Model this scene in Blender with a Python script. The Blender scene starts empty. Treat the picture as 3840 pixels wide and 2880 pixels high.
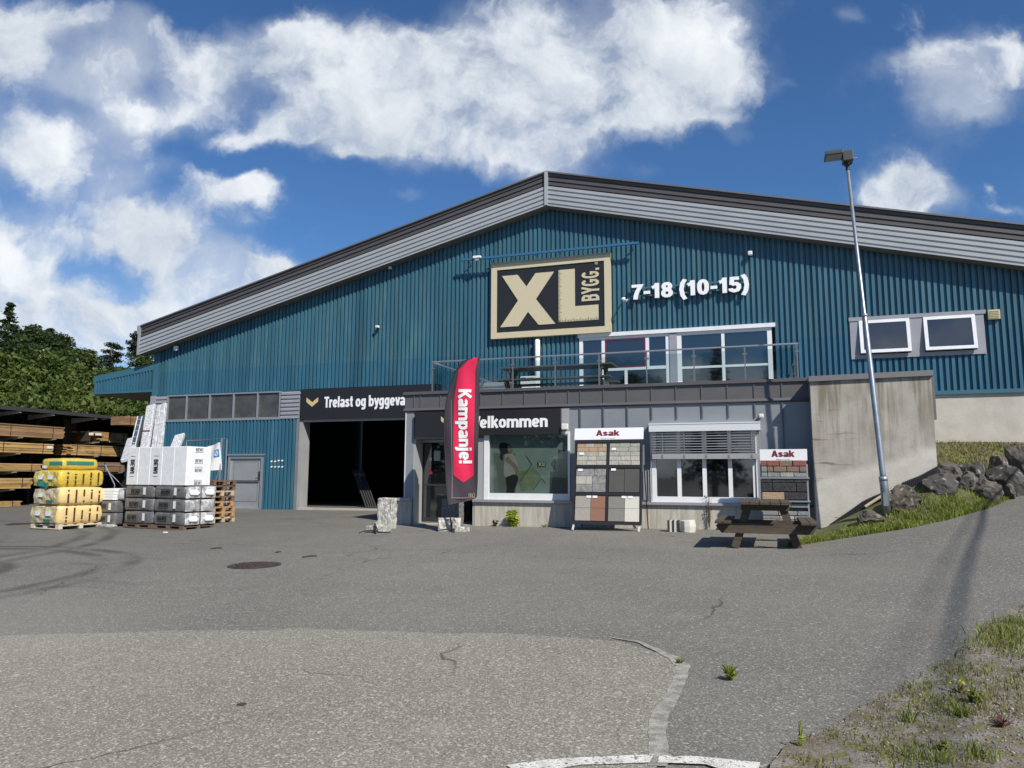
import bpy, math, random
import numpy as np
from mathutils import Vector, Matrix, noise as mnoise
R_ = math.radians
random.seed(7); np.random.seed(7)
S = bpy.context.scene
# ------------------------------------------------------------------ camera
F = 2750.0                                   # focal length in photo pixels (3840 wide)
YAW, PIT, ROL = 0.32931, 0.12434, 0.003657
CZ = 1.5
def _axes():
    cy, sy, cp, sp = math.cos(YAW), math.sin(YAW), math.cos(PIT), math.sin(PIT)
    f = Vector((-sy*cp, cy*cp, sp)); r = Vector((cy, sy, 0)); u = r.cross(f)
    r2 = r*math.cos(ROL)+u*math.sin(ROL); u2 = u*math.cos(ROL)-r*math.sin(ROL)
    return r2, u2, f
AX = _axes()
cam = bpy.data.cameras.new('camera'); cam_o = bpy.data.objects.new('camera', cam)
S.collection.objects.link(cam_o); S.camera = cam_o
cam.sensor_width = 36; cam.lens = 36*F/3840; cam.clip_end = 3000; cam.clip_start = .05
M = Matrix((AX[0], AX[1], -AX[2])).transposed().to_4x4(); M.translation = (0, 0, CZ)
cam_o.matrix_world = M
# ------------------------------------------------------------------ sun
SUN_AZ, SUN_EL = R_(51.0), R_(43.0)          # azimuth from the facade normal towards the right
sd = Vector((math.sin(SUN_AZ)*math.cos(SUN_EL), -math.cos(SUN_AZ)*math.cos(SUN_EL), math.sin(SUN_EL)))
sl = bpy.data.lights.new('sun', 'SUN'); sl.energy = 5.0; sl.angle = R_(0.5); sl.color = (1, .94, .84)
so = bpy.data.objects.new('sun', sl); S.collection.objects.link(so)
so.rotation_euler = sd.to_track_quat('Z', 'Y').to_euler()
# ------------------------------------------------------------------ world: sky + clouds
SKY_STR = 0.075
W = bpy.data.worlds.new('World'); S.world = W; W.use_nodes = True
nt = W.node_tree; nt.nodes.clear()
def N(t, **k):
    n = nt.nodes.new(t)
    for a, b in k.items(): setattr(n, a, b)
    return n
def val(x): return x
def put(sock, v):
    if hasattr(v, 'is_output'): nt.links.new(v, sock)
    else: sock.default_value = v
def mth(op, a, b=None, c=None, clamp=False):
    n = N('ShaderNodeMath', operation=op); n.use_clamp = clamp
    put(n.inputs[0], a)
    if b is not None: put(n.inputs[1], b)
    if c is not None: put(n.inputs[2], c)
    return n.outputs[0]
def vmth(op, a, b):
    n = N('ShaderNodeVectorMath', operation=op); put(n.inputs[0], a); put(n.inputs[1], b)
    return n.outputs['Value'] if op == 'DOT_PRODUCT' else n.outputs[0]
def noise(vec, scale, detail, rough, dist=0.0):
    n = N('ShaderNodeTexNoise'); put(n.inputs['Vector'], vec)
    n.inputs['Scale'].default_value = scale; n.inputs['Detail'].default_value = detail
    n.inputs['Roughness'].default_value = rough; n.inputs['Distortion'].default_value = dist
    return n.outputs['Fac']
sky = N('ShaderNodeTexSky', sky_type='NISHITA'); sky.sun_disc = False
sky.sun_elevation = SUN_EL; sky.sun_rotation = math.pi-SUN_AZ if False else math.atan2(sd.x, sd.y)
sky.air_density = 1.15; sky.dust_density = 0.35; sky.ozone_density = 3.4; sky.altitude = 300
geo = N('ShaderNodeTexCoord').outputs['Generated']
# directions are measured in a fixed frame of the sky dome (cloud positions are compass directions)
du = vmth('DOT_PRODUCT', geo, tuple(AX[0])); dv = vmth('DOT_PRODUCT', geo, tuple(AX[1]))
dw = mth('MAXIMUM', mth('ABSOLUTE', vmth('DOT_PRODUCT', geo, tuple(AX[2]))), .12)
back = mth('LESS_THAN', vmth('DOT_PRODUCT', geo, tuple(AX[2])), 0.)      # a different bank of cloud stands behind the viewer
u0 = mth('MULTIPLY_ADD', back, .18, mth('DIVIDE', du, dw)); v0 = mth('MULTIPLY_ADD', back, .2, mth('DIVIDE', dv, dw))
cx = N('ShaderNodeCombineXYZ'); put(cx.inputs[0], u0); put(cx.inputs[1], v0); P0 = cx.outputs[0]
wn = N('ShaderNodeTexNoise'); put(wn.inputs['Vector'], P0); wn.inputs['Scale'].default_value = 6; wn.inputs['Detail'].default_value = 5; wn.inputs['Roughness'].default_value = .6
wv = vmth('SUBTRACT', wn.outputs['Color'], (.5, .5, .5)); ws = N('ShaderNodeVectorMath', operation='SCALE'); put(ws.inputs[0], wv); ws.inputs['Scale'].default_value = .12
P1 = vmth('ADD', P0, ws.outputs[0])
sx = N('ShaderNodeSeparateXYZ'); put(sx.inputs[0], P1); U, V = sx.outputs[0], sx.outputs[1]
BL = [ # x, y, rx, ry, weight : clouds
 (54,54,81,45,0.85),(18,117,49,54,0.75),(167,49,54,31,0.70),(244,136,68,38,1.00),(272,54,49,34,0.60),(340,86,45,34,0.60),(117,154,81,43,0.55),(190,181,54,23,0.50),(353,237,104,40,1.00),(412,154,54,43,0.75),(263,226,45,27,0.60),(453,117,54,45,0.80),(580,77,95,49,1.05),(680,58,68,36,0.95),(471,208,45,36,0.50),(689,190,104,63,1.10),(625,136,81,45,0.90),(816,154,104,77,1.15),(798,276,95,40,1.05),(752,324,54,23,0.80),(634,272,54,34,0.80),(516,299,49,19,0.60),(580,281,54,27,0.65),(907,99,72,45,1.00),(988,231,136,95,1.20),(1079,81,108,99,1.20),(1133,299,72,54,1.05),(916,299,63,36,0.80),(154,290,117,49,0.68),(45,340,81,49,0.55),(217,380,86,49,0.72),(172,494,136,56,0.90),(362,507,86,45,0.85),(272,444,58,36,0.75),(36,530,72,32,0.85),(326,557,45,30,0.65),(90,399,45,36,0.40),(362,362,54,27,0.40),(299,308,36,27,0.40),(507,435,77,30,0.95),(575,409,38,23,0.80),(535,494,36,18,0.40),(453,390,36,19,0.50),(870,421,36,14,0.35),(54,634,99,43,1.30),(126,675,72,36,1.30),(18,580,81,36,1.10),(281,689,81,32,1.30),(353,666,63,36,1.20),(458,598,86,49,1.35),(544,585,63,32,1.20),(390,634,54,36,1.20),(195,725,181,45,1.30),(222,607,36,19,0.50),(616,580,36,18,0.80),(1360,90,190,105,1.15),(1240,200,120,70,1.10),(1510,70,90,80,0.95),(1500,180,100,60,0.65),(1190,305,75,70,1.05),(1400,190,120,60,0.90),(2000,135,85,40,0.85),(2100,175,95,72,0.95),(2165,95,55,42,0.85),(2080,235,65,28,0.65),(1830,22,42,24,0.50),(1940,415,80,52,1.15),(2005,450,60,38,0.90),(1880,430,45,42,0.70),(1545,240,45,14,0.50),(1600,275,36,22,0.40),(1680,190,26,12,0.25),(2170,462,55,12,0.45),(2140,400,16,12,0.40),(1380,370,36,18,0.30),(-200,300,200,150,0.80),(-500,500,300,150,1.00),(2600,300,250,120,1.00),(3000,600,400,120,1.00),(1100,-400,500,150,0.90),(300,-300,300,120,0.70),(2000,-300,300,120,0.70)]
acc = None
for (x, y, rx, ry, w) in BL:
    a = mth('MULTIPLY', mth('SUBTRACT', U, (x-1106)/1584.), 1584./rx*.84)
    b = mth('MULTIPLY', mth('SUBTRACT', V, (829.5-y)/1584.), 1584./ry*.84)
    r2 = mth('MULTIPLY_ADD', a, a, mth('MULTIPLY', b, b))
    e = mth('POWER', 2.71828, mth('MULTIPLY', r2, -1.))
    acc = mth('MULTIPLY', e, w) if acc is None else mth('MULTIPLY_ADD', e, w, acc)
acc = mth('MINIMUM', acc, 1.05)
n1 = noise(P1, 6.5, 9, .60, .2)
offs = vmth('ADD', P1, (.022, .03, 0)); n2 = noise(offs, 6.5, 9, .60, .2)
dens = mth('ADD', acc, mth('MULTIPLY', mth('SUBTRACT', n1, .5), 2.5))
mr = N('ShaderNodeMapRange', interpolation_type='SMOOTHSTEP'); put(mr.inputs['Value'], dens)
mr.inputs['From Min'].default_value = .30; mr.inputs['From Max'].default_value = 1.25
ahead = mth('MULTIPLY_ADD', mth('GREATER_THAN', vmth('DOT_PRODUCT', geo, tuple(AX[2])), 0.), .25, .72)
veil = N('ShaderNodeMapRange', interpolation_type='SMOOTHSTEP'); put(veil.inputs['Value'], mth('MULTIPLY_ADD', mth('SUBTRACT', noise(P0, 4, 8, .62), .5), 1.5, acc))
veil.inputs['From Min'].default_value = .12; veil.inputs['From Max'].default_value = 1.3; veil.inputs['To Max'].default_value = .62
cover = mth('MULTIPLY', mth('MAXIMUM', mr.outputs[0], veil.outputs[0]), ahead)
# lit from upper right: relief from the density difference, greyer where thick
rel = mth('MULTIPLY', mth('SUBTRACT', n1, n2), 1.5)
low = noise(P0, 5, 3, .5)
thick = mth('MULTIPLY', mth('SUBTRACT', dens, .8), .35)
lum = mth('ADD', mth('ADD', .56, rel), mth('MULTIPLY', mth('SUBTRACT', low, .45), 1.1))
lum = mth('SUBTRACT', lum, mth('MULTIPLY', mth('MAXIMUM', mth('SUBTRACT', .12, V), 0.), -1.1), None)
lum = mth('MINIMUM', mth('MAXIMUM', lum, 0.), 1.)
cm = N('ShaderNodeMix', data_type='RGBA'); put(cm.inputs['Factor'], lum)
k = 1/SKY_STR
cm.inputs['A'].default_value = (.34*k, .41*k, .51*k, 1); cm.inputs['B'].default_value = (.84*k, .87*k, .90*k, 1)
# deep northern blue: the sky texture tinted a little towards blue
sk = N('ShaderNodeMix', data_type='RGBA', blend_type='MULTIPLY'); sk.inputs['Factor'].default_value = 1
put(sk.inputs['A'], sky.outputs[0]); sk.inputs['B'].default_value = (.60, .92, 1.26, 1)
fm = N('ShaderNodeMix', data_type='RGBA'); put(fm.inputs['Factor'], cover); put(fm.inputs['A'], sk.outputs['Result']); put(fm.inputs['B'], cm.outputs['Result'])
bg = N('ShaderNodeBackground'); put(bg.inputs['Color'], fm.outputs['Result']); bg.inputs['Strength'].default_value = SKY_STR
wo = N('ShaderNodeOutputWorld'); put(wo.inputs['Surface'], bg.outputs[0])
W.cycles.sampling_method = 'MANUAL'; W.cycles.sample_map_resolution = 512
S.view_settings.view_transform = 'Standard'; S.view_settings.look = 'None'
S.view_settings.exposure = 0.18; S.view_settings.gamma = 1.0
# ------------------------------------------------------------------ helpers
COL = S.collection
WL = {}                                       # world location of each parent
def ray(px, py):
    d = AX[0]*((px-1920)/F)-AX[1]*((py-1440)/F)+AX[2]
    return d
def onY(px, py, Y):
    d = ray(px, py); t = Y/d.y; return Vector((d.x*t, Y, CZ+d.z*t))
def onX(px, py, X):
    d = ray(px, py); t = X/d.x; return Vector((X, d.y*t, CZ+d.z*t))
def sp(v): return math.log1p(math.exp(max(-30, min(30, v*4))))/4
def H(x, y):
    xx = max(-60, min(x, 30)); yy = max(-15, min(y, 40))
    return .018*yy+.010*xx+.16*min(sp(xx-.6), 9)*max(0, min(1, (yy-4)/10))
def onG(px, py):
    d = ray(px, py); Y = 1.0
    while Y < 90:
        if CZ+d.z*Y/d.y < H(d.x*Y/d.y, Y): break
        Y += .01
    return Vector((d.x*Y/d.y, Y, H(d.x*Y/d.y, Y)))
def tag(o, label=None, cat=None, group=None, kind=None):
    if label: o['label'] = label
    if cat: o['category'] = cat
    if group: o['group'] = group
    if kind: o['kind'] = kind
    return o
def thing(name, label, cat, loc=(0, 0, 0), rz=0, group=None):
    o = bpy.data.objects.new(name, None); COL.objects.link(o)
    o.empty_display_size = .2
    o.location = loc; o.rotation_euler.z = rz; WL[o] = Vector(loc)
    return tag(o, label, cat, group)
def local(o): WL[o] = Vector((0, 0, 0)); return o     # children of o are given in o's own coordinates
class MB:
    def __init__(s): s.v = []; s.f = []; s.cut = None
    def face(s, pts):
        b = len(s.v); s.v += [tuple(p) for p in pts]; s.f.append(tuple(range(b, b+len(pts)))); return s
    def box(s, a, b, M=None):
        x0, x1 = sorted((a[0], b[0])); y0, y1 = sorted((a[1], b[1])); z0, z1 = sorted((a[2], b[2])); o = len(s.v)
        p = [(x0,y0,z0),(x1,y0,z0),(x1,y1,z0),(x0,y1,z0),(x0,y0,z1),(x1,y0,z1),(x1,y1,z1),(x0,y1,z1)]
        if M is not None: p = [tuple(M @ Vector(q)) for q in p]
        s.v += p; s.f += [tuple(o+i for i in q) for q in ((0,3,2,1),(4,5,6,7),(0,1,5,4),(1,2,6,5),(2,3,7,6),(3,0,4,7))]; return s
    def bar(s, p, q, w, h=None, up=(0, 0, 1)):
        p, q = Vector(p), Vector(q); h = h or w; d = (q-p); L = d.length; d.normalize(); u = Vector(up)
        if abs(d.dot(u)) > .95: u = Vector((0, 1, 0))
        r = d.cross(u).normalized(); u = r.cross(d)
        Mx = Matrix((d, r, u)).transposed().to_4x4(); Mx.translation = p
        return s.box((0, -w/2, -h/2), (L, w/2, h/2), Mx)
    def tube(s, pts, r, n=10, cap=True):
        pts = [Vector(p) for p in pts]; rs = r if isinstance(r, (list, tuple)) else [r]*len(pts); o = len(s.v)
        for i, p in enumerate(pts):
            d = (pts[min(i+1, len(pts)-1)]-pts[max(i-1, 0)]).normalized()
            a = Vector((1, 0, 0)) if abs(d.x) < .8 else Vector((0, 1, 0)); x = d.cross(a).normalized(); y = d.cross(x)
            for k in range(n):
                t = 2*math.pi*k/n; s.v.append(tuple(p+(x*math.cos(t)+y*math.sin(t))*rs[i]))
        for i in range(len(pts)-1):
            for k in range(n):
                a, b = o+i*n+k, o+i*n+(k+1) % n; s.f.append((a, b, b+n, a+n))
        if cap: s.f.append(tuple(o+k for k in range(n))[::-1]); s.f.append(tuple(o+(len(pts)-1)*n+k for k in range(n)))
        return s
    def prism(s, poly, d):                    # poly: 3D loop, d: extrusion vector
        d = Vector(d); n = len(poly); o = len(s.v); s.v += [tuple(p) for p in poly]+[tuple(Vector(p)+d) for p in poly]
        s.f.append(tuple(range(o+n-1, o-1, -1))); s.f.append(tuple(range(o+n, o+2*n)))
        for i in range(n): j = (i+1) % n; s.f.append((o+i, o+j, o+n+j, o+n+i))
        return s
    def grid(s, fn, nu, nv):
        o = len(s.v)
        for j in range(nv+1):
            for i in range(nu+1): s.v.append(tuple(fn(i/nu, j/nv)))
        for j in range(nv):
            for i in range(nu):
                a = o+j*(nu+1)+i; s.f.append((a, a+1, a+nu+2, a+nu+1))
        return s
    def build(s, name, mat, parent=None, smooth=False, bevel=0, off=True):
        m = bpy.data.meshes.new(name); b = WL.get(parent, Vector((0, 0, 0))) if off else Vector((0, 0, 0))
        v = np.array(s.v, dtype=float).reshape(-1, 3)-np.array(b)
        m.from_pydata(v.tolist(), [], s.f); m.update()
        if mat:
            for q in (mat if isinstance(mat, (list, tuple)) else [mat]): m.materials.append(q)
        if s.cut is not None: m.polygons.foreach_set('material_index', [0 if i < s.cut else 1 for i in range(len(m.polygons))])
        if smooth: m.polygons.foreach_set('use_smooth', [True]*len(m.polygons))
        o = bpy.data.objects.new(name, m); COL.objects.link(o)
        if parent: o.parent = parent; WL[o] = b
        if bevel:
            md = o.modifiers.new('bevel', 'BEVEL'); md.width = bevel; md.segments = 2; md.limit_method = 'ANGLE'
        return o
def children(o): return [c for c in KIDS.get(o, [])]
KIDS = {}
def index_kids():
    KIDS.clear()
    for o in bpy.data.objects:
        if o.parent: KIDS.setdefault(o.parent, []).append(o)
def copy_tree(o, parent=None):
    c = o.copy(); COL.objects.link(c)
    if parent: c.parent = parent
    for ch in KIDS.get(o, []): copy_tree(ch, c)
    return c
def ell(cx, cy, rx, ry, a0=0, a1=360, n=16, e=2.35):
    out = []
    for i in range(n+1):
        a = R_(a0+(a1-a0)*i/n); c, s_ = math.cos(a), math.sin(a)
        out.append((cx+rx*math.copysign(abs(c)**(2/e), c), cy+ry*math.copysign(abs(s_)**(2/e), s_)))
    return out
def O_(*a): return ('o', ell(*a)[:-1])
GL = { # glyph: (advance, strokes) in units of the cap height; a stroke is a centre line
 'n': (.56, [[(.095,0),(.095,.73)], ell(.26,.46,.165,.175,180,0,10)+[(.425,0)]]),
 'm': (.86, [[(.095,0),(.095,.73)], ell(.255,.46,.16,.175,180,0,10)+[(.415,0)], ell(.575,.46,.16,.175,180,0,10)+[(.735,0)]]),
 'o': (.55, [O_(.26,.365,.165,.275)]), 'e': (.54, [ell(.26,.365,.165,.275,0,318,16), [(.12,.36),(.42,.36)]]),
 'a': (.53, [ell(.245,.50,.155,.14,165,0,9)+[(.40,.0)], O_(.225,.20,.135,.115)]),
 's': (.50, [[(.375,.52),(.34,.60),(.24,.64),(.13,.60),(.105,.51),(.16,.44),(.30,.34),(.375,.26),(.365,.15),(.25,.09),(.13,.12),(.085,.22)]]),
 'r': (.38, [[(.095,0),(.095,.73)], [(.10,.42),(.15,.56),(.24,.63),(.34,.63)]]), 'l': (.25, [[(.1,0),(.1,1)]]),
 't': (.35, [[(.165,.95),(.165,.2),(.2,.11),(.32,.095)], [(.01,.65),(.32,.65)]]), 'j': (.26, [[(.1,.73),(.1,-.12),(.05,-.2),(-.04,-.21)], [(.1,.83),(.1,1)]]),
 'g': (.56, [O_(.25,.38,.155,.26), [(.42,.73),(.42,-.02),(.37,-.15),(.25,-.19),(.1,-.15)]]),
 'b': (.56, [[(.095,0),(.095,1)], O_(.275,.365,.165,.275)]), 'p': (.56, [[(.095,-.26),(.095,.73)], O_(.275,.365,.165,.275)]),
 'k': (.53, [[(.095,0),(.095,1)], [(.43,.73),(.15,.36)], [(.21,.46),(.44,0)]]), 'v': (.48, [[(.07,.73),(.24,.02)], [(.24,.02),(.41,.73)]]),
 'y': (.49, [[(.07,.73),(.25,.08)], [(.42,.73),(.24,-.1),(.17,-.19),(.05,-.19)]]),
 'T': (.52, [[(.0,.905),(.5,.905)], [(.25,0),(.25,.9)]]), 'V': (.53, [[(.08,1),(.28,.02)], [(.28,.02),(.48,1)]]),
 'K': (.60, [[(.1,0),(.1,1)], [(.5,1),(.17,.44)], [(.24,.58),(.52,0)]]), 'A': (.62, [[(.08,0),(.30,1)], [(.30,1),(.52,0)], [(.16,.28),(.44,.28)]]),
 'B': (.60, [[(.1,0),(.1,1)], [(.1,.905),(.3,.905),(.42,.83),(.42,.64),(.3,.54),(.1,.54)], [(.28,.54),(.44,.46),(.44,.19),(.3,.095),(.1,.095)]]),
 'Y': (.60, [[(.07,1),(.29,.42)], [(.51,1),(.29,.42)], [(.29,.45),(.29,0)]]), 'G': (.64, [ell(.3,.5,.2,.405,38,330,16)+[(.5,.25),(.5,.44),(.31,.44)]]),
 'E': (.52, [[(.1,0),(.1,1)], [(.1,.905),(.47,.905)], [(.1,.51),(.44,.51)], [(.1,.095),(.47,.095)]]), 'W': (.92, [[(.07,1),(.25,.02)], [(.25,.02),(.44,1)], [(.44,1),(.63,.02)], [(.63,.02),(.81,1)]]),
 'M': (.76, [[(.1,0),(.1,1)], [(.1,.95),(.36,.1)], [(.36,.1),(.62,.95)], [(.62,0),(.62,1)]]), 'i': (.25, [[(.1,0),(.1,.73)], [(.1,.83),(.1,1)]]),
 'I': (.27, [[(.12,0),(.12,1)]]), '.': (.26, [[(.1,0),(.1,.2)]]), '!': (.28, [[(.1,0),(.1,.2)], [(.1,.3),(.1,1)]]), '-': (.38, [[(.03,.42),(.33,.42)]]), ' ': (.26, []),
 '(': (.34, [[(.27,1.1),(.15,.85),(.1,.45),(.15,.05),(.27,-.22)]]), ')': (.34, [[(.04,1.1),(.16,.85),(.21,.45),(.16,.05),(.04,-.22)]]),
 '7': (.56, [[(.03,.905),(.46,.905),(.3,.55),(.22,.25),(.2,0)]]), '1': (.46, [[(.27,0),(.27,1)], [(.04,.72),(.2,.77),(.27,.95)]]),
 '8': (.57, [O_(.27,.73,.145,.18), O_(.27,.29,.17,.2)]), '0': (.57, [O_(.27,.5,.165,.405)]), '5': (.56, [[(.45,.905),(.14,.905),(.115,.5)], [(.115,.48),(.2,.55),(.33,.55),(.425,.45),(.43,.28),(.36,.13),(.22,.09),(.09,.16),(.075,.26)]]),
}
def text_mesh(txt, w=.19):
    """heavy condensed sans built from stroked centre lines -> list of strokes (points, quads), scaled to a unit box"""
    out = []; x = 0
    for ch in txt:
        adv, strokes = GL[ch]
        for st in strokes:
            closed = st[0] == 'o'; raw = [Vector((a+x, b)) for a, b in (st[1] if closed else st)]; p = raw[:1]
            for q in raw[1:]:
                m_ = max(1, int((q-p[-1]).length/.17)); a0 = p[-1]; p += [a0.lerp(q, (k_+1)/m_) for k_ in range(m_)]
            n = len(p); v = []
            for i in range(n):
                a = p[i-1] if closed or i > 0 else None; b = p[(i+1) % n] if closed or i < n-1 else None
                d0 = (p[i]-a).normalized() if a is not None else None; d1 = (b-p[i]).normalized() if b is not None else None
                if d0 is None: d0 = d1
                if d1 is None: d1 = d0
                t_ = (d0+d1).normalized(); nn = Vector((-t_.y, t_.x)); k_ = 1/max(.6, nn.dot(Vector((-d0.y, d0.x))))
                v += [p[i]+nn*w/2*k_, p[i]-nn*w/2*k_]
            q = [(2*i, 2*i+1, (2*i+3) % (2*n), (2*i+2) % (2*n)) for i in range(n if closed else n-1)]
            out.append((v, q, closed))
        x += adv
    X_ = [q.x for v, _, _ in out for q in v]; Y_ = [q.y for v, _, _ in out for q in v]; a, b, c, d = min(X_), max(X_), min(Y_), max(Y_)
    return [([((q.x-a)/(b-a), (q.y-c)/(d-c)) for q in v], f, cl) for v, f, cl in out]
def lettering(name, txt, mat, parent, fn, depth=None, w=.19, back=(0, 1, 0), lift=.0006):
    """fn(s,t) -> world point for s,t in 0..1; depth: extrusion vector towards the back"""
    mb = MB(); bk_ = Vector(back)
    for i, (v, f, closed) in enumerate(text_mesh(txt, w)):
        o = len(mb.v); P = [Vector(fn(*q))-bk_*lift*(i % 3) for q in v]; n = len(P); mb.v += [tuple(p) for p in P]; mb.f += [tuple(o+k_ for k_ in q) for q in f]
        if depth is not None:
            d = Vector(depth); mb.v += [tuple(p+d) for p in P]
            for q in f: mb.f += [(o+q[0], o+q[3], o+n+q[3], o+n+q[0]), (o+q[2], o+q[1], o+n+q[1], o+n+q[2])]
            if not closed: mb.f += [(o, o+1, o+n+1, o+n), (o+n-1, o+n-2, o+2*n-2, o+2*n-1)]
    return mb.build(name, mat, parent)
def plane_fn(x0, z0, x1, z1, Y):
    return lambda s, t: (x0+(x1-x0)*s, Y, z0+(z1-z0)*t)
# ------------------------------------------------------------------ materials
MATS = {}
def mat(name, c, rough=.6, metal=0., c2=None, sc=3., mix=(.35, .7), bump=0., bsc=60., detail=6, spec=.5, c3=None, sc3=40., thr3=(.6, .7), stretch=None, island=0., ior=None, coat=0., alpha=None):
    if name in MATS: return MATS[name]
    m = bpy.data.materials.new(name); m.use_nodes = True; t = m.node_tree; b = t.nodes['Principled BSDF']
    L = t.links.new
    def nd(ty, **k):
        n = t.nodes.new(ty)
        for a, v in k.items(): setattr(n, a, v)
        return n
    b.inputs['Roughness'].default_value = rough; b.inputs['Metallic'].default_value = metal
    b.inputs['Specular IOR Level'].default_value = spec
    if ior: b.inputs['IOR'].default_value = ior
    if coat: b.inputs['Coat Weight'].default_value = coat
    tc = nd('ShaderNodeNewGeometry').outputs['Position'] if not stretch or stretch == 'w' else None
    if stretch and stretch != 'w':
        g = nd('ShaderNodeNewGeometry'); mp = nd('ShaderNodeMapping'); L(g.outputs['Position'], mp.inputs['Vector']); mp.inputs['Scale'].default_value = stretch; tc = mp.outputs[0]
    col = None
    if c2 is not None:
        n = nd('ShaderNodeTexNoise'); n.inputs['Scale'].default_value = sc; n.inputs['Detail'].default_value = detail; n.inputs['Roughness'].default_value = .6; L(tc, n.inputs['Vector'])
        mr = nd('ShaderNodeMapRange'); mr.inputs['From Min'].default_value = mix[0]; mr.inputs['From Max'].default_value = mix[1]; L(n.outputs['Fac'], mr.inputs['Value'])
        mx = nd('ShaderNodeMix', data_type='RGBA'); L(mr.outputs[0], mx.inputs['Factor']); mx.inputs['A'].default_value = (*c, 1); mx.inputs['B'].default_value = (*c2, 1); col = mx.outputs['Result']
        if c3 is not None:
            n3 = nd('ShaderNodeTexNoise'); n3.inputs['Scale'].default_value = sc3; n3.inputs['Detail'].default_value = 4; L(tc, n3.inputs['Vector'])
            m3 = nd('ShaderNodeMapRange'); m3.inputs['From Min'].default_value = thr3[0]; m3.inputs['From Max'].default_value = thr3[1]; L(n3.outputs['Fac'], m3.inputs['Value'])
            x3 = nd('ShaderNodeMix', data_type='RGBA'); L(m3.outputs[0], x3.inputs['Factor']); L(col, x3.inputs['A']); x3.inputs['B'].default_value = (*c3, 1); col = x3.outputs['Result']
    if island:
        g2 = nd('ShaderNodeNewGeometry'); hs = nd('ShaderNodeHueSaturation')
        ma = nd('ShaderNodeMapRange'); ma.inputs['To Min'].default_value = 1-island; ma.inputs['To Max'].default_value = 1+island; L(g2.outputs['Random Per Island'], ma.inputs['Value'])
        L(ma.outputs[0], hs.inputs['Value'])
        if col is None: hs.inputs['Color'].default_value = (*c, 1)
        else: L(col, hs.inputs['Color'])
        col = hs.outputs[0]
    if col is None: b.inputs['Base Color'].default_value = (*c, 1)
    else: L(col, b.inputs['Base Color'])
    if bump:
        n = nd('ShaderNodeTexNoise'); n.inputs['Scale'].default_value = bsc; n.inputs['Detail'].default_value = 5; L(tc, n.inputs['Vector'])
        bp = nd('ShaderNodeBump'); bp.inputs['Strength'].default_value = min(1, bump); bp.inputs['Distance'].default_value = .02; L(n.outputs['Fac'], bp.inputs['Height']); L(bp.outputs[0], b.inputs['Normal'])
    if alpha is not None: b.inputs['Alpha'].default_value = alpha
    MATS[name] = m; return m
def leafmat(name, c, c2, isl=.45, sc=.5):
    m = mat(name, c, .55, 0, c2, sc, (.35, .65), spec=.25, island=isl)
    b = m.node_tree.nodes['Principled BSDF']; t = m.node_tree
    tr = t.nodes.new('ShaderNodeBsdfTranslucent'); ad = t.nodes.new('ShaderNodeMixShader'); ad.inputs[0].default_value = .3
    src = b.inputs['Base Color'].links[0].from_socket; t.links.new(src, tr.inputs['Color'])
    o = t.nodes['Material Output']; t.links.new(b.outputs[0], ad.inputs[1]); t.links.new(tr.outputs[0], ad.inputs[2]); t.links.new(ad.outputs[0], o.inputs['Surface'])
    return m
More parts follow.
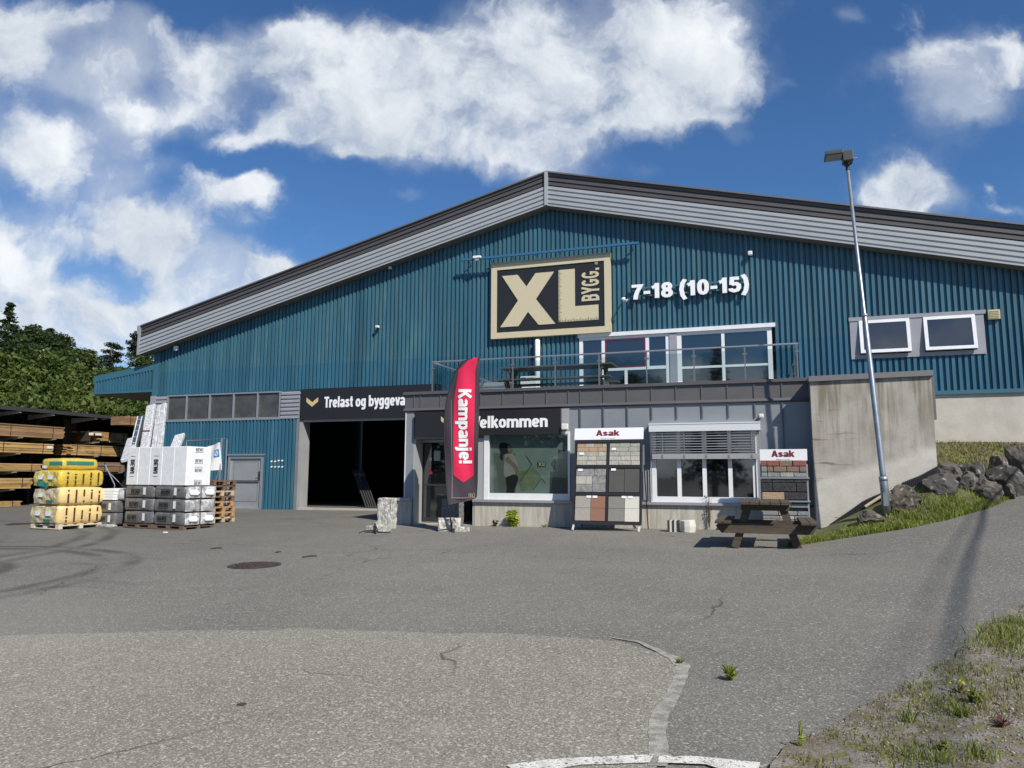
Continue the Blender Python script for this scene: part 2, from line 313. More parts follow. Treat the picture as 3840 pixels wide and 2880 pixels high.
# ------------------------------------------------------------------ asphalt
def asphalt(name, base, dark, light, sp_sc, sp_amt, marks=False):
    m = bpy.data.materials.new(name); m.use_nodes = True; t = m.node_tree; b = t.nodes['Principled BSDF']; L = t.links.new
    b.inputs['Roughness'].default_value = .9; b.inputs['Specular IOR Level'].default_value = .25
    def nd(ty, **k):
        n = t.nodes.new(ty)
        for a, v in k.items(): setattr(n, a, v)
        return n
    def M_(op, a, c=None):
        n = nd('ShaderNodeMath', operation=op)
        for i, q in enumerate((a, c)):
            if q is None: continue
            if hasattr(q, 'is_output'): L(q, n.inputs[i])
            else: n.inputs[i].default_value = q
        return n.outputs[0]
    pos = nd('ShaderNodeNewGeometry').outputs['Position']
    def nz(sc, de, ro=.6, vec=None):
        n = nd('ShaderNodeTexNoise'); L(vec or pos, n.inputs['Vector']); n.inputs['Scale'].default_value = sc; n.inputs['Detail'].default_value = de; n.inputs['Roughness'].default_value = ro; return n.outputs['Fac']
    def ramp(f, a, c, to0=0., to1=1.):
        n = nd('ShaderNodeMapRange'); L(f, n.inputs[0]); n.inputs[1].default_value = a; n.inputs[2].default_value = c; n.inputs[3].default_value = to0; n.inputs[4].default_value = to1; return n.outputs[0]
    def mixc(f, A, B):
        n = nd('ShaderNodeMix', data_type='RGBA'); L(f, n.inputs['Factor'])
        for k_, q in (('A', A), ('B', B)):
            if hasattr(q, 'is_output'): L(q, n.inputs[k_])
            else: n.inputs[k_].default_value = (*q, 1)
        return n.outputs['Result']
    col = mixc(ramp(nz(.35, 5), .3, .7), dark, base)
    col = mixc(ramp(nz(1.7, 6, .65), .52, .75, 0, .45), col, tuple(x*.62 for x in base))
    # grain of stones
    vo = nd('ShaderNodeTexVoronoi'); L(pos, vo.inputs['Vector']); vo.inputs['Scale'].default_value = sp_sc
    bw = nd('ShaderNodeSeparateColor'); L(vo.outputs['Color'], bw.inputs[0])
    col = mixc(ramp(bw.outputs[0], .62, 1., 0, sp_amt), col, light)
    col = mixc(ramp(bw.outputs[1], .6, 1., 0, sp_amt*.9), col, tuple(x*.3 for x in dark))
    vo2 = nd('ShaderNodeTexVoronoi'); L(pos, vo2.inputs['Vector']); vo2.inputs['Scale'].default_value = sp_sc*.6
    b2 = nd('ShaderNodeSeparateColor'); L(vo2.outputs['Color'], b2.inputs[0])
    col = mixc(ramp(b2.outputs[0], .965, .985, 0, sp_amt*.8), col, (.62, .60, .55))
    # fine wandering cracks, only here and there
    wp = nd('ShaderNodeTexNoise'); L(pos, wp.inputs[0]); wp.inputs['Scale'].default_value = 1.3; wp.inputs['Detail'].default_value = 4
    wa = nd('ShaderNodeVectorMath', operation='MULTIPLY_ADD'); L(wp.outputs['Color'], wa.inputs[0]); wa.inputs[1].default_value = (.9, .9, 0); L(pos, wa.inputs[2])
    vc = nd('ShaderNodeTexVoronoi', feature='DISTANCE_TO_EDGE'); L(wa.outputs[0], vc.inputs['Vector']); vc.inputs['Scale'].default_value = .30
    col = mixc(M_('MULTIPLY', ramp(vc.outputs['Distance'], .0015, .005, .75, 0.), ramp(nz(.22, 2), .50, .58)), col, (.045, .043, .04))
    col = mixc(ramp(nz(.9, 5, .7), .60, .70, 0, .35), col, tuple(x*1.35 for x in base))
    if marks:      # tyre marks left by turning lorries, oil stains and a dusty seam
        sep = nd('ShaderNodeSeparateXYZ'); L(pos, sep.inputs[0])
        tot = None
        for (cx_, cy_, rs) in ((-13.2, 6.6, (2.3, 2.75, 4.1, 4.5)), (-21.5, 6.5, (7.2, 7.8, 9.3, 9.9))):
            dx = M_('SUBTRACT', sep.outputs[0], cx_); dy = M_('SUBTRACT', sep.outputs[1], cy_)
            d = M_('SQRT', M_('ADD', M_('MULTIPLY', dx, dx), M_('MULTIPLY', dy, dy)))
            d = M_('ADD', d, M_('MULTIPLY', M_('SUBTRACT', nz(.35, 1), .5), .5))
            for r in rs:
                g = ramp(M_('ABSOLUTE', M_('SUBTRACT', d, r)), .05, .20, 1., 0.)
                tot = g if tot is None else M_('MAXIMUM', tot, g)
        msk = M_('MULTIPLY', tot, ramp(nz(.6, 4), .36, .56, 0, .95))
        col = mixc(M_('MULTIPLY', msk, .8), col, (.055, .053, .050))
        sc_ = nd('ShaderNodeMapping'); L(pos, sc_.inputs[0]); sc_.inputs['Scale'].default_value = (.45, 2.2, 1); sc_.inputs['Rotation'].default_value = (0, 0, .25)
        col = mixc(M_('MULTIPLY', ramp(nz(1.1, 4, .6, sc_.outputs[0]), .57, .72, 0, .55), ramp(sep.outputs[0], -11., -6., 1., .0)), col, (.06, .058, .055))
        col = mixc(ramp(nz(.13, 3), .55, .7, 0, .5), col, tuple(x*1.3 for x in base))
        # damp dark asphalt in front of the left half of the hall
        col = mixc(ramp(M_('ADD', sep.outputs[0], M_('MULTIPLY', nz(.3, 4), 8.)), -14., -3., .42, 0.), col, (.045, .044, .042))
    L(col, b.inputs['Base Color'])
    bp = nd('ShaderNodeBump'); bp.inputs['Strength'].default_value = .55; bp.inputs['Distance'].default_value = .008; L(M_('ADD', nz(sp_sc*.8, 3), M_('MULTIPLY', nz(1.2, 3), 3.)), bp.inputs['Height']); L(bp.outputs[0], b.inputs['Normal'])
    MATS[name] = m; return m
A_new = asphalt('asphalt_new', (.190, .180, .155), (.135, .128, .112), (.46, .44, .39), 105, .55, True)
A_old = asphalt('asphalt_old', (.258, .242, .198), (.195, .183, .151), (.58, .55, .47), 100, .62)
# ------------------------------------------------------------------ ground
xs = [-900, -400, -150, -80]+list(np.arange(-48, -6, 1.5))+list(np.arange(-6, 12.01, .4))+[16, 24, 60, 200, 900]
ys = [-900, -300, -100, -40, -20, -10]+list(np.arange(-6, 24.01, .5))+[27, 32, 45, 80, 200, 900]
mb = MB(); o = 0
for y in ys:
    for x in xs: mb.v.append((x, y, H(x, y)))
nx = len(xs)
for j in range(len(ys)-1):
    for i in range(nx-1): a = j*nx+i; mb.f.append((a, a+1, a+nx+1, a+nx))
tag(mb.build('ground', A_new, smooth=True), kind='structure')
def sheet(name, outline_px, m, lift, res=.18, jit=.05, smooth=True, extra=None):
    """flat sheet following the ground inside an outline"""
    poly = [tuple(onG(*p)[:2]) if not isinstance(p, Vector) else (p.x, p.y) for p in outline_px]
    # densify + jitter the outline
    pts = []
    for i in range(len(poly)):
        a, b = Vector(poly[i]), Vector(poly[(i+1) % len(poly)]); n = max(1, int((b-a).length/res))
        for k_ in range(n):
            q = a.lerp(b, k_/n); w = mnoise.noise_vector(Vector((q.x*2.2, q.y*2.2, 5)))*jit+mnoise.noise_vector(Vector((q.x*9, q.y*9, 1)))*jit*.4
            pts.append((q.x+w.x, q.y+w.y))
    import bmesh
    bm = bmesh.new(); vs = [bm.verts.new((x, y, 0)) for x, y in pts]; bm.faces.new(vs)
    mnx = min(p[0] for p in pts); mxx = max(p[0] for p in pts); mny = min(p[1] for p in pts); mxy = max(p[1] for p in pts)
    for ax, lo, hi in ((0, mnx, mxx), (1, mny, mxy)):
        q = math.floor(lo)+.5
        while q < hi:
            co = (q, 0, 0) if ax == 0 else (0, q, 0); no = (1, 0, 0) if ax == 0 else (0, 1, 0)
            bmesh.ops.bisect_plane(bm, geom=bm.verts[:]+bm.edges[:]+bm.faces[:], plane_co=co, plane_no=no); q += .5
    for v in bm.verts: v.co.z = H(v.co.x, v.co.y)+lift
    me = bpy.data.meshes.new(name); bm.normal_update()
    for f_ in bm.faces:
        if f_.normal.z < 0: f_.normal_flip()
    bm.to_mesh(me); bm.free(); me.materials.append(m)
    ob = bpy.data.objects.new(name, me); COL.objects.link(ob); return ob, pts
def G2(x, y): return Vector((x, y, 0))
patch_px = [G2(-26, -6), G2(-26, 7.0), G2(-17, 6.9), (0, 2390), (560, 2370), (1085, 2362), (1650, 2376), (1900, 2380), (2140, 2392), (2330, 2412), (2480, 2452), (2566, 2500), (2545, 2548), (2516, 2600), (2480, 2660), (2462, 2760), (2456, 2880), G2(-.75, 2.5), G2(-.8, -6)]
patch, _ = sheet('pavement', patch_px, A_old, .006, jit=.07); tag(patch, kind='structure')
sc_ = [onG(*p) for p in ((2300, 2396), (2400, 2412), (2470, 2440), (2530, 2472), (2566, 2502), (2545, 2552), (2512, 2620), (2482, 2690), (2466, 2770), (2460, 2880))]
sl_, sr_ = [], []
for k_, p in enumerate(sc_):
    d = (sc_[min(k_+1, len(sc_)-1)]-sc_[max(k_-1, 0)]); d.z = 0; d.normalize(); n_ = Vector((-d.y, d.x, 0)); w = .012+.035*min(1, k_/3)
    sl_.append(p+n_*w); sr_.append(p-n_*w)
seam_px = sl_+sr_[::-1]
dust = mat('road_dust', (.40, .38, .325), .95, 0, (.20, .19, .165), 16, (.35, .65), bump=.5, bsc=90)
tag(sheet('dust', seam_px, dust, .009, res=.05, jit=.035)[0], kind='structure')
white_line = mat('road_paint', (.72, .71, .65), .75, 0, (.45, .43, .38), 9, (.42, .7), c3=(.20, .19, .165), sc3=45, thr3=(.56, .64), bump=.5, bsc=120)
for q in ([(1890, 2880), (1960, 2872), (2180, 2852), (2440, 2838), (2450, 2839), (2432, 2868), (2180, 2880), G2(-1.15, 3.55)],
          [(2466, 2844), (2600, 2848), (2760, 2862), (2850, 2872), (2846, 2885), G2(-.1, 3.85), (2640, 2880), (2462, 2870)]):
    tag(sheet('road_marking', q, white_line, .013, res=.08, jit=.02)[0], kind='structure')
# ------------------------------------------------------------------ bank right of the concrete wall
WALLX0, WALLX1, WALLY = 1.01, 3.33, 16.95
edge_px = [(2955, 2052), (3060, 2034), (3230, 2008), (3414, 1980), (3560, 1948), (3715, 1903), (3790, 1870), (3840, 1846)]
edge = [onG(*p) for p in edge_px]
EX = [e.x for e in edge]+[8., 14.]; EY = [e.y for e in edge]+[min(21., edge[-1].y+2.), 21.5]
def yE(x): return float(np.interp(x, EX, EY))
def bank(x, y):
    y0 = yE(x); z0 = H(x, y0)
    y1 = WALLY if x < WALLX1+.02 else 22.98
    if x < WALLX0: y1 = y0+(WALLY-y0)*max(.02, (x-EX[0])/(WALLX0-EX[0]))
    t = max(0, min(1, (y-y0)/max(.05, y1-y0)))
    zw = .36+.52*(x-WALLX0)
    if x < WALLX1+.02: z = z0+(max(zw, z0+.05)-z0)*t**1.2
    else:
        s = y-y0; zl = 1.72; zr = z0+(zl-z0)*max(0, min(1, (s-.15)/2.1))**.7
        z = zr if s < 2.4 else zl+(2.46-zl)*max(0, min(1, (s-2.4)/max(.3, (y1-y0-2.4))))
    return z+.03*mnoise.noise(Vector((x*2.5, y*2.5, 3)))*min(1, (y-y0)*3)
soil = mat('bank_soil', (.085, .07, .045), .95, 0, (.10, .115, .035), 2.2, (.4, .6), bump=.6, bsc=25, c3=(.17, .14, .09), sc3=9)
mb = MB()
def bk(u, v):
    x = EX[0]+(13-EX[0])*u; y0 = yE(x)-.02; y1 = WALLY+.3 if x < WALLX1+.02 else 23.1
    if x < WALLX0: y1 = y0+(WALLY-y0)*max(.02, (x-EX[0])/(WALLX0-EX[0]))
    y = y0+(y1-y0)*v; z = bank(x, y)
    return (x, y, (z+.012) if v > .01 else H(x, y)-.05)
mb.grid(bk, 90, 40); tag(mb.build('bank', soil, smooth=True), kind='structure')
# ------------------------------------------------------------------ verge, near right
verge_px = [(3840, 2276), (3740, 2340), (3640, 2410), (3560, 2468), (3470, 2525), (3380, 2600), (3330, 2625), (3200, 2680), (3130, 2738), (3000, 2800), (2930, 2850), (2880, 2885), G2(.0, 3.4), G2(.2, -2), G2(6, -2), G2(6, 12), G2(4.3, 11.2), G2(3.2, 9.6)]
verge_m = mat('verge_soil', (.24, .215, .18), .95, 0, (.125, .098, .066), 5.5, (.38, .62), bump=.9, bsc=45, c3=(.15, .145, .055), sc3=11, thr3=(.52, .62), island=0)
verge, verge_poly = sheet('verge', verge_px, verge_m, .02, res=.1, jit=.06); tag(verge, kind='structure')
def inpoly(x, y, poly):
    c = False; n = len(poly); j = n-1
    for i in range(n):
        xi, yi = poly[i]; xj, yj = poly[j]
        if (yi > y) != (yj > y) and x < (xj-xi)*(y-yi)/(yj-yi)+xi: c = not c
        j = i
    return c
# ------------------------------------------------------------------ warehouse
D = 22.95
blue = mat('blue_steel', (.041, .128, .186), .42, .0, (.034, .110, .164), .35, (.3, .7), spec=.4, c3=(.066, .155, .185), sc3=4, thr3=(.5, .8), stretch=(1, 1, .15), bump=0)
def sheet_lap(m, z0):        # upper sheets are a little chalkier than the lower ones, dirt runs down from the lap
    t = m.node_tree; b = t.nodes['Principled BSDF']; src = b.inputs['Base Color'].links[0].from_socket
    g = t.nodes.new('ShaderNodeNewGeometry'); sp_ = t.nodes.new('ShaderNodeSeparateXYZ'); t.links.new(g.outputs['Position'], sp_.inputs[0])
    mr_ = t.nodes.new('ShaderNodeMapRange'); t.links.new(sp_.outputs[2], mr_.inputs[0]); mr_.inputs[1].default_value = z0; mr_.inputs[2].default_value = z0+.02
    mx = t.nodes.new('ShaderNodeMix'); mx.data_type = 'RGBA'; mx.blend_type = 'MULTIPLY'; mx.inputs['Factor'].default_value = 1; t.links.new(src, mx.inputs['A'])
    cr = t.nodes.new('ShaderNodeMix'); cr.data_type = 'RGBA'; t.links.new(mr_.outputs[0], cr.inputs['Factor']); cr.inputs['A'].default_value = (.86, .95, 1.0, 1); cr.inputs['B'].default_value = (1.12, 1.03, .98, 1); t.links.new(cr.outputs['Result'], mx.inputs['B'])
    wv_ = t.nodes.new('ShaderNodeTexNoise'); mp_ = t.nodes.new('ShaderNodeMapping'); t.links.new(g.outputs['Position'], mp_.inputs[0]); mp_.inputs['Scale'].default_value = (2.3, 1, .12); t.links.new(mp_.outputs[0], wv_.inputs[0]); wv_.inputs['Scale'].default_value = 1; wv_.inputs['Detail'].default_value = 3
    m2 = t.nodes.new('ShaderNodeMapRange'); t.links.new(wv_.outputs['Fac'], m2.inputs[0]); m2.inputs[1].default_value = .42; m2.inputs[2].default_value = .68; m2.inputs[3].default_value = 1.12; m2.inputs[4].default_value = .80
    hs = t.nodes.new('ShaderNodeHueSaturation'); t.links.new(m2.outputs[0], hs.inputs['Value']); t.links.new(mx.outputs['Result'], hs.inputs['Color']); t.links.new(hs.outputs[0], b.inputs['Base Color'])
sheet_lap(blue, 5.55)
bluetrim = mat('blue_trim', (.046, .138, .188), .45, 0, (.040, .122, .168), 1.5, spec=.4)
grey = mat('grey_steel', (.40, .415, .43), .42, .1, (.355, .37, .385), 1.2, (.3, .7), spec=.5)
greyl = mat('grey_louvre', (.30, .31, .345), .5, 0, (.26, .27, .30), 2)
dark = mat('dark_band', (.088, .080, .080), .5, .05, (.072, .066, .067), 1.2)
alu = mat('aluminium', (.46, .47, .48), .35, .6, (.40, .41, .42), 3)
galv = mat('galvanised', (.36, .40, .42), .42, .7, (.27, .30, .33), 6, (.35, .65), bump=.05)
conc = mat('concrete_plinth', (.52, .49, .425), .9, 0, (.35, .325, .28), 2.6, (.35, .65), bump=.4, bsc=30, stretch=(5, 5, .45), c3=(.17, .16, .14), sc3=5, thr3=(.66, .8))
concr = mat('concrete_render', (.53, .50, .445), .92, 0, (.43, .405, .355), 2.0, (.35, .65), bump=.45, bsc=60)
white = mat('white_paint', (.80, .80, .79), .5, 0, (.74, .74, .73), 3)
whitef = mat('white_frame', (.78, .79, .80), .4, 0, (.70, .71, .73), 4)
black = mat('black_metal', (.018, .018, .02), .5)
soffm = mat('soffit_boards', (.17, .155, .14), .8, 0, (.13, .12, .11), 2)
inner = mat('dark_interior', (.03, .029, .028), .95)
glassd = mat('window_glass', (.008, .009, .011), .03, 0, spec=.5, ior=2.25)
dusty = mat('dusty_glass', (.085, .085, .082), .35, 0, (.055, .055, .054), 2.5, (.35, .65), spec=.5)
roofm = mat('roof_felt', (.06, .06, .062), .8)
wh = thing('warehouse', 'large teal steel warehouse with gable roof and grey corrugated fascia', 'warehouse', (-6.6, D, H(-6.6, D)))
PITCH = .157
PROF = ((0, -.06), (.080, -.06), (.092, 0), (.145, 0), (.157, -.06))
def corr(mb, x0, x1, zb, zt, holes=(), y=D):
    n0 = math.floor(x0/PITCH); n1 = math.ceil(x1/PITCH)
    for n in range(n0, n1):
        for k_ in range(4):
            a = n*PITCH+PROF[k_][0]; b = n*PITCH+PROF[k_+1][0]; ya, yb = y+PROF[k_][1], y+PROF[k_+1][1]
            if b <= x0 or a >= x1: continue
            a, b = max(a, x0), min(b, x1); m_ = (a+b)/2
            iv = [(zb(m_), None)]; cuts = sorted([(h[2], h[3]) for h in holes if h[0] <= m_ <= h[1]])
            lo = zb(m_); spans = []
            for c0, c1 in cuts:
                if c0 > lo: spans.append((lo, c0, False))
                lo = max(lo, c1)
            spans.append((lo, None, True))
            for s0, s1, top in spans:
                za, zc = (zt(a), zt(b)) if top else (s1, s1)
                if za <= s0+.01: continue
                mb.face([(a, ya, s0), (b, yb, s0), (b, yb, zc), (a, ya, za)])
# gable geometry
YF = D-.40
rd = onY(2049, 648, YF); le = onY(530, 1224, YF); le2 = onY(534, 1324.5, YF); rd2 = onY(2049, 769, YF)
RX, RZ = rd.x, rd.z; SL = .5*((RZ-le.z)/(RX-le.x)+(rd2.z-le2.z)/(rd2.x-le2.x)); FH = .5*((rd.z-rd2.z)+(le.z-le2.z))
LX = le.x; RXX = RX+(RX-LX)
def ztop(x): return RZ-SL*abs(x-RX)
def zwall(x): return ztop(x)-FH+.05
cornX = onY(573, 1481, D).x
zUB = onY(840, 1472, D).z                    # bottom of the upper cladding
zBB = onY(860, 1575.5, D).z                  # bottom of the window band
zRB = onY(3660, 1462, D).z+.0                # bottom of the cladding on the right
dX0, dX1 = onY(862, 1710, D).x, onY(993, 1710, D).x; dZ = onY(930, 1703, D).z
gX0 = onY(1106, 1800, D).x; gXo = onY(1131, 1800, D).x; GXR = -10.7; gZ = onY(1134, 1577, D).z
w1a, w1b = onY(2172, 1300, D), onY(2903, 1225, D)
w2a, w2b = onY(3184, 1199, D), onY(3697, 1325, D)
deckZ = onY(2300, 1445, 17.5).z-.12
gz = lambda x: H(x, D)-.05
mb = MB()
corr(mb, cornX+.3, RXX-.5, lambda x: zUB if x < -10.4 else (deckZ-.1 if x < 1.2 else zRB), zwall, holes=[(w1a.x, w1b.x, deckZ-.2, w1b.z), (w2a.x, w2b.x, w2b.z, w2a.z)])
corr(mb, cornX+.02, gX0, gz, lambda x: zBB, holes=[(dX0, dX1, -5, dZ)])
mb.build('wall', blue, wh)
mb = MB(); mb.box((cornX, D-.055, zUB), (cornX+.3, D+.2, zwall(cornX)-.0)); mb.box((cornX-.0, D-.05, zUB-.035), (gXo, D+.05, zUB))
mb.build('corner_trim', bluetrim, wh)
mb = MB(); mb.box((1.15, D-.07, zRB-.11), (RXX-.5, D+.05, zRB+.0)); mb.build('base_trim', bluetrim, wh)
# fascia, corrugated along the slope
FPROF = ((0, -.042), (.100, -.042), (.112, 0), (.145, 0), (.157, -.042))
def fascia(name, t0, t1, m, yo=0.):
    mb = MB()
    n0, n1 = round(t0/PITCH), round(t1/PITCH)
    for sg in (-1, 1):
        xe = LX if sg < 0 else RXX
        for n in range(n0, n1):
            for k_ in range(4):
                a = n*PITCH+FPROF[k_][0]; b = n*PITCH+FPROF[k_+1][0]; ya, yb = YF+yo+FPROF[k_][1], YF+yo+FPROF[k_+1][1]
                q = [(RX, ya, RZ-a), (xe, ya, ztop(xe)-a), (xe, yb, ztop(xe)-b), (RX, yb, RZ-b)]
                mb.face(q if sg > 0 else q[::-1])
    return mb.build(name, m, wh)
fascia('fascia', PITCH*3, PITCH*7, grey); fascia('fascia_band', 0, PITCH*3, dark, .04)
FB = PITCH*7+.05
mb = MB()
for xe in (LX, RXX):       # verge cap, bottom edge, soffit frame
    mb.prism([(RX, YF-.06, RZ), (RX, YF-.06, RZ+.05), (xe, YF-.06, ztop(xe)+.05), (xe, YF-.06, ztop(xe))], (0, .12, 0))
mb.build('verge_cap', mat('cap_steel', (.16, .155, .155), .45, .2, (.13, .127, .125), 3), wh)
mb = MB()
for xe in (LX, RXX):
    mb.prism([(RX, YF-.05, RZ-FB), (RX, YF-.05, RZ-FB+.05), (xe, YF-.05, ztop(xe)-FB+.05), (xe, YF-.05, ztop(xe)-FB)], (0, .02, 0))
mb.build('fascia_edge', grey, wh)
mb = MB()
for xe in (LX, RXX):
    mb.prism([(RX, YF-.028, RZ-FB), (RX, YF-.028, RZ-FB+.03), (xe, YF-.028, ztop(xe)-FB+.03), (xe, YF-.028, ztop(xe)-FB)], (0, .43, 0))
mb.build('soffit', soffm, wh)
mb = MB(); mb.box((RX-.05, YF-.085, RZ-FB), (RX+.06, YF-.0, RZ+.01)); mb.build('ridge_trim', grey, wh)
mb = MB()
mb.box((LX-.10, YF-.055, ztop(LX)-FB), (LX-.002, YF+.35, ztop(LX)-.30)); mb.box((LX-.16, YF-.05, ztop(LX)-.30), (LX-.002, YF+.35, ztop(LX)+.04)); mb.build('end_cap', greyl, wh); MB().box((RXX+.002, YF-.055, ztop(LX)-FB), (RXX+.12, YF+.35, ztop(LX)+.04)).build('end_cap', greyl, wh)
mb = MB(); mb.tube([(LX-.28, YF-.02, ztop(LX)-.22), (LX-.28, 60, ztop(LX)-.22)], .07, 8); mb.build('gutter', dark, wh)
mb = MB()
for xe in (LX, RXX):
    mb.prism([(RX, YF+.06, RZ+.03), (RX, YF+.06, RZ-.12), (xe, YF+.06, ztop(xe)-.12), (xe, YF+.06, ztop(xe)+.03)], (0, 40, 0))
mb.build('roof', roofm, wh)
for xa in (cornX, RXX-.6): MB().box((xa, D+.2, -.3), (xa+.12, 62, ztop(cornX)-.3)).build('side_wall', bluetrim, wh)
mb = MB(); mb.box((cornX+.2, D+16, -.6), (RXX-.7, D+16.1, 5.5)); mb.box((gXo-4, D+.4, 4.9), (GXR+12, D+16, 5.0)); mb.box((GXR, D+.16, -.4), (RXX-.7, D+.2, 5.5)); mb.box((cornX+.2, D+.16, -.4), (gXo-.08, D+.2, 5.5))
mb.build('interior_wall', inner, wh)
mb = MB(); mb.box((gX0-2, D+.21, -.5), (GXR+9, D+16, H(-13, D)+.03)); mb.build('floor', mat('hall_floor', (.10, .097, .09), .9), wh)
mb = MB(); mb.box((gXo, D-.15, H(-13.5, D)-.06), (GXR, D+.21, H(-13.5, D)+.05)); mb.build('threshold', mat('threshold_concrete', (.46, .43, .37), .9, 0, (.36, .34, .3), 4), wh)
rackm_ = mat('hall_rack', (.09, .05, .02), .7)
for i, (x, y) in enumerate(((-14.9, D+6), (-12.8, D+6), (-15.4, D+10))):
    mb = MB()
    for z in (1.0, 2.1, 3.1): mb.box((x, y, z), (x+1.6, y+.8, z+.08))
    for a in (0, 1.54): mb.box((x+a, y+.0, .0), (x+a+.06, y+.06, 3.6))
    mb.build('hall_rack', rackm_, wh); MB().box((x+.1, y+.1, 1.08), (x+.8, y+.7, 1.6)).build('hall_goods', mat('hall_goods', (.30, .24, .14), .8), wh)
mb = MB()
for i in range(5): mb.tube([(-13.9+i*.1, D+1.2, H(-13, D)+.04), (-15.1+i*.1, D+2.2, 1.7)], .03, 6)
mb.build('leaning_pipes', mat('pipe_steel', (.035, .035, .038), .6), wh)
# window band
bx0, bx1 = onY(631, 1530, D).x, onY(1052, 1520, D).x
mb = MB(); zb0, zb1 = zBB, zUB-.035
mb.box((bx0-.05, D-.07, zb0-.02), (bx1+.06, D+.03, zb0+.07)); mb.box((bx0-.05, D-.06, zb1-.05), (bx1+.06, D+.03, zb1-.001))
div = [onY(p, 1530, D).x for p in (702, 789, 878, 968)]
for x in [bx0, bx1]+div: mb.box((x-.03, D-.065, zb0+.07), (x+.03, D+.03, zb1-.05))
wb = mb.build('window_band', alu, wh)
for a, b in zip([bx0]+div, div+[bx1]):
    MB().box((a+.03, D-.01, zb0+.07), (b-.03, D+.01, zb1-.05)).build('pane', dusty, wb)
for a, b in ((cornX-.0, bx0-.05), (bx1+.06, onY(1126, 1520, D).x)):
    mb = MB(); n = 7; h = (zb1-zb0)/n
    for i in range(n):
        z = zb0+i*h; mb.prism([(a, D-.07, z), (a, D-.07, z+h*.55), (a, D-.02, z+h*.8), (a, D-.02, z+h), (a, D+.03, z+h), (a, D+.03, z)], (b-a, 0, 0))
    if a < -22: mb.box((a-.02, D-.085, zb0-.03), (a+.22, D+.05, zb1))
    mb.build('louvre', greyl, wh)
mb = MB(); mb.box((cornX-.02, D-.06, zBB-.03), (bx0-.05, D+.02, zBB)); mb.build('louvre_sill', alu, wh)
# gate frame
mb = MB(); gb = H(-15.8, D)-.05
xa = gX0; xb = onY(1118.5, 1800, D).x
mb.box((xa, D-.05, gb), (xb-.003, D+.1, gZ+.9)); mb.build('gate_post', mat('gate_grey', (.20, .205, .21), .6, 0, (.16, .165, .17), 2), wh)
mb = MB(); mb.box((xb, D-.06, gb), (gXo, D+.4, gZ)); mb.box((gXo, D-.04, gZ-.06), (GXR, D+.1, gZ+.05)); mb.box((GXR, D-.05, gb), (GXR+.3, D+.3, gZ+.1)); mb.build('gate_frame', mat('gate_light', (.40, .41, .405), .5, .2, (.34, .345, .34), 2), wh)
# steel door
dr = MB().box((dX0+.10, D-.03, gb+.05), (dX1-.10, D+.03, dZ-.18)).build('door', mat('door_steel', (.40, .42, .425), .38, .35, (.33, .345, .35), 1.3, (.35, .65)), wh)
mb = MB(); mb.box((dX0, D-.09, gb), (dX0+.10, D+.06, dZ-.05)); mb.box((dX1-.10, D-.09, gb), (dX1, D+.06, dZ-.05)); mb.box((dX0+.1, D-.085, dZ-.17), (dX1-.1, D+.05, dZ-.05)); mb.box((dX0-.05, D-.13, dZ-.05), (dX1+.05, D+.05, dZ)); mb.box((dX0, D-.1, gb), (dX1, D-.035, gb+.07))
mb.build('door_frame', alu, wh)
dw_ = dX1-dX0
mb = MB(); mx0, mx1 = dX0+.24, dX1-.24; zc = gb+1.05
for z0, z1 in ((gb+.3, zc-.03), (zc+.03, dZ-.28)):
    mb.box((mx0, D-.036, z0), (mx1, D-.031, z0+.012)); mb.box((mx0, D-.036, z1-.012), (mx1, D-.031, z1)); mb.box((mx0, D-.036, z0+.012), (mx0+.012, D-.031, z1-.012)); mb.box((mx1-.012, D-.036, z0+.012), (mx1, D-.031, z1-.012))
mb.box((mx0-.05, D-.075, zc-.02), (mx1+.06, D-.04, zc+.02)); mb.build('panel_line', mat('seam_dark', (.10, .10, .105), .6), dr)
mb = MB(); mb.box((dX1-.20, D-.06, gb+1.1), (dX1-.14, D-.03, gb+1.42)); mb.tube([(dX1-.17, D-.05, gb+1.17), (dX1-.17, D-.10, gb+1.17), (dX1-.30, D-.10, gb+1.17)], .014, 8); mb.tube([(dX1-.17, D-.07, gb+1.36), (dX1-.17, D-.03, gb+1.36)], .03, 10); mb.build('handle', mat('door_iron', (.12, .12, .125), .35, .8), dr)
for r_, zz in ((0, 1727.5), (1, 1751)):
    for c_ in range(4):
        p = onY(1018+13.3*c_, zz+(3 if c_ < 2 and r_ == 0 else 0), D-.06); MB().tube([(p.x, D-.075, p.z), (p.x, D-.03, p.z)], .032, 10).build('vent_plug', white, wh)
# balcony windows
mb = MB(); zt1 = w1b.z; zl0 = deckZ-.05
mb.box((w1a.x-.02, D-.13, zt1-.02), (w1b.x+.03, D+.02, zt1+.10)); mb.build('window_header', whitef, wh)
def fx(px): return onY(px, 1300, D).x
def winset(name, outer, mull, rails, mframe, depth=.06):
    """outer (x0,x1,z0,z1); mull: list of (x0,x1,z0,z1) bars; rails same"""
    mb = MB(); x0, x1, z0, z1, wf = outer
    mb.box((x0, D-depth, z0), (x0+wf, D+.03, z1)); mb.box((x1-wf, D-depth, z0), (x1, D+.03, z1)); mb.box((x0+wf, D-depth+.004, z1-wf*.7), (x1-wf, D+.03, z1)); mb.box((x0+wf, D-depth+.004, z0), (x1-wf, D+.03, z0+wf))
    for a, b, c, d in mull: mb.box((a, D-depth+.008, c), (b, D+.03, d))
    for a, b, c, d in rails: mb.box((a, D-depth+.012, c), (b, D+.03, d))
    w = mb.build(name, mframe, wh)
    return w
X = lambda z7: fx(1600+z7*.5877)
Z = lambda z7y, px=2400: onY(px, 850+z7y*.5877, D).z
lx0, lx1 = X(976), X(1552)
zr = Z(907, 2350)
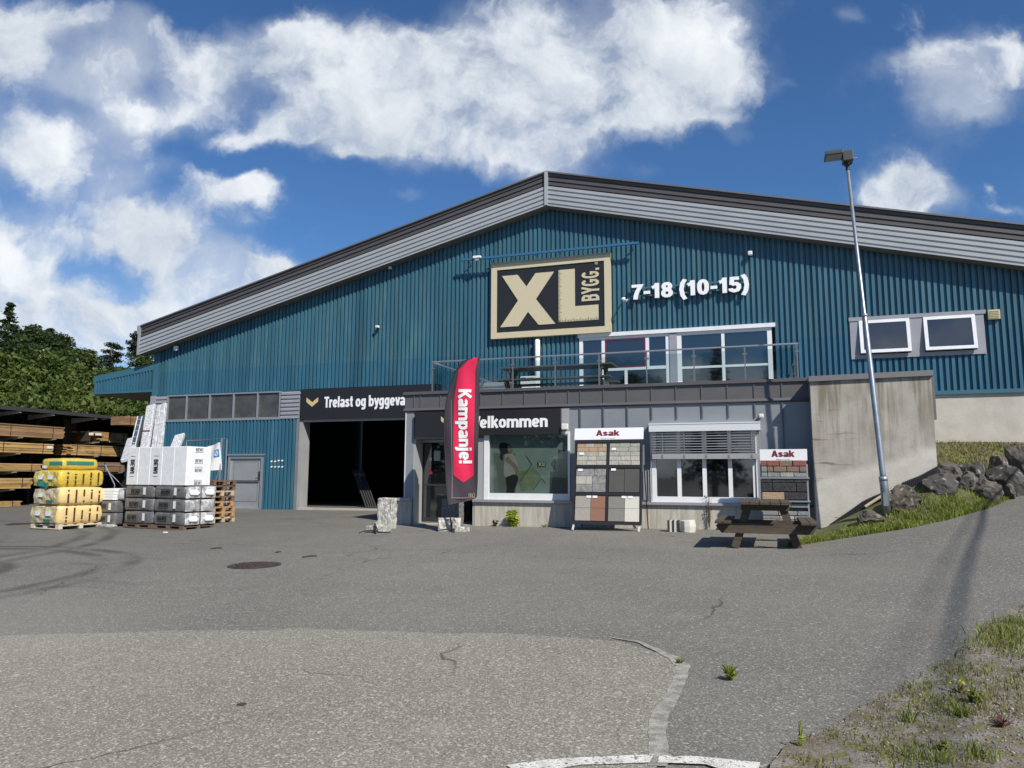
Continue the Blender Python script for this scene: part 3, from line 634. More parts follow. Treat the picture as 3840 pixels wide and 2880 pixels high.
w = winset('window', (lx0, lx1, zl0, zt1-.025, .12), [(X(1118), X(1139), zl0, zt1-.1), (X(1398), X(1420), zr, zt1-.1), (X(1262), X(1280), zl0, zr)], [(X(1139), lx1-.1, zr-.05, zr+.05)], whitef)
for a, b, c, d in ((lx0+.12, X(1118), zl0+.1, zt1-.1), (X(1139), X(1398), zr+.05, zt1-.1), (X(1420), lx1-.12, zr+.05, zt1-.1), (X(1139), X(1262), zl0+.1, zr-.05), (X(1280), lx1-.12, zl0+.1, zr-.05)):
    MB().box((a, D-.02, c), (b, D, d)).build('pane', glassd, w)
mb = MB(); a, b, c, d = X(1143), X(1394), zr+.055, zt1-.13
for q in ((a, a+.02, c, d), (b-.02, b, c, d), (a+.02, b-.02, c, c+.02), (a+.02, b-.02, d-.02, d)): mb.box((q[0], D-.065, q[2]), (q[1], D-.02, q[3]))
mb.build('red_sash', mat('red_sash', (.22, .02, .03), .5), w)
rx0, rx1 = X(1600), X(2205); zr2 = Z(888, 2750)
mb = MB(); mb.box((lx1, D-.09, zl0), (rx0, D+.03, zt1-.02)); mb.build('window_post', greyl, wh)
w = winset('window', (rx0, rx1, zl0, zt1-.025, .13), [(X(1882), X(1902), zl0, zt1-.1)], [(rx0+.1, rx1-.1, zr2-.035, zr2+.035)], whitef)
for a, b in ((rx0+.13, X(1882)), (X(1902), rx1-.13)):
    for c, d in ((zl0+.1, zr2-.035), (zr2+.035, zt1-.1)): MB().box((a, D-.02, c), (b, D, d)).build('pane', glassd, w)
# right-hand windows
mb = MB(); x0, x1, z0, z1 = w2a.x, w2b.x, w2b.z, w2a.z
mb.box((x0-.02, D-.10, z1-.07), (x1+.05, D+.02, z1+.04)); mb.box((x0, D-.09, z0-.02), (x1, D+.02, z0+.10)); mb.box((x0, D-.08, z0+.1), (x0+.24, D+.02, z1-.07)); mb.box((x1-.22, D-.08, z0+.1), (x1, D+.02, z1-.07))
xm0, xm1 = onY(3411, 1260, D).x, onY(3463, 1260, D).x
mb.box((xm0, D-.082, z0+.1), (xm1, D+.02, z1-.07)); mb.build('window_surround', greyl, wh)
for a, b in ((x0+.24, xm0), (xm1, x1-.22)):
    Mx = Matrix.Translation(Vector((0, D-.07, z1-.07))) @ Matrix.Rotation(R_(-7), 4, 'X'); h = z1-z0-.19
    mb = MB()
    for q in (((a, -.03, -h), (a+.09, .03, 0)), ((b-.09, -.03, -h), (b, .03, 0)), ((a+.09, -.03, -.09), (b-.09, .03, 0)), ((a+.09, -.03, -h), (b-.09, .03, -h+.09))): mb.box(q[0], q[1], Mx)
    sw = mb.build('window', whitef, wh)
    MB().box((a+.09, -.008, -h+.09), (b-.09, .008, -.09), Mx).build('pane', glassd, sw)
p = onY(3700, 1180, D); mb = MB(); mb.box((p.x-.0, D-.16, p.z-.16), (p.x+.28, D-.05, p.z+.1))
for i in range(5): mb.box((p.x+.03, D-.175, p.z-.13+i*.045), (p.x+.25, D-.15, p.z-.11+i*.045))
mb.build('vent', mat('vent_yellow', (.50, .46, .27), .6), wh)
MB().box((1.2, D+.0, .2), (RXX-.5, D+.5, zRB-.11)).build('plinth', concr, wh)
# lean-to canopy at the left side
cTL = onY(356, 1412, D); cBL = onY(357, 1481, D); cBR = onY(568, 1468.5, D); cTR = onY(575, 1366, D)
mb = MB(); xL = cTL.x; zB = .5*(cBL.z+cBR.z)
ct = lambda x: cTL.z+(cTR.z-cTL.z)*(x-xL)/(cTR.x-xL)
corr(mb, xL+.02, cornX-.02, lambda x: zB+.1, lambda x: ct(x)-.22, y=D-.0)
cp = mb.build('canopy', blue, wh)
mb = MB(); mb.prism([(xL, D-.065, ct(xL)-.25), (xL, D-.065, ct(xL)), (cornX, D-.065, ct(cornX)), (cornX, D-.065, ct(cornX)-.25)], (0, .12, 0)); mb.box((xL, D-.055, zB), (cornX, D+.05, zB+.11)); mb.prism([(xL, D+.055, zB+.01), (xL, D+.055, ct(xL)-.05), (cornX, D+.055, ct(cornX)-.05), (cornX, D+.055, zB+.01)], (0, 22, 0))
mb.build('canopy_trim', bluetrim, cp)
MB().box((xL+.02, D+.06, zB-.02), (cornX-.02, D+22, zB+.005)).build('canopy_soffit', soffm, cp)
# ------------------------------------------------------------------ entrance annex
AY = 17.5
panel = mat('zinc_panel', (.25, .27, .29), .45, .1, (.225, .24, .26), 2, spec=.4)
pardark = mat('parapet_panel', (.118, .112, .114), .5, .1, (.10, .096, .098), 2)
capm = mat('parapet_cap', (.105, .10, .105), .45, .15)
seam = mat('seam_rib', (.10, .105, .115), .5)
A = lambda px, py: onY(px, py, AY)
aL = A(1519, 1500).x; aR = WALLX0
zP1 = .5*(A(1527, 1474).z+A(3025, 1413).z); zF = .5*(A(1521, 1543).z+A(2950, 1499).z); zS = .5*(A(1804, 1877).z+A(2740, 1892).z)
zGr = lambda x: H(x, AY)-.08
an = thing('entrance_annex', 'low grey zinc-clad entrance annex with dark parapet and concrete plinth', 'annex', (-4, AY, H(-4, AY)))
mb = MB(); mb.box((aL, AY, zF), (aR, AY+.12, zP1-.06)); mb.box((aL, AY+.12, zF), (aL+.12, D-.06, zP1-.06))
mb.cut = len(mb.f)
for px in (1554, 1578.6, 1652.7, 1727, 1803, 1886, 1967, 2049, 2132, 2177, 2264, 2352.5, 2443.6, 2536, 2632, 2729, 2830, 2934): x = A(px, 1520).x; mb.box((x-.012, AY-.022, zF+.03), (x+.012, AY-.002, zP1-.08))
mb.build('parapet', [pardark, seam], an)
mb = MB(); mb.box((aL-.04, AY-.05, zP1-.075), (aR-.02, AY+.2, zP1)); mb.box((aL-.04, AY+.2, zP1-.075), (aL+.16, D-.06, zP1)); mb.build('parapet_cap', capm, an)
mb = MB(); mb.prism([(aL-.02, AY-.02, zF+.06), (aL-.02, AY-.05, zF), (aL-.02, AY+.01, zF-.04), (aL-.02, AY+.1, zF-.04), (aL-.02, AY+.1, zF+.06)], (aR-aL, 0, 0)); mb.build('flashing', capm, an)
MB().box((aL+.13, AY+.13, deckZ-.25), (aR, D-.06, deckZ)).build('deck', mat('deck_boards', (.20, .19, .18), .8), an)
# openings
sx0, sx1 = A(1816, 1750).x, A(2138, 1750).x; szb = A(2000, 1866).z
bx0_, bx1_ = A(2440, 1800).x, A(2842, 1800).x; bzb = .5*(A(2462, 1875).z+A(2834, 1882).z); bzt = A(2640, 1600).z
px0, px1 = A(1521, 1700).x, A(1550, 1700).x; ddx0, ddx1 = onY(1583, 1800, AY+.5).x, onY(1801, 1800, AY+.5).x; dzt = A(1700, 1645).z
zTopW = zF-.04
mb = MB()
mb.box((px0, AY+.0, zS-.03), (px1, D-.06, zTopW))                   # left pillar and the side wall behind it
mb.box((sx1, AY+.01, zS), (bx0_, AY+.15, zTopW)); mb.box((bx0_, AY+.01, bzt), (bx1_, AY+.15, zTopW)); mb.box((bx1_, AY+.01, zS), (aR, AY+.15, zTopW))
mb.box((px1, AY+.06, dzt), (sx1, AY+.2, zTopW))
mb.cut = len(mb.f)
for px in (2176, 2263, 2353, 2444, 2538, 2634, 2732, 2831.5, 2936): x = A(px, 1560).x; zb_ = bzt+.2 if bx0_ < x < bx1_ else zS; mb.box((x-.014, AY-.025, zb_), (x+.014, AY+.008, zTopW-.002))
mb.build('panel_wall', [panel, seam], an)
mb = MB(); mb.box((px0-.02, AY-.01, zS), (px0+.0, AY+.05, zTopW)); mb.build('corner_edge', whitef, an)
# plinth and sills
mb = MB(); pl0 = A(1493, 1900).x
mb.box((pl0, AY-.06, zGr(-9)-.1), (px1-.02, AY+.5, zS-.03)); mb.box((pl0, AY+.5, zGr(-9)-.1), (px1-.04, D-.06, zS-.03)); mb.box((ddx1+.06, AY-.03, zGr(-7)-.1), (aR, AY+.3, zS-.03)); mb.build('plinth', conc, an)
mb = MB(); mb.box((pl0-.06, AY-.12, zS-.03), (px1-.01, AY+.0, zS+.04)); mb.box((pl0-.06, AY, zS-.03), (px0, D-.1, zS+.04)); mb.build('sill', mat('sill_metal', (.36, .36, .38), .4, .3), an)
MB().box((ddx1+.02, AY-.10, zS-.03), (sx1+.06, AY+.01, zS+.025)).build('sill', MATS['sill_metal'], an); MB().box((bx0_-.3, AY-.10, zS-.03), (bx1_+.1, AY+.01, zS+.025)).build('sill', MATS['sill_metal'], an)
# interior
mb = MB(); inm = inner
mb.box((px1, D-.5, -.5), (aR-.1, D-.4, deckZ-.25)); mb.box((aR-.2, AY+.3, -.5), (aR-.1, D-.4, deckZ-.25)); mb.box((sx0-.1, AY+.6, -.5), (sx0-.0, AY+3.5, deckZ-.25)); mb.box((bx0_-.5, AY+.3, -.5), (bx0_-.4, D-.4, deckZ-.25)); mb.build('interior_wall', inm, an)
MB().box((px1, AY+.45, -.45), (aR-.2, D-.5, H(-6, AY)+.03)).build('floor', mat('shop_floor', (.13, .125, .115), .5), an)
MB().box((px1-.02, AY-.0, -.2), (ddx1+.06, AY+.45, H(-8, AY)+.02)).build('door_step', mat('step_concrete', (.42, .40, .35), .9, 0, (.33, .31, .27), 5), an)
# entrance doorway
dl = mat('door_light_frame', (.40, .405, .40), .5, .2)
mb = MB(); DY = AY+.5
mb.box((px1, AY+.02, -.1), (px1+.05, DY+.05, dzt)); mb.box((px1+.05, DY-.04, -.1), (ddx0, DY+.05, dzt)); mb.box((px1+.05, DY-.06, dzt-.07), (ddx1, DY+.05, dzt)); mb.box((ddx1, AY-.02, -.1), (ddx1+.08, DY+.05, dzt+.0)); mb.box((ddx1+.08, AY-.01, zS+.03), (sx0, AY+.1, dzt))
mb.build('door_frame', dl, an)
ex = ddx0; DW = .5*(ddx1-ddx0)
mb = MB(); zb_ = H(-8, DY)+.03
mb.box((ex, DY, zb_), (ex+.05, DY+.04, dzt-.07)); mb.box((ex+DW-.05, DY, zb_), (ex+DW, DY+.04, dzt-.07)); mb.box((ex+.05, DY, zb_), (ex+DW-.05, DY+.04, zb_+.12)); mb.box((ex+.05, DY, zb_+.95), (ex+DW-.05, DY+.04, zb_+1.0))
lf = mb.build('door', mat('door_dark_frame', (.03, .03, .032), .5), an)
MB().box((ex+.05, DY+.015, zb_+.12), (ex+DW-.05, DY+.025, dzt-.09)).build('glass', glassd, lf)
paper = mat('paper_shade', (.30, .30, .30), .7)
for q, m_ in (((1628, 1690, 1651, 1728), paper), ((1611, 1716, 1619, 1727), mat('lock_white', (.55, .55, .55), .5)), ((1610, 1766, 1621, 1778), mat('sticker_red', (.30, .01, .02), .5))):
    a, b = onY(q[0], q[1], DY), onY(q[2], q[3], DY); MB().box((a.x, DY-.004, b.z), (b.x, DY-.001, a.z)).build('notice', m_, lf)
mb = MB(); mb.box((ex+.06, DY+.9, zb_), (ex+.75, DY+1.6, zb_+.9)); mb.build('counter', mat('counter_white', (.45, .44, .42), .6), an)
# shop window with poster
mb = MB(); f0 = sx0; f1 = sx1; zt_ = A(2000, 1620).z
mb.box((f0, AY-.03, zS+.03), (f0+.13, AY+.08, zt_)); mb.box((f1-.05, AY-.03, zS+.03), (f1, AY+.08, zt_)); mb.box((f0+.13, AY-.025, zS+.03), (f1-.05, AY+.08, szb+.10)); mb.box((f0+.13, AY-.025, zt_-.06), (f1-.05, AY+.08, zt_))
sw = mb.build('shop_window', whitef, an)
gl = bpy.data.materials.new('clear_glass'); gl.use_nodes = True; t_ = gl.node_tree; t_.nodes.clear()
o_ = t_.nodes.new('ShaderNodeOutputMaterial'); mx_ = t_.nodes.new('ShaderNodeMixShader'); tr_ = t_.nodes.new('ShaderNodeBsdfTransparent'); gs_ = t_.nodes.new('ShaderNodeBsdfGlossy'); lw_ = t_.nodes.new('ShaderNodeLayerWeight'); pw_ = t_.nodes.new('ShaderNodeMath'); pw_.operation = 'POWER'; fr_ = t_.nodes.new('ShaderNodeMath'); fr_.operation = 'MULTIPLY_ADD'; lw_.inputs[0].default_value = .5; pw_.inputs[1].default_value = 4; fr_.inputs[1].default_value = .75; t_.links.new(lw_.outputs['Facing'], pw_.inputs[0]); t_.links.new(pw_.outputs[0], fr_.inputs[0])
fr_.inputs[2].default_value = .05; gs_.inputs['Roughness'].default_value = .02; tr_.inputs['Color'].default_value = (.82, .87, .85, 1)
t_.links.new(fr_.outputs[0], mx_.inputs[0]); t_.links.new(tr_.outputs[0], mx_.inputs[1]); t_.links.new(gs_.outputs[0], mx_.inputs[2]); t_.links.new(mx_.outputs[0], o_.inputs[0])
MB().box((f0+.13, AY+.02, szb+.10), (f1-.05, AY+.03, zt_-.06)).build('glass', gl, sw)
# flat printed poster just behind the glass: sky, field, a person in profile and the shop logo
PYY = AY+.10
def flat(name, pts, m, y, par):
    return MB().face([(onY(px, py, PYY).x, y, onY(px, py, PYY).z) for px, py in pts]).build(name, m, par)
Q = lambda x, y: (1860+x*.1567, 1640+y*.1567)
pm = lambda n, c, c2=None: mat('print_'+n, c, .7, 0, c2, 5, (.35, .65)) if c2 else mat('print_'+n, c, .7)
po = MB().box((f0+.10, PYY, szb), (f1-.02, PYY+.01, zt_)).build('poster', pm('pale', (0.230, 0.270, 0.259), (0.196, 0.230, 0.218)), an)
flat('poster_wall', [Q(-60, 375), Q(470, 375), Q(470, 1400), Q(-60, 1400)], pm('wall', (0.149, 0.149, 0.136), (0.115, 0.127, 0.115)), PYY-.0015, po)
flat('poster_wall', [Q(1480, 300), Q(1800, 300), Q(1800, 1400), Q(1280, 1400), Q(1290, 830), Q(1480, 820)], pm('shade', (0.058, 0.071, 0.078), (0.043, 0.053, 0.058)), PYY-.002, po)
flat('poster_field', [Q(570, 810), Q(700, 800), Q(880, 700), Q(960, 800), Q(1060, 870), Q(1090, 990), Q(960, 1180), Q(890, 1270), Q(620, 1300), Q(570, 1150)], pm('field', (0.138, 0.172, 0.069), (0.196, 0.218, 0.161)), PYY-.003, po)
skin = pm('skin', (0.230, 0.149, 0.115)); hair = pm('hair', (.012, .012, .014))
flat('poster_figure', [Q(90, 140), Q(170, 120), Q(270, 150), Q(340, 170), Q(385, 240), Q(400, 330), Q(350, 380), Q(300, 370), Q(240, 385), Q(170, 420), Q(165, 540), Q(130, 560), Q(95, 500), Q(95, 420), Q(110, 380), Q(75, 260)], hair, PYY-.004, po)
flat('poster_figure', [Q(270, 190), Q(340, 180), Q(392, 250), Q(398, 320), Q(345, 372), Q(290, 350)], skin, PYY-.005, po)
flat('poster_figure', [Q(210, 420), Q(300, 395), Q(390, 385), Q(450, 450), Q(490, 560), Q(530, 640), Q(520, 700), Q(470, 760), Q(500, 890), Q(400, 890), Q(240, 965), Q(185, 900), Q(190, 700), Q(205, 560)], pm('shirt', (0.375, 0.356, 0.322), (0.310, 0.253, 0.218)), PYY-.005, po)
flat('poster_figure', [Q(230, 480), Q(300, 450), Q(360, 540), Q(480, 650), Q(540, 760), Q(560, 900), Q(555, 1030), Q(600, 1140), Q(585, 1155), Q(555, 1120), Q(530, 1040), Q(480, 900), Q(420, 740), Q(330, 640), Q(250, 600), Q(220, 540)], skin, PYY-.006, po)
flat('poster_figure', [Q(230, 960), Q(380, 900), Q(495, 890), Q(535, 980), Q(510, 1100), Q(450, 1250), Q(440, 1400), Q(238, 1400), Q(262, 1200), Q(245, 1080)], hair, PYY-.0065, po)
ln = pm('line', (.03, .04, .04))
for q in ([(720, 440), (860, 650)], [(860, 650), (580, 1050)], [(1450, 470), (1330, 640)], [(1330, 640), (1600, 1000)], [(1190, 1110), (1090, 985)], [(1090, 985), (890, 1270)]):
    a, b = [Vector((onY(*Q(*z_), PYY).x, 0, onY(*Q(*z_), PYY).z)) for z_ in q]; d = (b-a).normalized(); n_ = Vector((d.z, 0, -d.x))*.008
    MB().face([(p.x, PYY-.007, p.z) for p in (a-n_, b-n_, b+n_, a+n_)]).build('poster_line', ln, po)
cream = mat('sign_cream', (.60, .53, .36), .5, 0, (.54, .475, .32), 40, (.4, .6)); sblack = mat('sign_black', (.016, .016, .018), .45)
swhite = mat('sign_white', (.85, .85, .85), .45)
def xl_logo(par, fn, d, ticks=True):
    """the X, the ruler-edged L and BYGG inside a unit square face; fn(s,t)->point, d = depth vector"""
    def pl(name, pts): return MB().prism([fn(*p) for p in pts], d).build(name, cream, par)
    pl('letter', [(.035, .085), (.21, .085), (.30, .30), (.40, .085), (.555, .085), (.375, .49), (.545, .90), (.37, .90), (.285, .70), (.20, .90), (.05, .90), (.205, .49)][::-1])
    if not ticks:
        pl('letter', [(.60, .085), (.94, .085), (.94, .30), (.76, .30), (.76, .90), (.60, .90)][::-1]); pl('letter', [(.82, .38), (.92, .38), (.92, .9), (.82, .9)][::-1]); return
    pts = [(.585, .105)]                                   # ruler ticks cut into the foot and the stem
    x0, x1 = .585, .945
    n = 26
    for i in range(n):
        x = x0+(x1-x0)*(i+.35)/n; w = .0035; h = .05 if i % 5 == 4 else .028
        pts += [(x, .105), (x, .105+h), (x+w*1.6, .105+h), (x+w*1.6, .105)]
    pts += [(x1, .105), (x1, .335), (.735, .335), (.735, .915), (.585, .915)]
    n = 40
    for i in range(n):
        y = .915-(.915-.105)*(i+.5)/n; h = .03 if i % 5 == 2 else .017
        pts += [(.585, y), (.585+h, y), (.585+h, y-.007), (.585, y-.007)]
    pl('letter', pts[::-1])
    lettering('lettering', 'BYGG.', cream, par, lambda s, t: fn(.955-.165*t, .40+.5*s), None, .17)
# logo seen on the poster
a, b = onY(*Q(998, 585), PYY), onY(*Q(1192, 700), PYY)
lg = MB().box((a.x, PYY-.012, b.z), (b.x, PYY-.008, a.z)).build('poster_logo', sblack, po)
# (its letters are flat printed shapes)
def pf(s, t): return (a.x+(b.x-a.x)*s, PYY-.013, b.z+(a.z-b.z)*t)
for pts in ([(.06, .1), (.2, .1), (.3, .35), (.4, .1), (.55, .1), (.37, .5), (.54, .9), (.38, .9), (.29, .68), (.2, .9), (.06, .9), (.22, .5)], [(.60, .1), (.92, .1), (.92, .3), (.74, .3), (.74, .9), (.60, .9)], [(.84, .4), (.92, .4), (.92, .9), (.84, .9)]):
    MB().face([pf(*p) for p in pts]).build('poster_logo_letter', cream, po)
# office window with outside blind
mb = MB(); zt2 = bzt
yv = AY-.02
mb.box((bx0_, yv, zS+.03), (bx0_+.14, AY+.1, zt2)); mb.box((bx1_-.10, yv, zS+.03), (bx1_, AY+.1, zt2)); mb.box((bx0_+.14, yv+.003, zS+.03), (bx1_-.1, AY+.1, zS+.16))
mx_l = [A(p, 1800).x for p in (2548, 2643, 2740)]
for x in mx_l: mb.box((x-.045, yv+.005, zS+.16), (x+.045, AY+.09, zt2))
ow = mb.build('office_window', whitef, an)
xs_ = [bx0_+.14-.045]+mx_l+[bx1_-.1+.045]
for i in range(4): MB().box((xs_[i]+.045, AY+.03, zS+.16), (xs_[i+1]-.045, AY+.05, zt2)).build('pane', glassd, ow)
q0 = onY(2433, 1619, AY-.2); q1 = onY(2850.6, 1580, AY-.2)
mb = MB(); mb.box((q0.x, AY-.19, q0.z), (q1.x, AY+.005, q1.z-.03)); mb.box((q0.x-.005, AY-.20, q1.z-.03), (q1.x+.005, AY+.005, q1.z)); bb = mb.build('blind_box', mat('blind_white', (.66, .68, .70), .5, .1), an)
zbr0, zbr1 = onY(2640, 1721, AY-.12).z, onY(2640, 1701, AY-.12).z
mb = MB(); n = 8
for i in range(n):
    z = zbr1+.03+(q0.z-zbr1-.03)*(i+.3)/n
    mb.prism([(q0.x+.05, AY-.155, z-.012), (q0.x+.05, AY-.155, z), (q0.x+.05, AY-.08, z+.006), (q0.x+.05, AY-.08, z+.002)], (q1.x-q0.x-.1, 0, 0))
slatm = mat('blind_slat', (.42, .43, .44), .4, .3)
mb.build('blind_slat', slatm, bb)
mb = MB(); mb.box((q0.x+.06, AY-.16, zbr0), (q1.x-.05, AY-.07, zbr1)); mb.build('blind_rail', mat('blind_rail', (.36, .365, .37), .5, .2), bb)
mb = MB()
for x in (q0.x+.3, q0.x+.3+(q1.x-q0.x-.5)*.25, q0.x+.3+(q1.x-q0.x-.5)*.5, q0.x+.3+(q1.x-q0.x-.5)*.75, q1.x-.2): mb.box((x-.006, AY-.165, zbr0+.04), (x+.006, AY-.16, q0.z)); mb.box((x-.02, AY-.17, zbr0+.03), (x+.02, AY-.161, zbr1-.03))
mb.build('blind_cord', mat('cord_grey', (.20, .20, .20), .7), bb)
for x in (q0.x+.03, q1.x-.03): MB().tube([(x, AY-.11, zS+.05), (x, AY-.11, q0.z)], .012, 8).build('blind_guide', alu, bb)
MB().box((A(2422, 1800).x-.06, AY-.02, A(2425, 1875).z), (A(2437, 1800).x-.03, AY+.008, A(2425, 1765).z)).build('wall_plate', greyl, an)
MB().box((A(2101, 1580).x, AY-.015, A(2120, 1632).z), (A(2136, 1580).x, AY+.01, zTopW)).build('light_panel', mat('pale_panel', (.33, .335, .35), .5), an)
# ------------------------------------------------------------------ concrete wall
cw = thing('concrete_wall', 'stained bare concrete end wall with a metal cap beside the rock bank', 'wall', (WALLX0, WALLY, 0))
zc0, zc1 = onY(3031, 1432, WALLY).z, onY(3474, 1410, WALLY).z
stain = bpy.data.materials.new('stained_concrete'); stain.use_nodes = True
def stained(m):
    t = m.node_tree; b = t.nodes['Principled BSDF']; L = t.links.new; b.inputs['Roughness'].default_value = .92; b.inputs['Specular IOR Level'].default_value = .2
    pos = t.nodes.new('ShaderNodeNewGeometry').outputs['Position']
    def mp(s):
        n = t.nodes.new('ShaderNodeMapping'); L(pos, n.inputs[0]); n.inputs['Scale'].default_value = s; return n.outputs[0]
    def nz(v, sc, d=6, r=.6):
        n = t.nodes.new('ShaderNodeTexNoise'); L(v, n.inputs[0]); n.inputs['Scale'].default_value = sc; n.inputs['Detail'].default_value = d; n.inputs['Roughness'].default_value = r; return n.outputs['Fac']
    def mr(f, a, c, d0=0., d1=1.):
        n = t.nodes.new('ShaderNodeMapRange'); L(f, n.inputs[0]); n.inputs[1].default_value = a; n.inputs[2].default_value = c; n.inputs[3].default_value = d0; n.inputs[4].default_value = d1; return n.outputs[0]
    def ma(op, a, c):
        n = t.nodes.new('ShaderNodeMath'); n.operation = op
        for i, q in enumerate((a, c)):
            if hasattr(q, 'is_output'): L(q, n.inputs[i])
            else: n.inputs[i].default_value = q
        return n.outputs[0]
    def mix(f, A_, B_):
        n = t.nodes.new('ShaderNodeMix'); n.data_type = 'RGBA'; L(f, n.inputs['Factor'])
        for k_, q in (('A', A_), ('B', B_)):
            if hasattr(q, 'is_output'): L(q, n.inputs[k_])
            else: n.inputs[k_].default_value = (*q, 1)
        return n.outputs['Result']
    sep = t.nodes.new('ShaderNodeSeparateXYZ'); L(pos, sep.inputs[0]); x, z = sep.outputs[0], sep.outputs[2]
    # the formerly buried lower part is cleaner: edge rises to the right
    line = ma('ADD', ma('SUBTRACT', z, ma('MULTIPLY', ma('SUBTRACT', x, 1.0), .33)), ma('MULTIPLY', ma('SUBTRACT', nz(pos, 3), .5), .35))
    clean = mr(line, 1.28, 1.46, 1., 0.)
    weather = mix(mr(nz(pos, 1.6), .35, .65), (.43, .41, .365), (.31, .29, .25))
    streak = ma('MULTIPLY', mr(nz(mp((4.5, 1, .35)), 1.3, 4), .46, .62), mr(ma('ADD', z, ma('MULTIPLY', nz(mp((5, 1, .2)), 1., 2), 2.0)), 2.5, 3.9))
    weather = mix(ma('MULTIPLY', streak, 1.), weather, (.21, .185, .145))
    weather = mix(mr(nz(mp((1, 1, 1.4)), 2.3, 5), .6, .72, 0, .5), weather, (.21, .195, .16))
    lower = mix(mr(nz(pos, 2.2), .35, .65), (.56, .54, .49), (.47, .445, .39))
    c = mix(clean, weather, lower)
    c = mix(mr(nz(pos, 26, 4), .55, .75, 0, .35), c, (.30, .28, .24))
    # a few horizontal formwork cracks near the left edge
    c = mix(ma('MULTIPLY', mr(nz(mp((.8, 1, 9)), 1.2, 3), .62, .68, 0, .8), mr(x, 1.3, 2.0, 1., 0.)), c, (.14, .13, .11))
    L(c, b.inputs['Base Color'])
    bp = t.nodes.new('ShaderNodeBump'); bp.inputs['Strength'].default_value = .4; bp.inputs['Distance'].default_value = .012; L(nz(pos, 45, 5), bp.inputs['Height']); L(bp.outputs[0], b.inputs['Normal'])
stained(stain)
mb = MB(); mb.prism([(WALLX0, WALLY, -.4), (WALLX1, WALLY, -.4), (WALLX1, WALLY, zc1), (WALLX0, WALLY, zc0)], (0, D-.06-WALLY, 0)); mb.build('wall', stain, cw)
mb = MB(); mb.prism([(WALLX0-.03, WALLY-.06, zc0), (WALLX1+.03, WALLY-.06, zc1), (WALLX1+.03, WALLY-.06, zc1+.115), (WALLX0-.03, WALLY-.06, zc0+.115)], (0, D-WALLY, 0)); mb.build('cap', mat('wall_cap', (.20, .19, .195), .45, .2), cw)
mb = MB(); mb.box((WALLX1, WALLY+.0, zc1-.9), (WALLX1+.05, WALLY+.12, zc1-.002)); mb.build('edge_strip', mat('edge_brown', (.14, .12, .115), .6), cw)
# black drainage membrane along the foot of the wall
mb = MB(); n = 60
for i in range(n):
    x0 = WALLX0+.25+(WALLX1-WALLX0-.25)*i/n; x1 = x0+(WALLX1-WALLX0-.25)/n*.6; x2 = WALLX0+.25+(WALLX1-WALLX0-.25)*(i+1)/n; g = lambda x: bank(x, WALLY-.02); hh = .04+.13*min(1, i/18)
    mb.face([(x0, WALLY-.05, g(x0)-.1), (x1, WALLY-.05, g(x1)-.1), (x1, WALLY-.045, g(x1)+hh), (x0, WALLY-.045, g(x0)+hh)]); mb.face([(x1, WALLY-.05, g(x1)-.1), (x2, WALLY-.015, g(x2)-.1), (x2, WALLY-.015, g(x2)+hh), (x1, WALLY-.045, g(x1)+hh)])
tag(mb.build('membrane', mat('membrane_black', (.02, .02, .022), .5)), 'black ribbed drainage membrane along the foot of the stained concrete wall', 'membrane')
mb = MB(); mb.tube([(1.95, WALLY-.10, bank(1.95, WALLY-.1)+.06), (2.35, WALLY-.14, bank(2.35, WALLY-.14)+.16), (2.62, WALLY-.2, bank(2.62, WALLY-.2)+.24)], .03, 8)
tag(mb.build('pipe', mat('pipe_yellow', (.62, .55, .38), .5)), 'short pale yellow pipe end sticking out behind the lamp post', 'pipe')
# ------------------------------------------------------------------ signs
sy = D-.22
s0, s1 = onY(1840.5, 1271.4, sy), onY(2287.5, 952, sy)
sg = thing('shop_sign', 'large cream-framed black sign with XL and BYGG letters above the balcony', 'sign', (s0.x, sy, s0.z))
w_, h_ = s1.x-s0.x, s1.z-s0.z
mb = MB(); fr = .20
mb.box((s0.x, sy, s0.z), (s0.x+fr, sy+.17, s1.z)); mb.box((s1.x-fr, sy, s0.z), (s1.x, sy+.17, s1.z)); mb.box((s0.x+fr, sy, s0.z), (s1.x-fr, sy+.17, s0.z+fr)); mb.box((s0.x+fr, sy, s1.z-fr), (s1.x-fr, sy+.17, s1.z)); mb.build('frame', cream, sg)
MB().box((s0.x-.01, sy-.03, s1.z), (s1.x+.01, sy+.17, s1.z+.05)).build('top_edge', mat('sign_top', (.40, .36, .27), .6), sg)
MB().box((s0.x+fr, sy+.03, s0.z+fr), (s1.x-fr, sy+.1, s1.z-fr)).build('panel', sblack, sg)
xl_logo(sg, lambda s, t: (s0.x+fr+(w_-2*fr)*s, sy+.012, s0.z+fr+(h_-2*fr)*t), (0, .017, 0))
MB().tube([(s0.x+fr+(w_-2*fr)*.93, sy+.012, s1.z-fr-.06), (s0.x+fr+(w_-2*fr)*.93, sy+.03, s1.z-fr-.06)], .055, 14).build('mark', mat('sign_grey', (.25, .23, .18), .6), sg)
# opening hours
oh = thing('opening_hours', 'white raised lettering 7-18 (10-15) on rails beside the big sign', 'sign', tuple(onY(2500, 1100, sy)))
c0, c1 = onY(2370, 1127, D-.2), onY(2808, 1033, D-.2)
# text bottom and top follow the wall horizontally
zt_a, zb_a = onY(2420, 1066, D-.2).z, onY(2420, 1124, D-.2).z
v0_ = zb_a-.10; v1_ = zt_a+.07
lettering('lettering', '7-18 (10-15)', swhite, oh, plane_fn(c0.x, v0_, c1.x, v1_, D-.24), (0, .05, 0), .2)
mb = MB()
for z in (v0_+.22, v1_-.2): mb.box((c0.x-.02, D-.16, z), (c1.x+.02, D-.12, z+.05)); [mb.box((x, D-.12, z+.005), (x+.03, D-.045, z+.045)) for x in np.linspace(c0.x+.1, c1.x-.1, 6)]
mb.build('rail', bluetrim, oh)
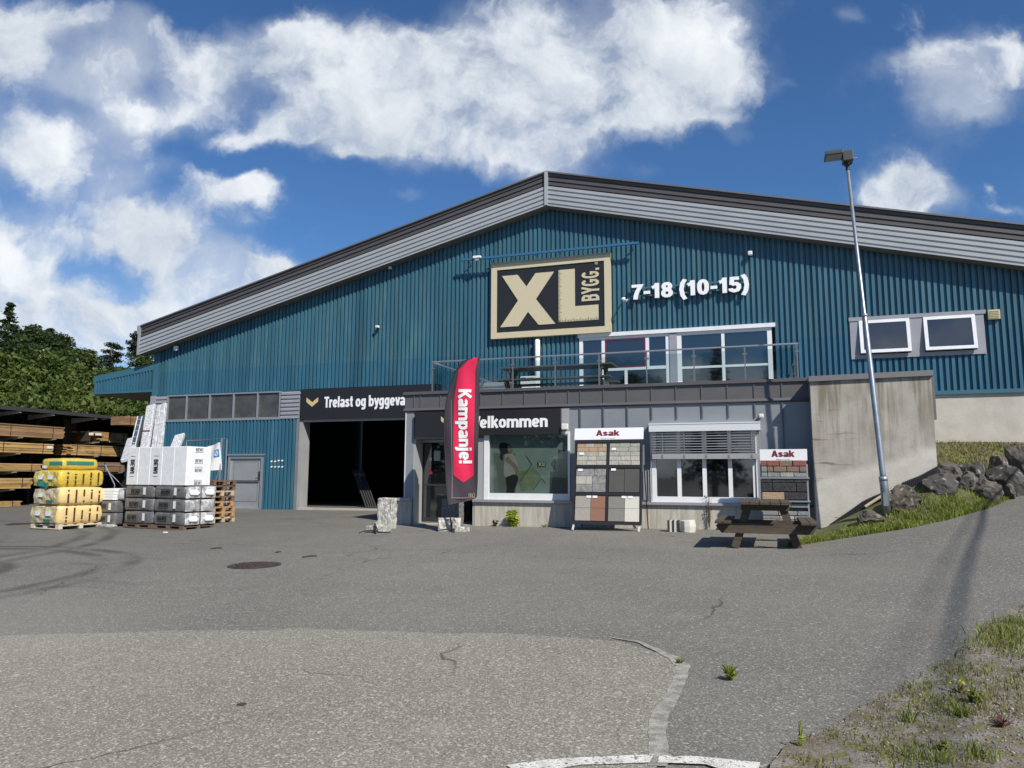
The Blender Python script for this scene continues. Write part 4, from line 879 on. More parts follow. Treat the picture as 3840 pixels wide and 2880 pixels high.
# lamp rail above the sign
lr = thing('lamp_rail', 'long blue steel lamp rail on brackets above the big sign', 'rail', tuple(onY(2060, 942, D-.35)))
ra, rb = onY(1729, 975, D-.38), onY(2396, 912, D-.38); z = .5*(ra.z+rb.z)
MB().box((ra.x, D-.42, z-.035), (rb.x, D-.34, z+.035)).build('beam', mat('rail_blue', (.03, .13, .26), .45), lr)
for i in range(8):
    x = ra.x+.25+(rb.x-ra.x-.5)*i/7; MB().bar((x, D-.36, z), (x, D-.05, z-.12), .03).build('bracket', bluetrim, lr)
p = onY(1787, 967, D-.40); tag(MB().box((p.x-.1, D-.5, p.z-.03), (p.x+.17, D-.36, p.z+.05)).box((p.x-.05, D-.46, p.z-.1), (p.x+.1, D-.40, p.z-.035)).build('wall_lamp', white, bevel=.008), 'small white floodlight on the left end of the blue rail', 'wall lamp', 'small lamps on the facade')
# timber sign
def chevron(par, x, z, w, h, y):
    MB().prism([(x, y, z+h), (x+w/2, y, z+h*.48), (x+w, y, z+h), (x+w, y, z+h*.52), (x+w/2, y, z), (x, y, z+h*.52)][::-1], (0, .01, 0)).build('chevron', mat('chevron_gold', (.62, .47, .22), .5), par)
T = D-.12; t0, t1 = onY(1126.5, 1574, T), onY(1126.5, 1463, T); xr = GXR+.35
ts = thing('timber_sign', 'long black sign reading Trelast og byggevarer above the open gate', 'sign', (t0.x, T, t0.z))
MB().box((t0.x, T, t0.z), (xr, T+.06, t1.z+.02)).build('panel', sblack, ts)
a, b = onY(1216, 1528, T), onY(1519, 1484, T)
txz0 = onY(1260, 1528, T).z-.0; txz1 = onY(1260, 1486.5, T).z; dsc = (txz1-txz0)*.27
L_ = (onY(1519, 1500, T).x-a.x)*18/15.6
lettering('lettering', 'Trelast og byggevarer', swhite, ts, plane_fn(a.x, txz0-dsc, a.x+L_, txz1, T-.004), None)
q0_, q1_ = onY(1149, 1526, T), onY(1193.5, 1490, T); chevron(ts, q0_.x, q0_.z, q1_.x-q0_.x, q1_.z-q0_.z, T-.012)
VY = AY-.12; v0, v1 = onY(1555, 1634, VY), onY(2101.5, 1532.5, VY)
vs = thing('welcome_sign', 'long black sign reading Velkommen over the entrance and shop window', 'sign', (v0.x, VY, v0.z))
zv0 = .5*(v0.z+onY(2101.5, 1630, VY).z); zv1 = min(.5*(v1.z+onY(1555, 1545, VY).z), zF-.05)
MB().box((v0.x, VY, zv0), (v1.x, AY+.005, zv1)).build('panel', sblack, vs)
a, b = onY(1771, 1607, VY), onY(2054, 1562, VY); zz0 = .5*(onY(1800, 1606, VY).z+onY(2050, 1604, VY).z); zz1 = onY(1830, 1559, VY).z
lettering('lettering', 'Velkommen', swhite, vs, plane_fn(a.x, zz0, b.x, zz1, VY-.005), None)
q0_, q1_ = onY(1654, 1596, VY), onY(1694, 1561, VY); chevron(vs, q0_.x, q0_.z, q1_.x-q0_.x, q1_.z-q0_.z, VY-.012)
# small lamps
def lampbox(name, label, px0, py0, px1, py1, y, dep, m=white):
    a, b = onY(px0, py1, y), onY(px1, py0, y)
    t = thing(name, label, 'wall lamp', (a.x, y, a.z), group='small lamps on the facade')
    MB().box((a.x, y-dep, a.z), (b.x, y, b.z)).build('housing', m, t, bevel=.012); MB().box((a.x+.03, y, a.z+.03), (b.x-.03, y+.08, a.z+.1)).build('bracket', dark, t)
    MB().box((a.x+.02, y-dep-.004, a.z+.02), (b.x-.02, y-dep-.001, b.z-.02)).build('lens', mat('lamp_lens', (.70, .70, .66), .3), t)
lampbox('wall_lamp', 'square white floodlight under the left end of the gable', 657, 1298, 671, 1316, D-.13, .1)
lampbox('wall_lamp', 'tiny pale lamp tucked under the eave left of the sign', 1461, 1001, 1470, 1010, D-.13, .1)
lampbox('wall_lamp', 'small white lamp with dark foot alone on the left facade', 1413, 1222, 1424, 1231, D-.13, .12)
lampbox('wall_lamp', 'small pale floodlight right of the opening hours lettering', 2805, 944, 2821, 960, D-.13, .12)
lampbox('wall_lamp', 'square cream lamp at the right end of the welcome sign', 2109, 1589, 2132, 1612, AY-.1, .1, mat('lamp_cream', (.75, .72, .60), .5))
lampbox('wall_lamp', 'small white cube lamp above the blind near the concrete wall', 2846.5, 1552.5, 2863, 1567.5, AY-.09, .1)
p = onY(2340, 1123, D-.5)
t = thing('spot_lamp', 'white spotlight head on a thin arm beside the hours lettering', 'wall lamp', tuple(p), group='small lamps on the facade')
MB().tube([p+Vector((-.06, -.05, .03)), p, p+Vector((.08, .05, -.03))], [.03, .075, .06], 12).build('head', white, t); MB().bar(p, (p.x-.25, D-.05, p.z-.15), .025).build('arm', bluetrim, t)
# ------------------------------------------------------------------ balcony
bal = thing('balcony_railing', 'clear glass balcony railing with steel handrail and slim posts on the annex roof', 'railing', (-4, AY+.03, zP1))
RY = AY+.04; zRl = .5*(A(1616, 1357).z+A(2999, 1287).z)
steel = mat('brushed_steel', (.55, .56, .57), .3, .8)
postm = mat('rail_post', (.22, .23, .24), .4, .6)
bxL, bxR = A(1618, 1400).x, A(2995, 1350).x
MB().tube([(bxL, D-.08, zRl), (bxL, RY, zRl), (bxR, RY, zRl), (bxR, D-.08, zRl)], .022, 8).build('handrail', steel, bal)
pxs = [A(p, 1400).x for p in (1619.7, 1921, 2080.5, 2245.7, 2424.6, 2603, 2795, 2993)]
pp = [(x, RY) for x in pxs]+[(bxL, 19.3), (bxL, 21.2), (bxR, 19.6), (bxR, 21.4)]
for x, y in pp:
    MB().box((x-.016, y-.016, deckZ), (x+.016, y+.016, zRl-.02)).box((x-.05, y-.022, zRl-.2), (x+.05, y+.022, zRl-.16)).build('post', postm, bal)
rg = bpy.data.materials.new('rail_glass'); rg.use_nodes = True; t_ = rg.node_tree; t_.nodes.clear()
o_ = t_.nodes.new('ShaderNodeOutputMaterial'); mx_ = t_.nodes.new('ShaderNodeMixShader'); tr_ = t_.nodes.new('ShaderNodeBsdfTransparent'); gs_ = t_.nodes.new('ShaderNodeBsdfGlossy'); lw_ = t_.nodes.new('ShaderNodeLayerWeight'); pw_ = t_.nodes.new('ShaderNodeMath'); pw_.operation = 'POWER'; fr_ = t_.nodes.new('ShaderNodeMath'); fr_.operation = 'MULTIPLY_ADD'; lw_.inputs[0].default_value = .5; pw_.inputs[1].default_value = 4; fr_.inputs[1].default_value = .75; t_.links.new(lw_.outputs['Facing'], pw_.inputs[0]); t_.links.new(pw_.outputs[0], fr_.inputs[0])
fr_.inputs[2].default_value = .035; gs_.inputs['Roughness'].default_value = .02; tr_.inputs['Color'].default_value = (.80, .86, .86, 1)
t_.links.new(fr_.outputs[0], mx_.inputs[0]); t_.links.new(tr_.outputs[0], mx_.inputs[1]); t_.links.new(gs_.outputs[0], mx_.inputs[2]); t_.links.new(mx_.outputs[0], o_.inputs[0])
def gpan(a, b): MB().box((min(a[0], b[0]), min(a[1], b[1]), zP1+.03), (max(a[0], b[0])+.006, max(a[1], b[1])+.006, zRl-.09)).build('glass_panel', rg, bal)
for a, b in zip(pxs[:-1], pxs[1:]): gpan((a+.03, RY), (b-.03, RY))
for x in (bxL, bxR):
    for a, b in ((RY+.05, 19.27), (19.65, 21.15)): gpan((x, a), (x, b))
wood_d = mat('weathered_wood', (.095, .070, .048), .8, 0, (.052, .039, .029), 3.5, (.35, .65), bump=.4, bsc=30, stretch=(1.2, 9, 9))
wood_g = mat('grey_wood', (.10, .095, .09), .8, 0, (.07, .066, .062), 4, bump=.3)
def picnic(root, W_, Lg, Ht, seat_h, topw, mt, run='x', splay=.42):
    """local coords: planks run along y (length Lg), W_ overall seat span along x"""
    n = 5; pw = topw/n
    mb = MB()
    for i in range(n): mb.box((-topw/2+i*pw+.006, -Lg/2, Ht-.045), (-topw/2+(i+1)*pw-.006, Lg/2, Ht))
    mb.build('table_top', mt, root, bevel=.004)
    for s in (-1, 1):
        mb = MB()
        for i in range(2): a = s*(W_/2-.02-i*.14); mb.box((min(a, a-s*.13), -Lg/2, seat_h-.045), (max(a, a-s*.13), Lg/2, seat_h))
        mb.build('bench_seat', mt, root, bevel=.004)
    for s in (-1, 1):
        y = s*(Lg/2-.28)
        mb = MB(); mb.prism([(-W_/2+.08, y-.03, seat_h-.05), (W_/2-.08, y-.03, seat_h-.05), (W_/2-.02, y-.03, seat_h-.10), (W_/2-.12, y-.03, seat_h-.22), (-W_/2+.12, y-.03, seat_h-.22), (-W_/2+.02, y-.03, seat_h-.10)][::-1], (0, .045, 0)); mb.build('crossbeam', mt, root)
        mb = MB(); mb.box((-topw/2+.03, y-.03, Ht-.15), (topw/2-.03, y+.015, Ht-.047)); mb.build('table_bearer', mt, root)
        for q in (-1, 1):
            mb = MB(); mb.bar((q*(splay-.18), y+.04, Ht-.07), (q*(splay+.06), y+.04, 0), .045, .13, up=(1, 0, 0)); mb.build('leg', mt, root)
# long dark table on the balcony
bt0, bt1 = onY(1880, 1385, 19.0), onY(2300, 1372, 19.0)
t = thing('balcony_table', 'long dark bench table behind the balcony glass', 'table', ((bt0.x+bt1.x)/2, 19.2, deckZ), R_(90))
loc0 = t.location.copy(); WL[t] = Vector((0, 0, 0))
picnic(t, 1.5, bt1.x-bt0.x, bt0.z-deckZ+.03, .46+.06, .75, wood_g)
a, b = onY(1951, 1440, 20.5), onY(2011, 1409, 20.5)
t = thing('white_crate', 'white crate with dark print under the balcony table', 'crate', (a.x, 20.5, deckZ)); MB().box((a.x, 20.5, deckZ), (b.x, 20.9, b.z)).build('box', white, t, bevel=.01); MB().box((a.x+.03, 20.49, b.z-.13), (a.x+.17, 20.497, b.z-.04)).box((a.x+.22, 20.49, b.z-.12), (a.x+.4, 20.497, b.z-.05)).build('print', black, t)
a, b = onY(1796, 1470, 21.5), onY(1912, 1431, 21.5)
t = thing('ribbed_unit', 'pale ribbed metal unit on the balcony behind the flag', 'heat pump', (a.x, 21.5, deckZ)); MB().box((a.x, 21.5, deckZ), (b.x, 22.0, b.z)).build('housing', greyl, t, bevel=.01)
mb = MB(); [mb.box((a.x+.04, 21.47, deckZ+.08+i*.09), (b.x-.04, 21.499, deckZ+.13+i*.09)) for i in range(int((b.z-deckZ-.1)/.09))]; mb.build('grille', alu, t)
a, b = onY(2008, 1300, D-.2), onY(2022, 1272, D-.2)
tag(MB().tube([(.5*(a.x+b.x), D-.2, deckZ), (.5*(a.x+b.x), D-.2, b.z-.04), (.5*(a.x+b.x), D-.2, b.z)], [.085, .085, .05], 14).build('white_pole', white, smooth=True), 'white round-topped pole standing on the balcony below the big sign', 'pole')
# ------------------------------------------------------------------ picnic table on the ground
pt_l, pt_r = onG(2690, 2044), onG(2952, 2040)
TY = 13.75
cxm = onY(2872, 2000, TY).x
t = thing('picnic_table', 'weathered brown wooden picnic table standing by the grass edge', 'picnic table', (cxm, TY+.62, H(cxm, TY+.6)), R_(0)); WL[t] = Vector((0, 0, 0))
picnic(t, 1.72, 1.85, .80, .47, .86, wood_d, splay=.46)
# ------------------------------------------------------------------ paving and stone displays
dispframe = mat('display_frame', (.022, .021, .024), .45)
dispwhite = mat('display_white', (.78, .79, .80), .5)
redt = mat('sign_red', (.16, .012, .022), .5)
def stone(n, c, c2, sc=8., bump=.8, bsc=40): return mat('stone_'+n, c, .92, 0, c2, sc, (.35, .65), bump=bump, bsc=bsc)
ST = dict(orange=stone('orange', (.46, .30, .17), (.34, .26, .19)), buff=stone('buff', (.42, .40, .33), (.33, .31, .27)), pale=stone('pale', (.47, .45, .40), (.37, .355, .32)), green=stone('green', (.36, .37, .31), (.29, .30, .26)),
          rough=stone('rough', (.30, .295, .28), (.18, .178, .172), 14), darkflat=stone('darkflat', (.085, .082, .08), (.075, .073, .071), 3, .1), grit=stone('grit', (.40, .375, .33), (.27, .255, .225), 60, .4, 90), brown=stone('brown', (.30, .155, .10), (.23, .12, .085), 50, .4, 90),
          olive=stone('olive', (.24, .23, .205), (.19, .185, .165), 60, .4), cream=stone('cream', (.62, .60, .54), (.56, .54, .48), 50, .3), black=stone('black', (.055, .055, .058), (.03, .03, .032), 10, 1.), red=stone('red', (.30, .10, .08), (.20, .09, .075), 12), tan=stone('tan', (.27, .175, .125), (.19, .14, .11), 12), grey=stone('grey', (.27, .28, .285), (.20, .205, .21), 10))
# big display leans back: plane through four corners
t = thing('paving_display', 'tall black display rack leaning on the annex with six panels of paving samples', 'display', tuple(onY(2270, 1980, 16.6)))
BY, TYY = 16.68, 17.12
c_bl = onY(2142, 1978, BY); c_br = onY(2404, 1988, BY); c_tl = onY(2163, 1608, TYY); c_tr = onY(2414, 1601.5, TYY)
zb_ = .5*(c_bl.z+c_br.z); ztp = .5*(c_tl.z+c_tr.z); xl_, xr_ = .5*(c_bl.x+c_tl.x), .5*(c_br.x+c_tr.x)
def DP(s, v, o=0.):     # s across, v up (0..1), o out towards the viewer
    return Vector((xl_+(xr_-xl_)*s, BY+(TYY-BY)*v-o, zb_+(ztp-zb_)*v-o*.2))
def dslab(mb, s0, s1, v0, v1, o0, o1):
    p = [DP(s0, v0, o1), DP(s1, v0, o1), DP(s1, v1, o1), DP(s0, v1, o1)]; q = [DP(s0, v0, o0), DP(s1, v0, o0), DP(s1, v1, o0), DP(s0, v1, o0)]
    o = len(mb.v); mb.v += [tuple(a) for a in p+q]; mb.f += [(o, o+1, o+2, o+3), (o+7, o+6, o+5, o+4), (o, o+4, o+5, o+1), (o+1, o+5, o+6, o+2), (o+2, o+6, o+7, o+3), (o+3, o+7, o+4, o)]
    return mb
mb = MB()
for q in ((0, .025, .05, .88), (.975, 1, .05, .88), (.49, .515, .07, .86), (.025, .975, .045, .07), (.025, .975, .855, .88), (.025, .49, .33, .35), (.515, .975, .33, .35), (.025, .49, .60, .62), (.515, .975, .60, .62)): dslab(mb, q[0], q[1], q[2], q[3], 0, .05)
mb.build('frame', dispframe, t)
MB_ = dslab(MB(), .02, .98, .06, .87, -.03, -.005); MB_.build('back_panel', dispframe, t)
hd = dslab(MB(), -.01, 1.01, .885, 1., 0, .05).build('header_board', dispwhite, t)
lettering('lettering', 'Asak', redt, hd, lambda s, v: DP(.315+.35*s, .921+.062*v, .054), None, .19)
lettering('lettering', 'Miljostein', mat('print_grey', (.25, .24, .25), .6), hd, lambda s, v: DP(.39+.21*s, .889+.014*v, .054), None, .1)
def tiles(s0, s1, v0, v1, rows, mats_, stag=True, name='sample'):
    n = len(rows); hh = (v1-v0)/n
    groups = {}
    for r_, cols in enumerate(rows):
        a = s0
        tot = sum(c for c, _ in cols)
        for c, m_ in cols:
            b = a+(s1-s0)*c/tot; groups.setdefault(m_, []).append((a+.003, b-.003, v1-(r_+1)*hh+.0018, v1-r_*hh-.0018)); a = b
    for m_, L in groups.items():
        mb = MB()
        for q in L: dslab(mb, *q, .0, .018+random.random()*.012)
        mb.build(name, ST[m_], t)
tiles(.035, .485, .625, .85, [[(1, 'orange'), (1.2, 'buff'), (1, 'orange'), (.6, 'buff')], [(1.3, 'orange'), (1, 'orange'), (1, 'orange')], [(1, 'pale'), (1.4, 'buff'), (1, 'pale')], [(1.3, 'pale'), (1, 'pale'), (1.2, 'buff')], [(1, 'buff'), (1, 'pale'), (1, 'pale')]], ST)
tiles(.52, .97, .625, .85, [[(1, 'green'), (1, 'green'), (1, 'green')], [(.6, 'green'), (1, 'green'), (1, 'green')], [(1, 'buff'), (1.2, 'green'), (1, 'buff')], [(1.2, 'pale'), (1, 'pale'), (1, 'pale')], [(1, 'pale'), (1.4, 'buff'), (1, 'pale')]], ST)
tiles(.035, .485, .355, .595, [[(1.5, 'rough'), (1, 'rough')], [(1, 'pale'), (.6, 'pale'), (1.4, 'rough')], [(1.2, 'rough'), (1, 'rough')]], ST)
tiles(.52, .97, .355, .595, [[(1, 'darkflat'), (1, 'darkflat')]], ST)
tiles(.035, .485, .075, .325, [[(1.05, 'grit'), (1, 'brown')], [(1.05, 'grit'), (1, 'brown')]], ST)
tiles(.52, .97, .075, .325, [[(1.1, 'olive'), (1, 'cream')], [(1.1, 'olive'), (1, 'cream')]], ST)
for s, v in ((.07, .735), (.55, .78), (.06, .57), (.55, .575), (.20, .305), (.29, .305), (.71, .305), (.80, .305)): dslab(MB(), s, s+.07, v-.005, v+.018, .033, .036).build('price_card', white, t)
for s in (.02, .965): MB().bar(DP(s+.008, .05, .0), (DP(s+.008, .05).x-.02, BY-.06, H(-3, BY)), .035).build('foot', mat('foot_white', (.6, .6, .58), .5), t)
for s in (.04, 1.015): MB().bar(DP(s, .62, -.05), (DP(s, .6).x+.03, TYY+.16, H(-3, 17.2)), .022).build('rear_strut', dispframe, t)
# small stone display at the concrete wall
t = thing('stone_display', 'narrow white-headed stone display beside the concrete wall behind the picnic table', 'display', tuple(onY(2935, 1990, 16.75)))
SY = 16.72; hA, hB = onY(2849.6, 1727, SY), onY(3026, 1683.7, SY)
hd = MB().box((hA.x, SY, hA.z), (hB.x, SY+.04, hB.z)).build('header_board', dispwhite, t)
w0 = hB.x-hA.x; h0 = hB.z-hA.z
lettering('lettering', 'Asak', redt, hd, lambda s, v: (hA.x+w0*(.25+.49*s), SY-.004, hA.z+h0*(.30+.60*v)), None, .19)
lettering('lettering', 'Miljostein', mat('print_grey', (.2, .2, .2)), hd, lambda s, v: (hA.x+w0*(.35+.29*s), SY-.004, hA.z+h0*(.03+.12*v)), None, .1)
gzs = H(hA.x, SY)
MB().box((hA.x+.02, SY+.12, gzs), (hB.x-.02, SY+.2, hA.z+.02)).build('back_board', mat('board_grey', (.25, .25, .26), .7), t)
for x in (hA.x-.0, hB.x-.03): MB().box((x, SY+.0, gzs), (x+.03, SY+.12, hA.z-.08)).build('upright', greyl, t)
def zpx(py): return onY(2940, 1500+py*.3617, SY).z
for py in (800, 1040): MB().box((hA.x-.03, SY-.10, zpx(py+16)), (hB.x+.02, SY+.12, zpx(py))).build('shelf', alu, t)
def course(y0, y1, cols, out=.06):
    z0, z1 = zpx(y1), zpx(y0); a = hA.x+.015; tot = sum(c for c, _ in cols); W0 = w0-.045
    for c, m_ in cols:
        b = a+W0*c/tot; MB().box((a+.006, SY-out+random.uniform(-.01, .01), z0+.004), (b-.006, SY+.11, z1-.004)).build('block', ST[m_], t, bevel=.008); a = b
course(630, 686, [(.6, 'red'), (1.2, 'red'), (1.3, 'tan'), (1.3, 'red')]); course(688, 746, [(.6, 'grey'), (.6, 'tan'), (1.3, 'tan'), (1.2, 'tan'), (.7, 'tan')]); course(750, 798, [(.6, 'grey'), (1.2, 'grey'), (1.3, 'green'), (1.2, 'grey')])
course(822, 858, [(1, 'black'), (2, 'black'), (1.2, 'black')], .09); course(859, 950, [(1, 'black'), (2.1, 'black'), (1, 'black')], .09); course(955, 1032, [(2, 'orange'), (2, 'black')], .09)
course(1070, 1116, [(1, 'grey'), (1, 'grey'), (1.2, 'grey')], .05); course(1150, 1196, [(1, 'grey'), (1.2, 'grey'), (.7, 'grey')], .04); course(1200, 1236, [(1.2, 'rough'), (1, 'pale'), (1, 'grey')], .05); course(1238, 1276, [(1, 'pale'), (1.2, 'pale'), (1, 'grey')], .05)
# kerb samples on the ground
p = onG(2540, 1996); q = p
t = thing('slab_stack', 'low upright row of dark and white slabs next to a pale stone block', 'paving stones', (p.x, 16.72, H(p.x, 16.72)))
b0 = onY(2503, 1990, 16.7).x; zz = H(b0, 16.7)
for i, m_ in enumerate(('black', 'cream', 'black', 'cream', 'black')): MB().box((b0+i*.05, 16.7, zz), (b0+i*.05+.044, 16.95, zz+.25)).build('slab', ST[m_], t)
tag(MB().tube([(b0+.43, 16.78, zz), (b0+.44, 16.78, zz+.13), (b0+.43, 16.78, zz+.26)], [.165, .175, .16], 9).build('stone_block', ST['cream'], bevel=.01), 'pale rounded stone block beside the dark slabs under the window', 'stone block')
# ------------------------------------------------------------------ granite bollards
gran = mat('granite', (.52, .50, .45), .9, 0, (.25, .235, .215), 18, (.4, .62), bump=1., bsc=22, c3=(.60, .58, .54), sc3=9, thr3=(.55, .65))
gran_shaded = mat('granite_shaded', (.19, .188, .185), .9, 0, (.10, .10, .10), 20, (.4, .62), bump=1., bsc=25)  # same granite, with the shadow of the flag put into its colour
def rough_block(name, x, y, w, d, h, m, amp, label, cat, rz=0., group=None, z=None):
    import bmesh
    bm = bmesh.new(); bmesh.ops.create_cube(bm, size=1); bmesh.ops.subdivide_edges(bm, edges=bm.edges[:], cuts=9, use_grid_fill=True)
    sd_ = random.random()*50
    for v in bm.verts:
        v.co = Vector((v.co.x*w, v.co.y*d, (v.co.z+.5)*h)); k_ = mnoise.noise_vector(v.co*9+Vector((sd_, 0, 0)))*amp+mnoise.noise_vector(v.co*22+Vector((sd_, 0, 3)))*amp*.5
        if v.co.z < .01: k_.z = 0; k_ *= .5
        v.co += k_
    me = bpy.data.meshes.new(name); bm.to_mesh(me); bm.free(); me.materials.append(m)
    o = bpy.data.objects.new(name, me); COL.objects.link(o); o.location = (x, y, H(x, y)-.01 if z is None else z); o.rotation_euler.z = rz
    return tag(o, label, cat, group)
bl0 = onY(1439, 1990, 16.15)
rough_block('bollard', bl0.x, 16.3, .37, .30, onY(1439, 1868, 16.15).z-H(bl0.x, 16.15), gran, .03, 'pale rough-hewn granite block in front of the open gate', 'granite block', group='granite blocks at the entrance')
br0 = onY(1687, 1990, 16.35)
rough_block('bollard', br0.x, 16.5, .45, .30, onY(1687, 1871, 16.35).z-H(br0.x, 16.35), gran_shaded, .02, 'granite block right behind the flag pole, coloured dark for the flag shadow', 'granite block', group='granite blocks at the entrance')
# ------------------------------------------------------------------ flag and its base
FY = 15.8
fb = onY(1694, 1995, FY); gzf = H(fb.x, FY)
fl = thing('feather_flag', 'tall dark feather flag with a red panel reading Kampanje', 'flag', (fb.x, FY, gzf))
banner_m = mat('flag_cloth', (.045, .033, .045), .8, 0, (.06, .047, .06), 1.2); redc = mat('flag_red', (.74, .018, .085), .75, 0, (.66, .014, .07), 1.5); thread = mat('flag_thread', (.33, .28, .28), .8)
LPY = [1340, 1354, 1389, 1440, 1503, 1585, 1667, 1790, 1872, 1893]; LPX = [1790, 1736, 1712, 1694, 1677, 1668, 1669, 1677, 1685, 1688]
RPY = [1340, 1400, 1500, 1600, 1700, 1800, 1864, 1893]; RPX = [1803, 1800, 1797, 1794, 1793, 1792, 1789, 1762]
def flagpt(s, py, o=0.):
    a = np.interp(py, LPY, LPX); b = np.interp(py, RPY, RPX); px = a+(b-a)*s
    w = .032*math.sin(s*4.5+py*.006)+.010*math.sin(s*9-py*.021)+.03*(1-s)*math.sin(py*.012)
    if py > 1870: py = py-(s*.7)*(py-1870)
    nat = onY(px, py, FY)                       # a hanging cloth with folds in depth
    return Vector((nat.x, FY+w-o-.02, nat.z))
mb = MB(); mb.grid(lambda s, v: flagpt(s, 1893+(1340.5-1893)*v), 40, 110); fo = mb.build('banner', banner_m, fl, smooth=True)
def S_(px, py):
    a = np.interp(py, LPY, LPX); b = np.interp(py, RPY, RPX); return (px-a)/(b-a)
RLY = [1341, 1388, 1440, 1503, 1626, 1782]; RLX = [1772, 1722, 1716, 1706, 1703, 1702]
RRY = [1341, 1390, 1500, 1626, 1782]; RRX = [1796, 1785, 1781, 1778, 1776]
def redpt(s, v):
    py = 1341.5+(1782-1341.5)*v; x = np.interp(py, RLY, RLX)*(1-s)+np.interp(py, RRY, RRX)*s
    return flagpt(S_(x, py), py, .008)
mb = MB(); mb.grid(redpt, 24, 100); o = len(mb.v)
n = 14
for i in range(n):          # arrow tip
    s0_, s1_ = i/n, (i+1)/n; tip = lambda s: 1782+28*(1-abs(2*s-1)); xx = lambda s: 1702+74*s
    mb.face([flagpt(S_(xx(s0_), 1782), 1782, .008), flagpt(S_(xx(s0_), tip(s0_)), tip(s0_)+.01, .008), flagpt(S_(xx(s1_), tip(s1_)), tip(s1_)+.01, .008), flagpt(S_(xx(s1_), 1782), 1782, .008)])
rp = mb.build('red_panel', redc, fl, smooth=True)
def kam(s, t):
    py = 1461+(1738-1461)*s; c_ = np.interp(py, [1461, 1600, 1738], [1742, 1739, 1741]); px = c_+33*(2*(t)-1)*.93
    return flagpt(S_(px, py), py, .02)
lettering('lettering', 'Kampanje!', swhite, rp, kam, None, .19)
mb = MB()
for py0, py1, px0_, px1_ in ((1500, 1868, 1694, 1698), ):
    for i in range(20): a = py0+(py1-py0)*i/20; b = py0+(py1-py0)*(i+1)/20; xa = 1694+4*i/20; mb.face([flagpt(S_(xa, a), a, .005), flagpt(S_(xa, b), b, .005), flagpt(S_(xa+1.5, b), b, .005), flagpt(S_(xa+1.5, a), a, .005)])
mb.face([flagpt(S_(1698, 1866), 1866, .005), flagpt(S_(1698, 1868), 1868, .005), flagpt(S_(1755, 1868), 1868, .005), flagpt(S_(1755, 1866), 1866, .005)])
mb.build('stitching', thread, fo)
mb = MB(); e = [flagpt(S_(px, py), py, .005) for px, py in ((1757, 1851), (1757, 1868), (1781, 1868), (1781, 1851))]
mb.face(e); em = mb.build('emblem', mat('emblem_cream', (.45, .36, .24), .7), fo)
mb = MB(); mb.face([flagpt(S_(px, py), py, .007) for px, py in ((1758.5, 1852.5), (1758.5, 1866.5), (1779.5, 1866.5), (1779.5, 1852.5))]); mb.build('emblem_ground', sblack, em)
for pts in ([(.08, .1), (.22, .1), (.32, .36), (.42, .1), (.56, .1), (.39, .5), (.55, .9), (.4, .9), (.31, .66), (.22, .9), (.08, .9), (.24, .5)], [(.62, .1), (.92, .1), (.92, .3), (.76, .3), (.76, .9), (.62, .9)]):
    MB().face([flagpt(S_(1759+20*s, 1866-13*v), 1866-13*v, .014) for s, v in pts]).build('emblem_letter', mat('emblem_cream', (.45, .36, .24)), em)
pts = [(fb.x, FY, gzf+.1)]+[flagpt(0., py, 0.)+Vector((-.012, .0, 0)) for py in np.linspace(1888, 1341, 40)]
MB().tube(pts, [.017]*20+[.012]*(len(pts)-20), 8).build('pole', black, fl, smooth=True)
def crossbase(par, c, rot):
    mb = MB()
    for k_ in range(4):
        a = rot+k_*math.pi/2; d = Vector((math.cos(a), math.sin(a), 0)); mb.bar(c+Vector((0, 0, .06)), c+d*.24+Vector((0, 0, .045)), .028, .028); mb.bar(c+d*.24+Vector((0, 0, .045)), c+d*.36+Vector((0, 0, .01)), .028, .018)
    mb.tube([c, c+Vector((0, 0, .22))], .018, 8); return mb.build('cross_foot', black, par)
crossbase(fl, Vector((fb.x, FY, gzf)), .55)
cb = onG(1406, 1998)
t = thing('flag_base', 'empty black cross foot weighed down with pale stones', 'flag base', tuple(cb)); crossbase(t, cb, .55)
pale_s = gran
for i, (px, py, w, d, h, dz) in enumerate(((1391, 1996, .17, .14, .12, 0), (1443, 1995, .24, .16, .12, 0), (1420, 1980, .22, .16, .08, .12))):
    p = onY(px, py, cb.y+.08); ql = ['pale stone on the left arm of the empty cross foot', 'pale stone on the right arm of the empty cross foot', 'flat pale stone resting on top behind the empty cross foot'][i]
    rough_block('paving_stone', p.x, cb.y+.08+.06*(i == 2), w, d, h, pale_s, .012, ql, 'stone', .1*i, 'stones holding down the flag feet', z=H(p.x, p.y)+dz+.03)
for i, (px, w, d, h, rz_, dz) in enumerate(((1666, .30, .16, .30, .5, 0), (1700, .26, .18, .30, -.2, 0), (1735, .28, .18, .10, .1, 0))):
    p = onY(px, 1995, FY+.12); ql = ['broken pale stone leaning left of the flag pole', 'upright grey stone right behind the flag pole', 'flat white slab to the right of the flag pole'][i]
    rough_block('paving_stone', p.x, FY+.14, w, d, h, pale_s, .02, ql, 'stone', rz_, 'stones holding down the flag feet', z=H(p.x, FY)+dz)
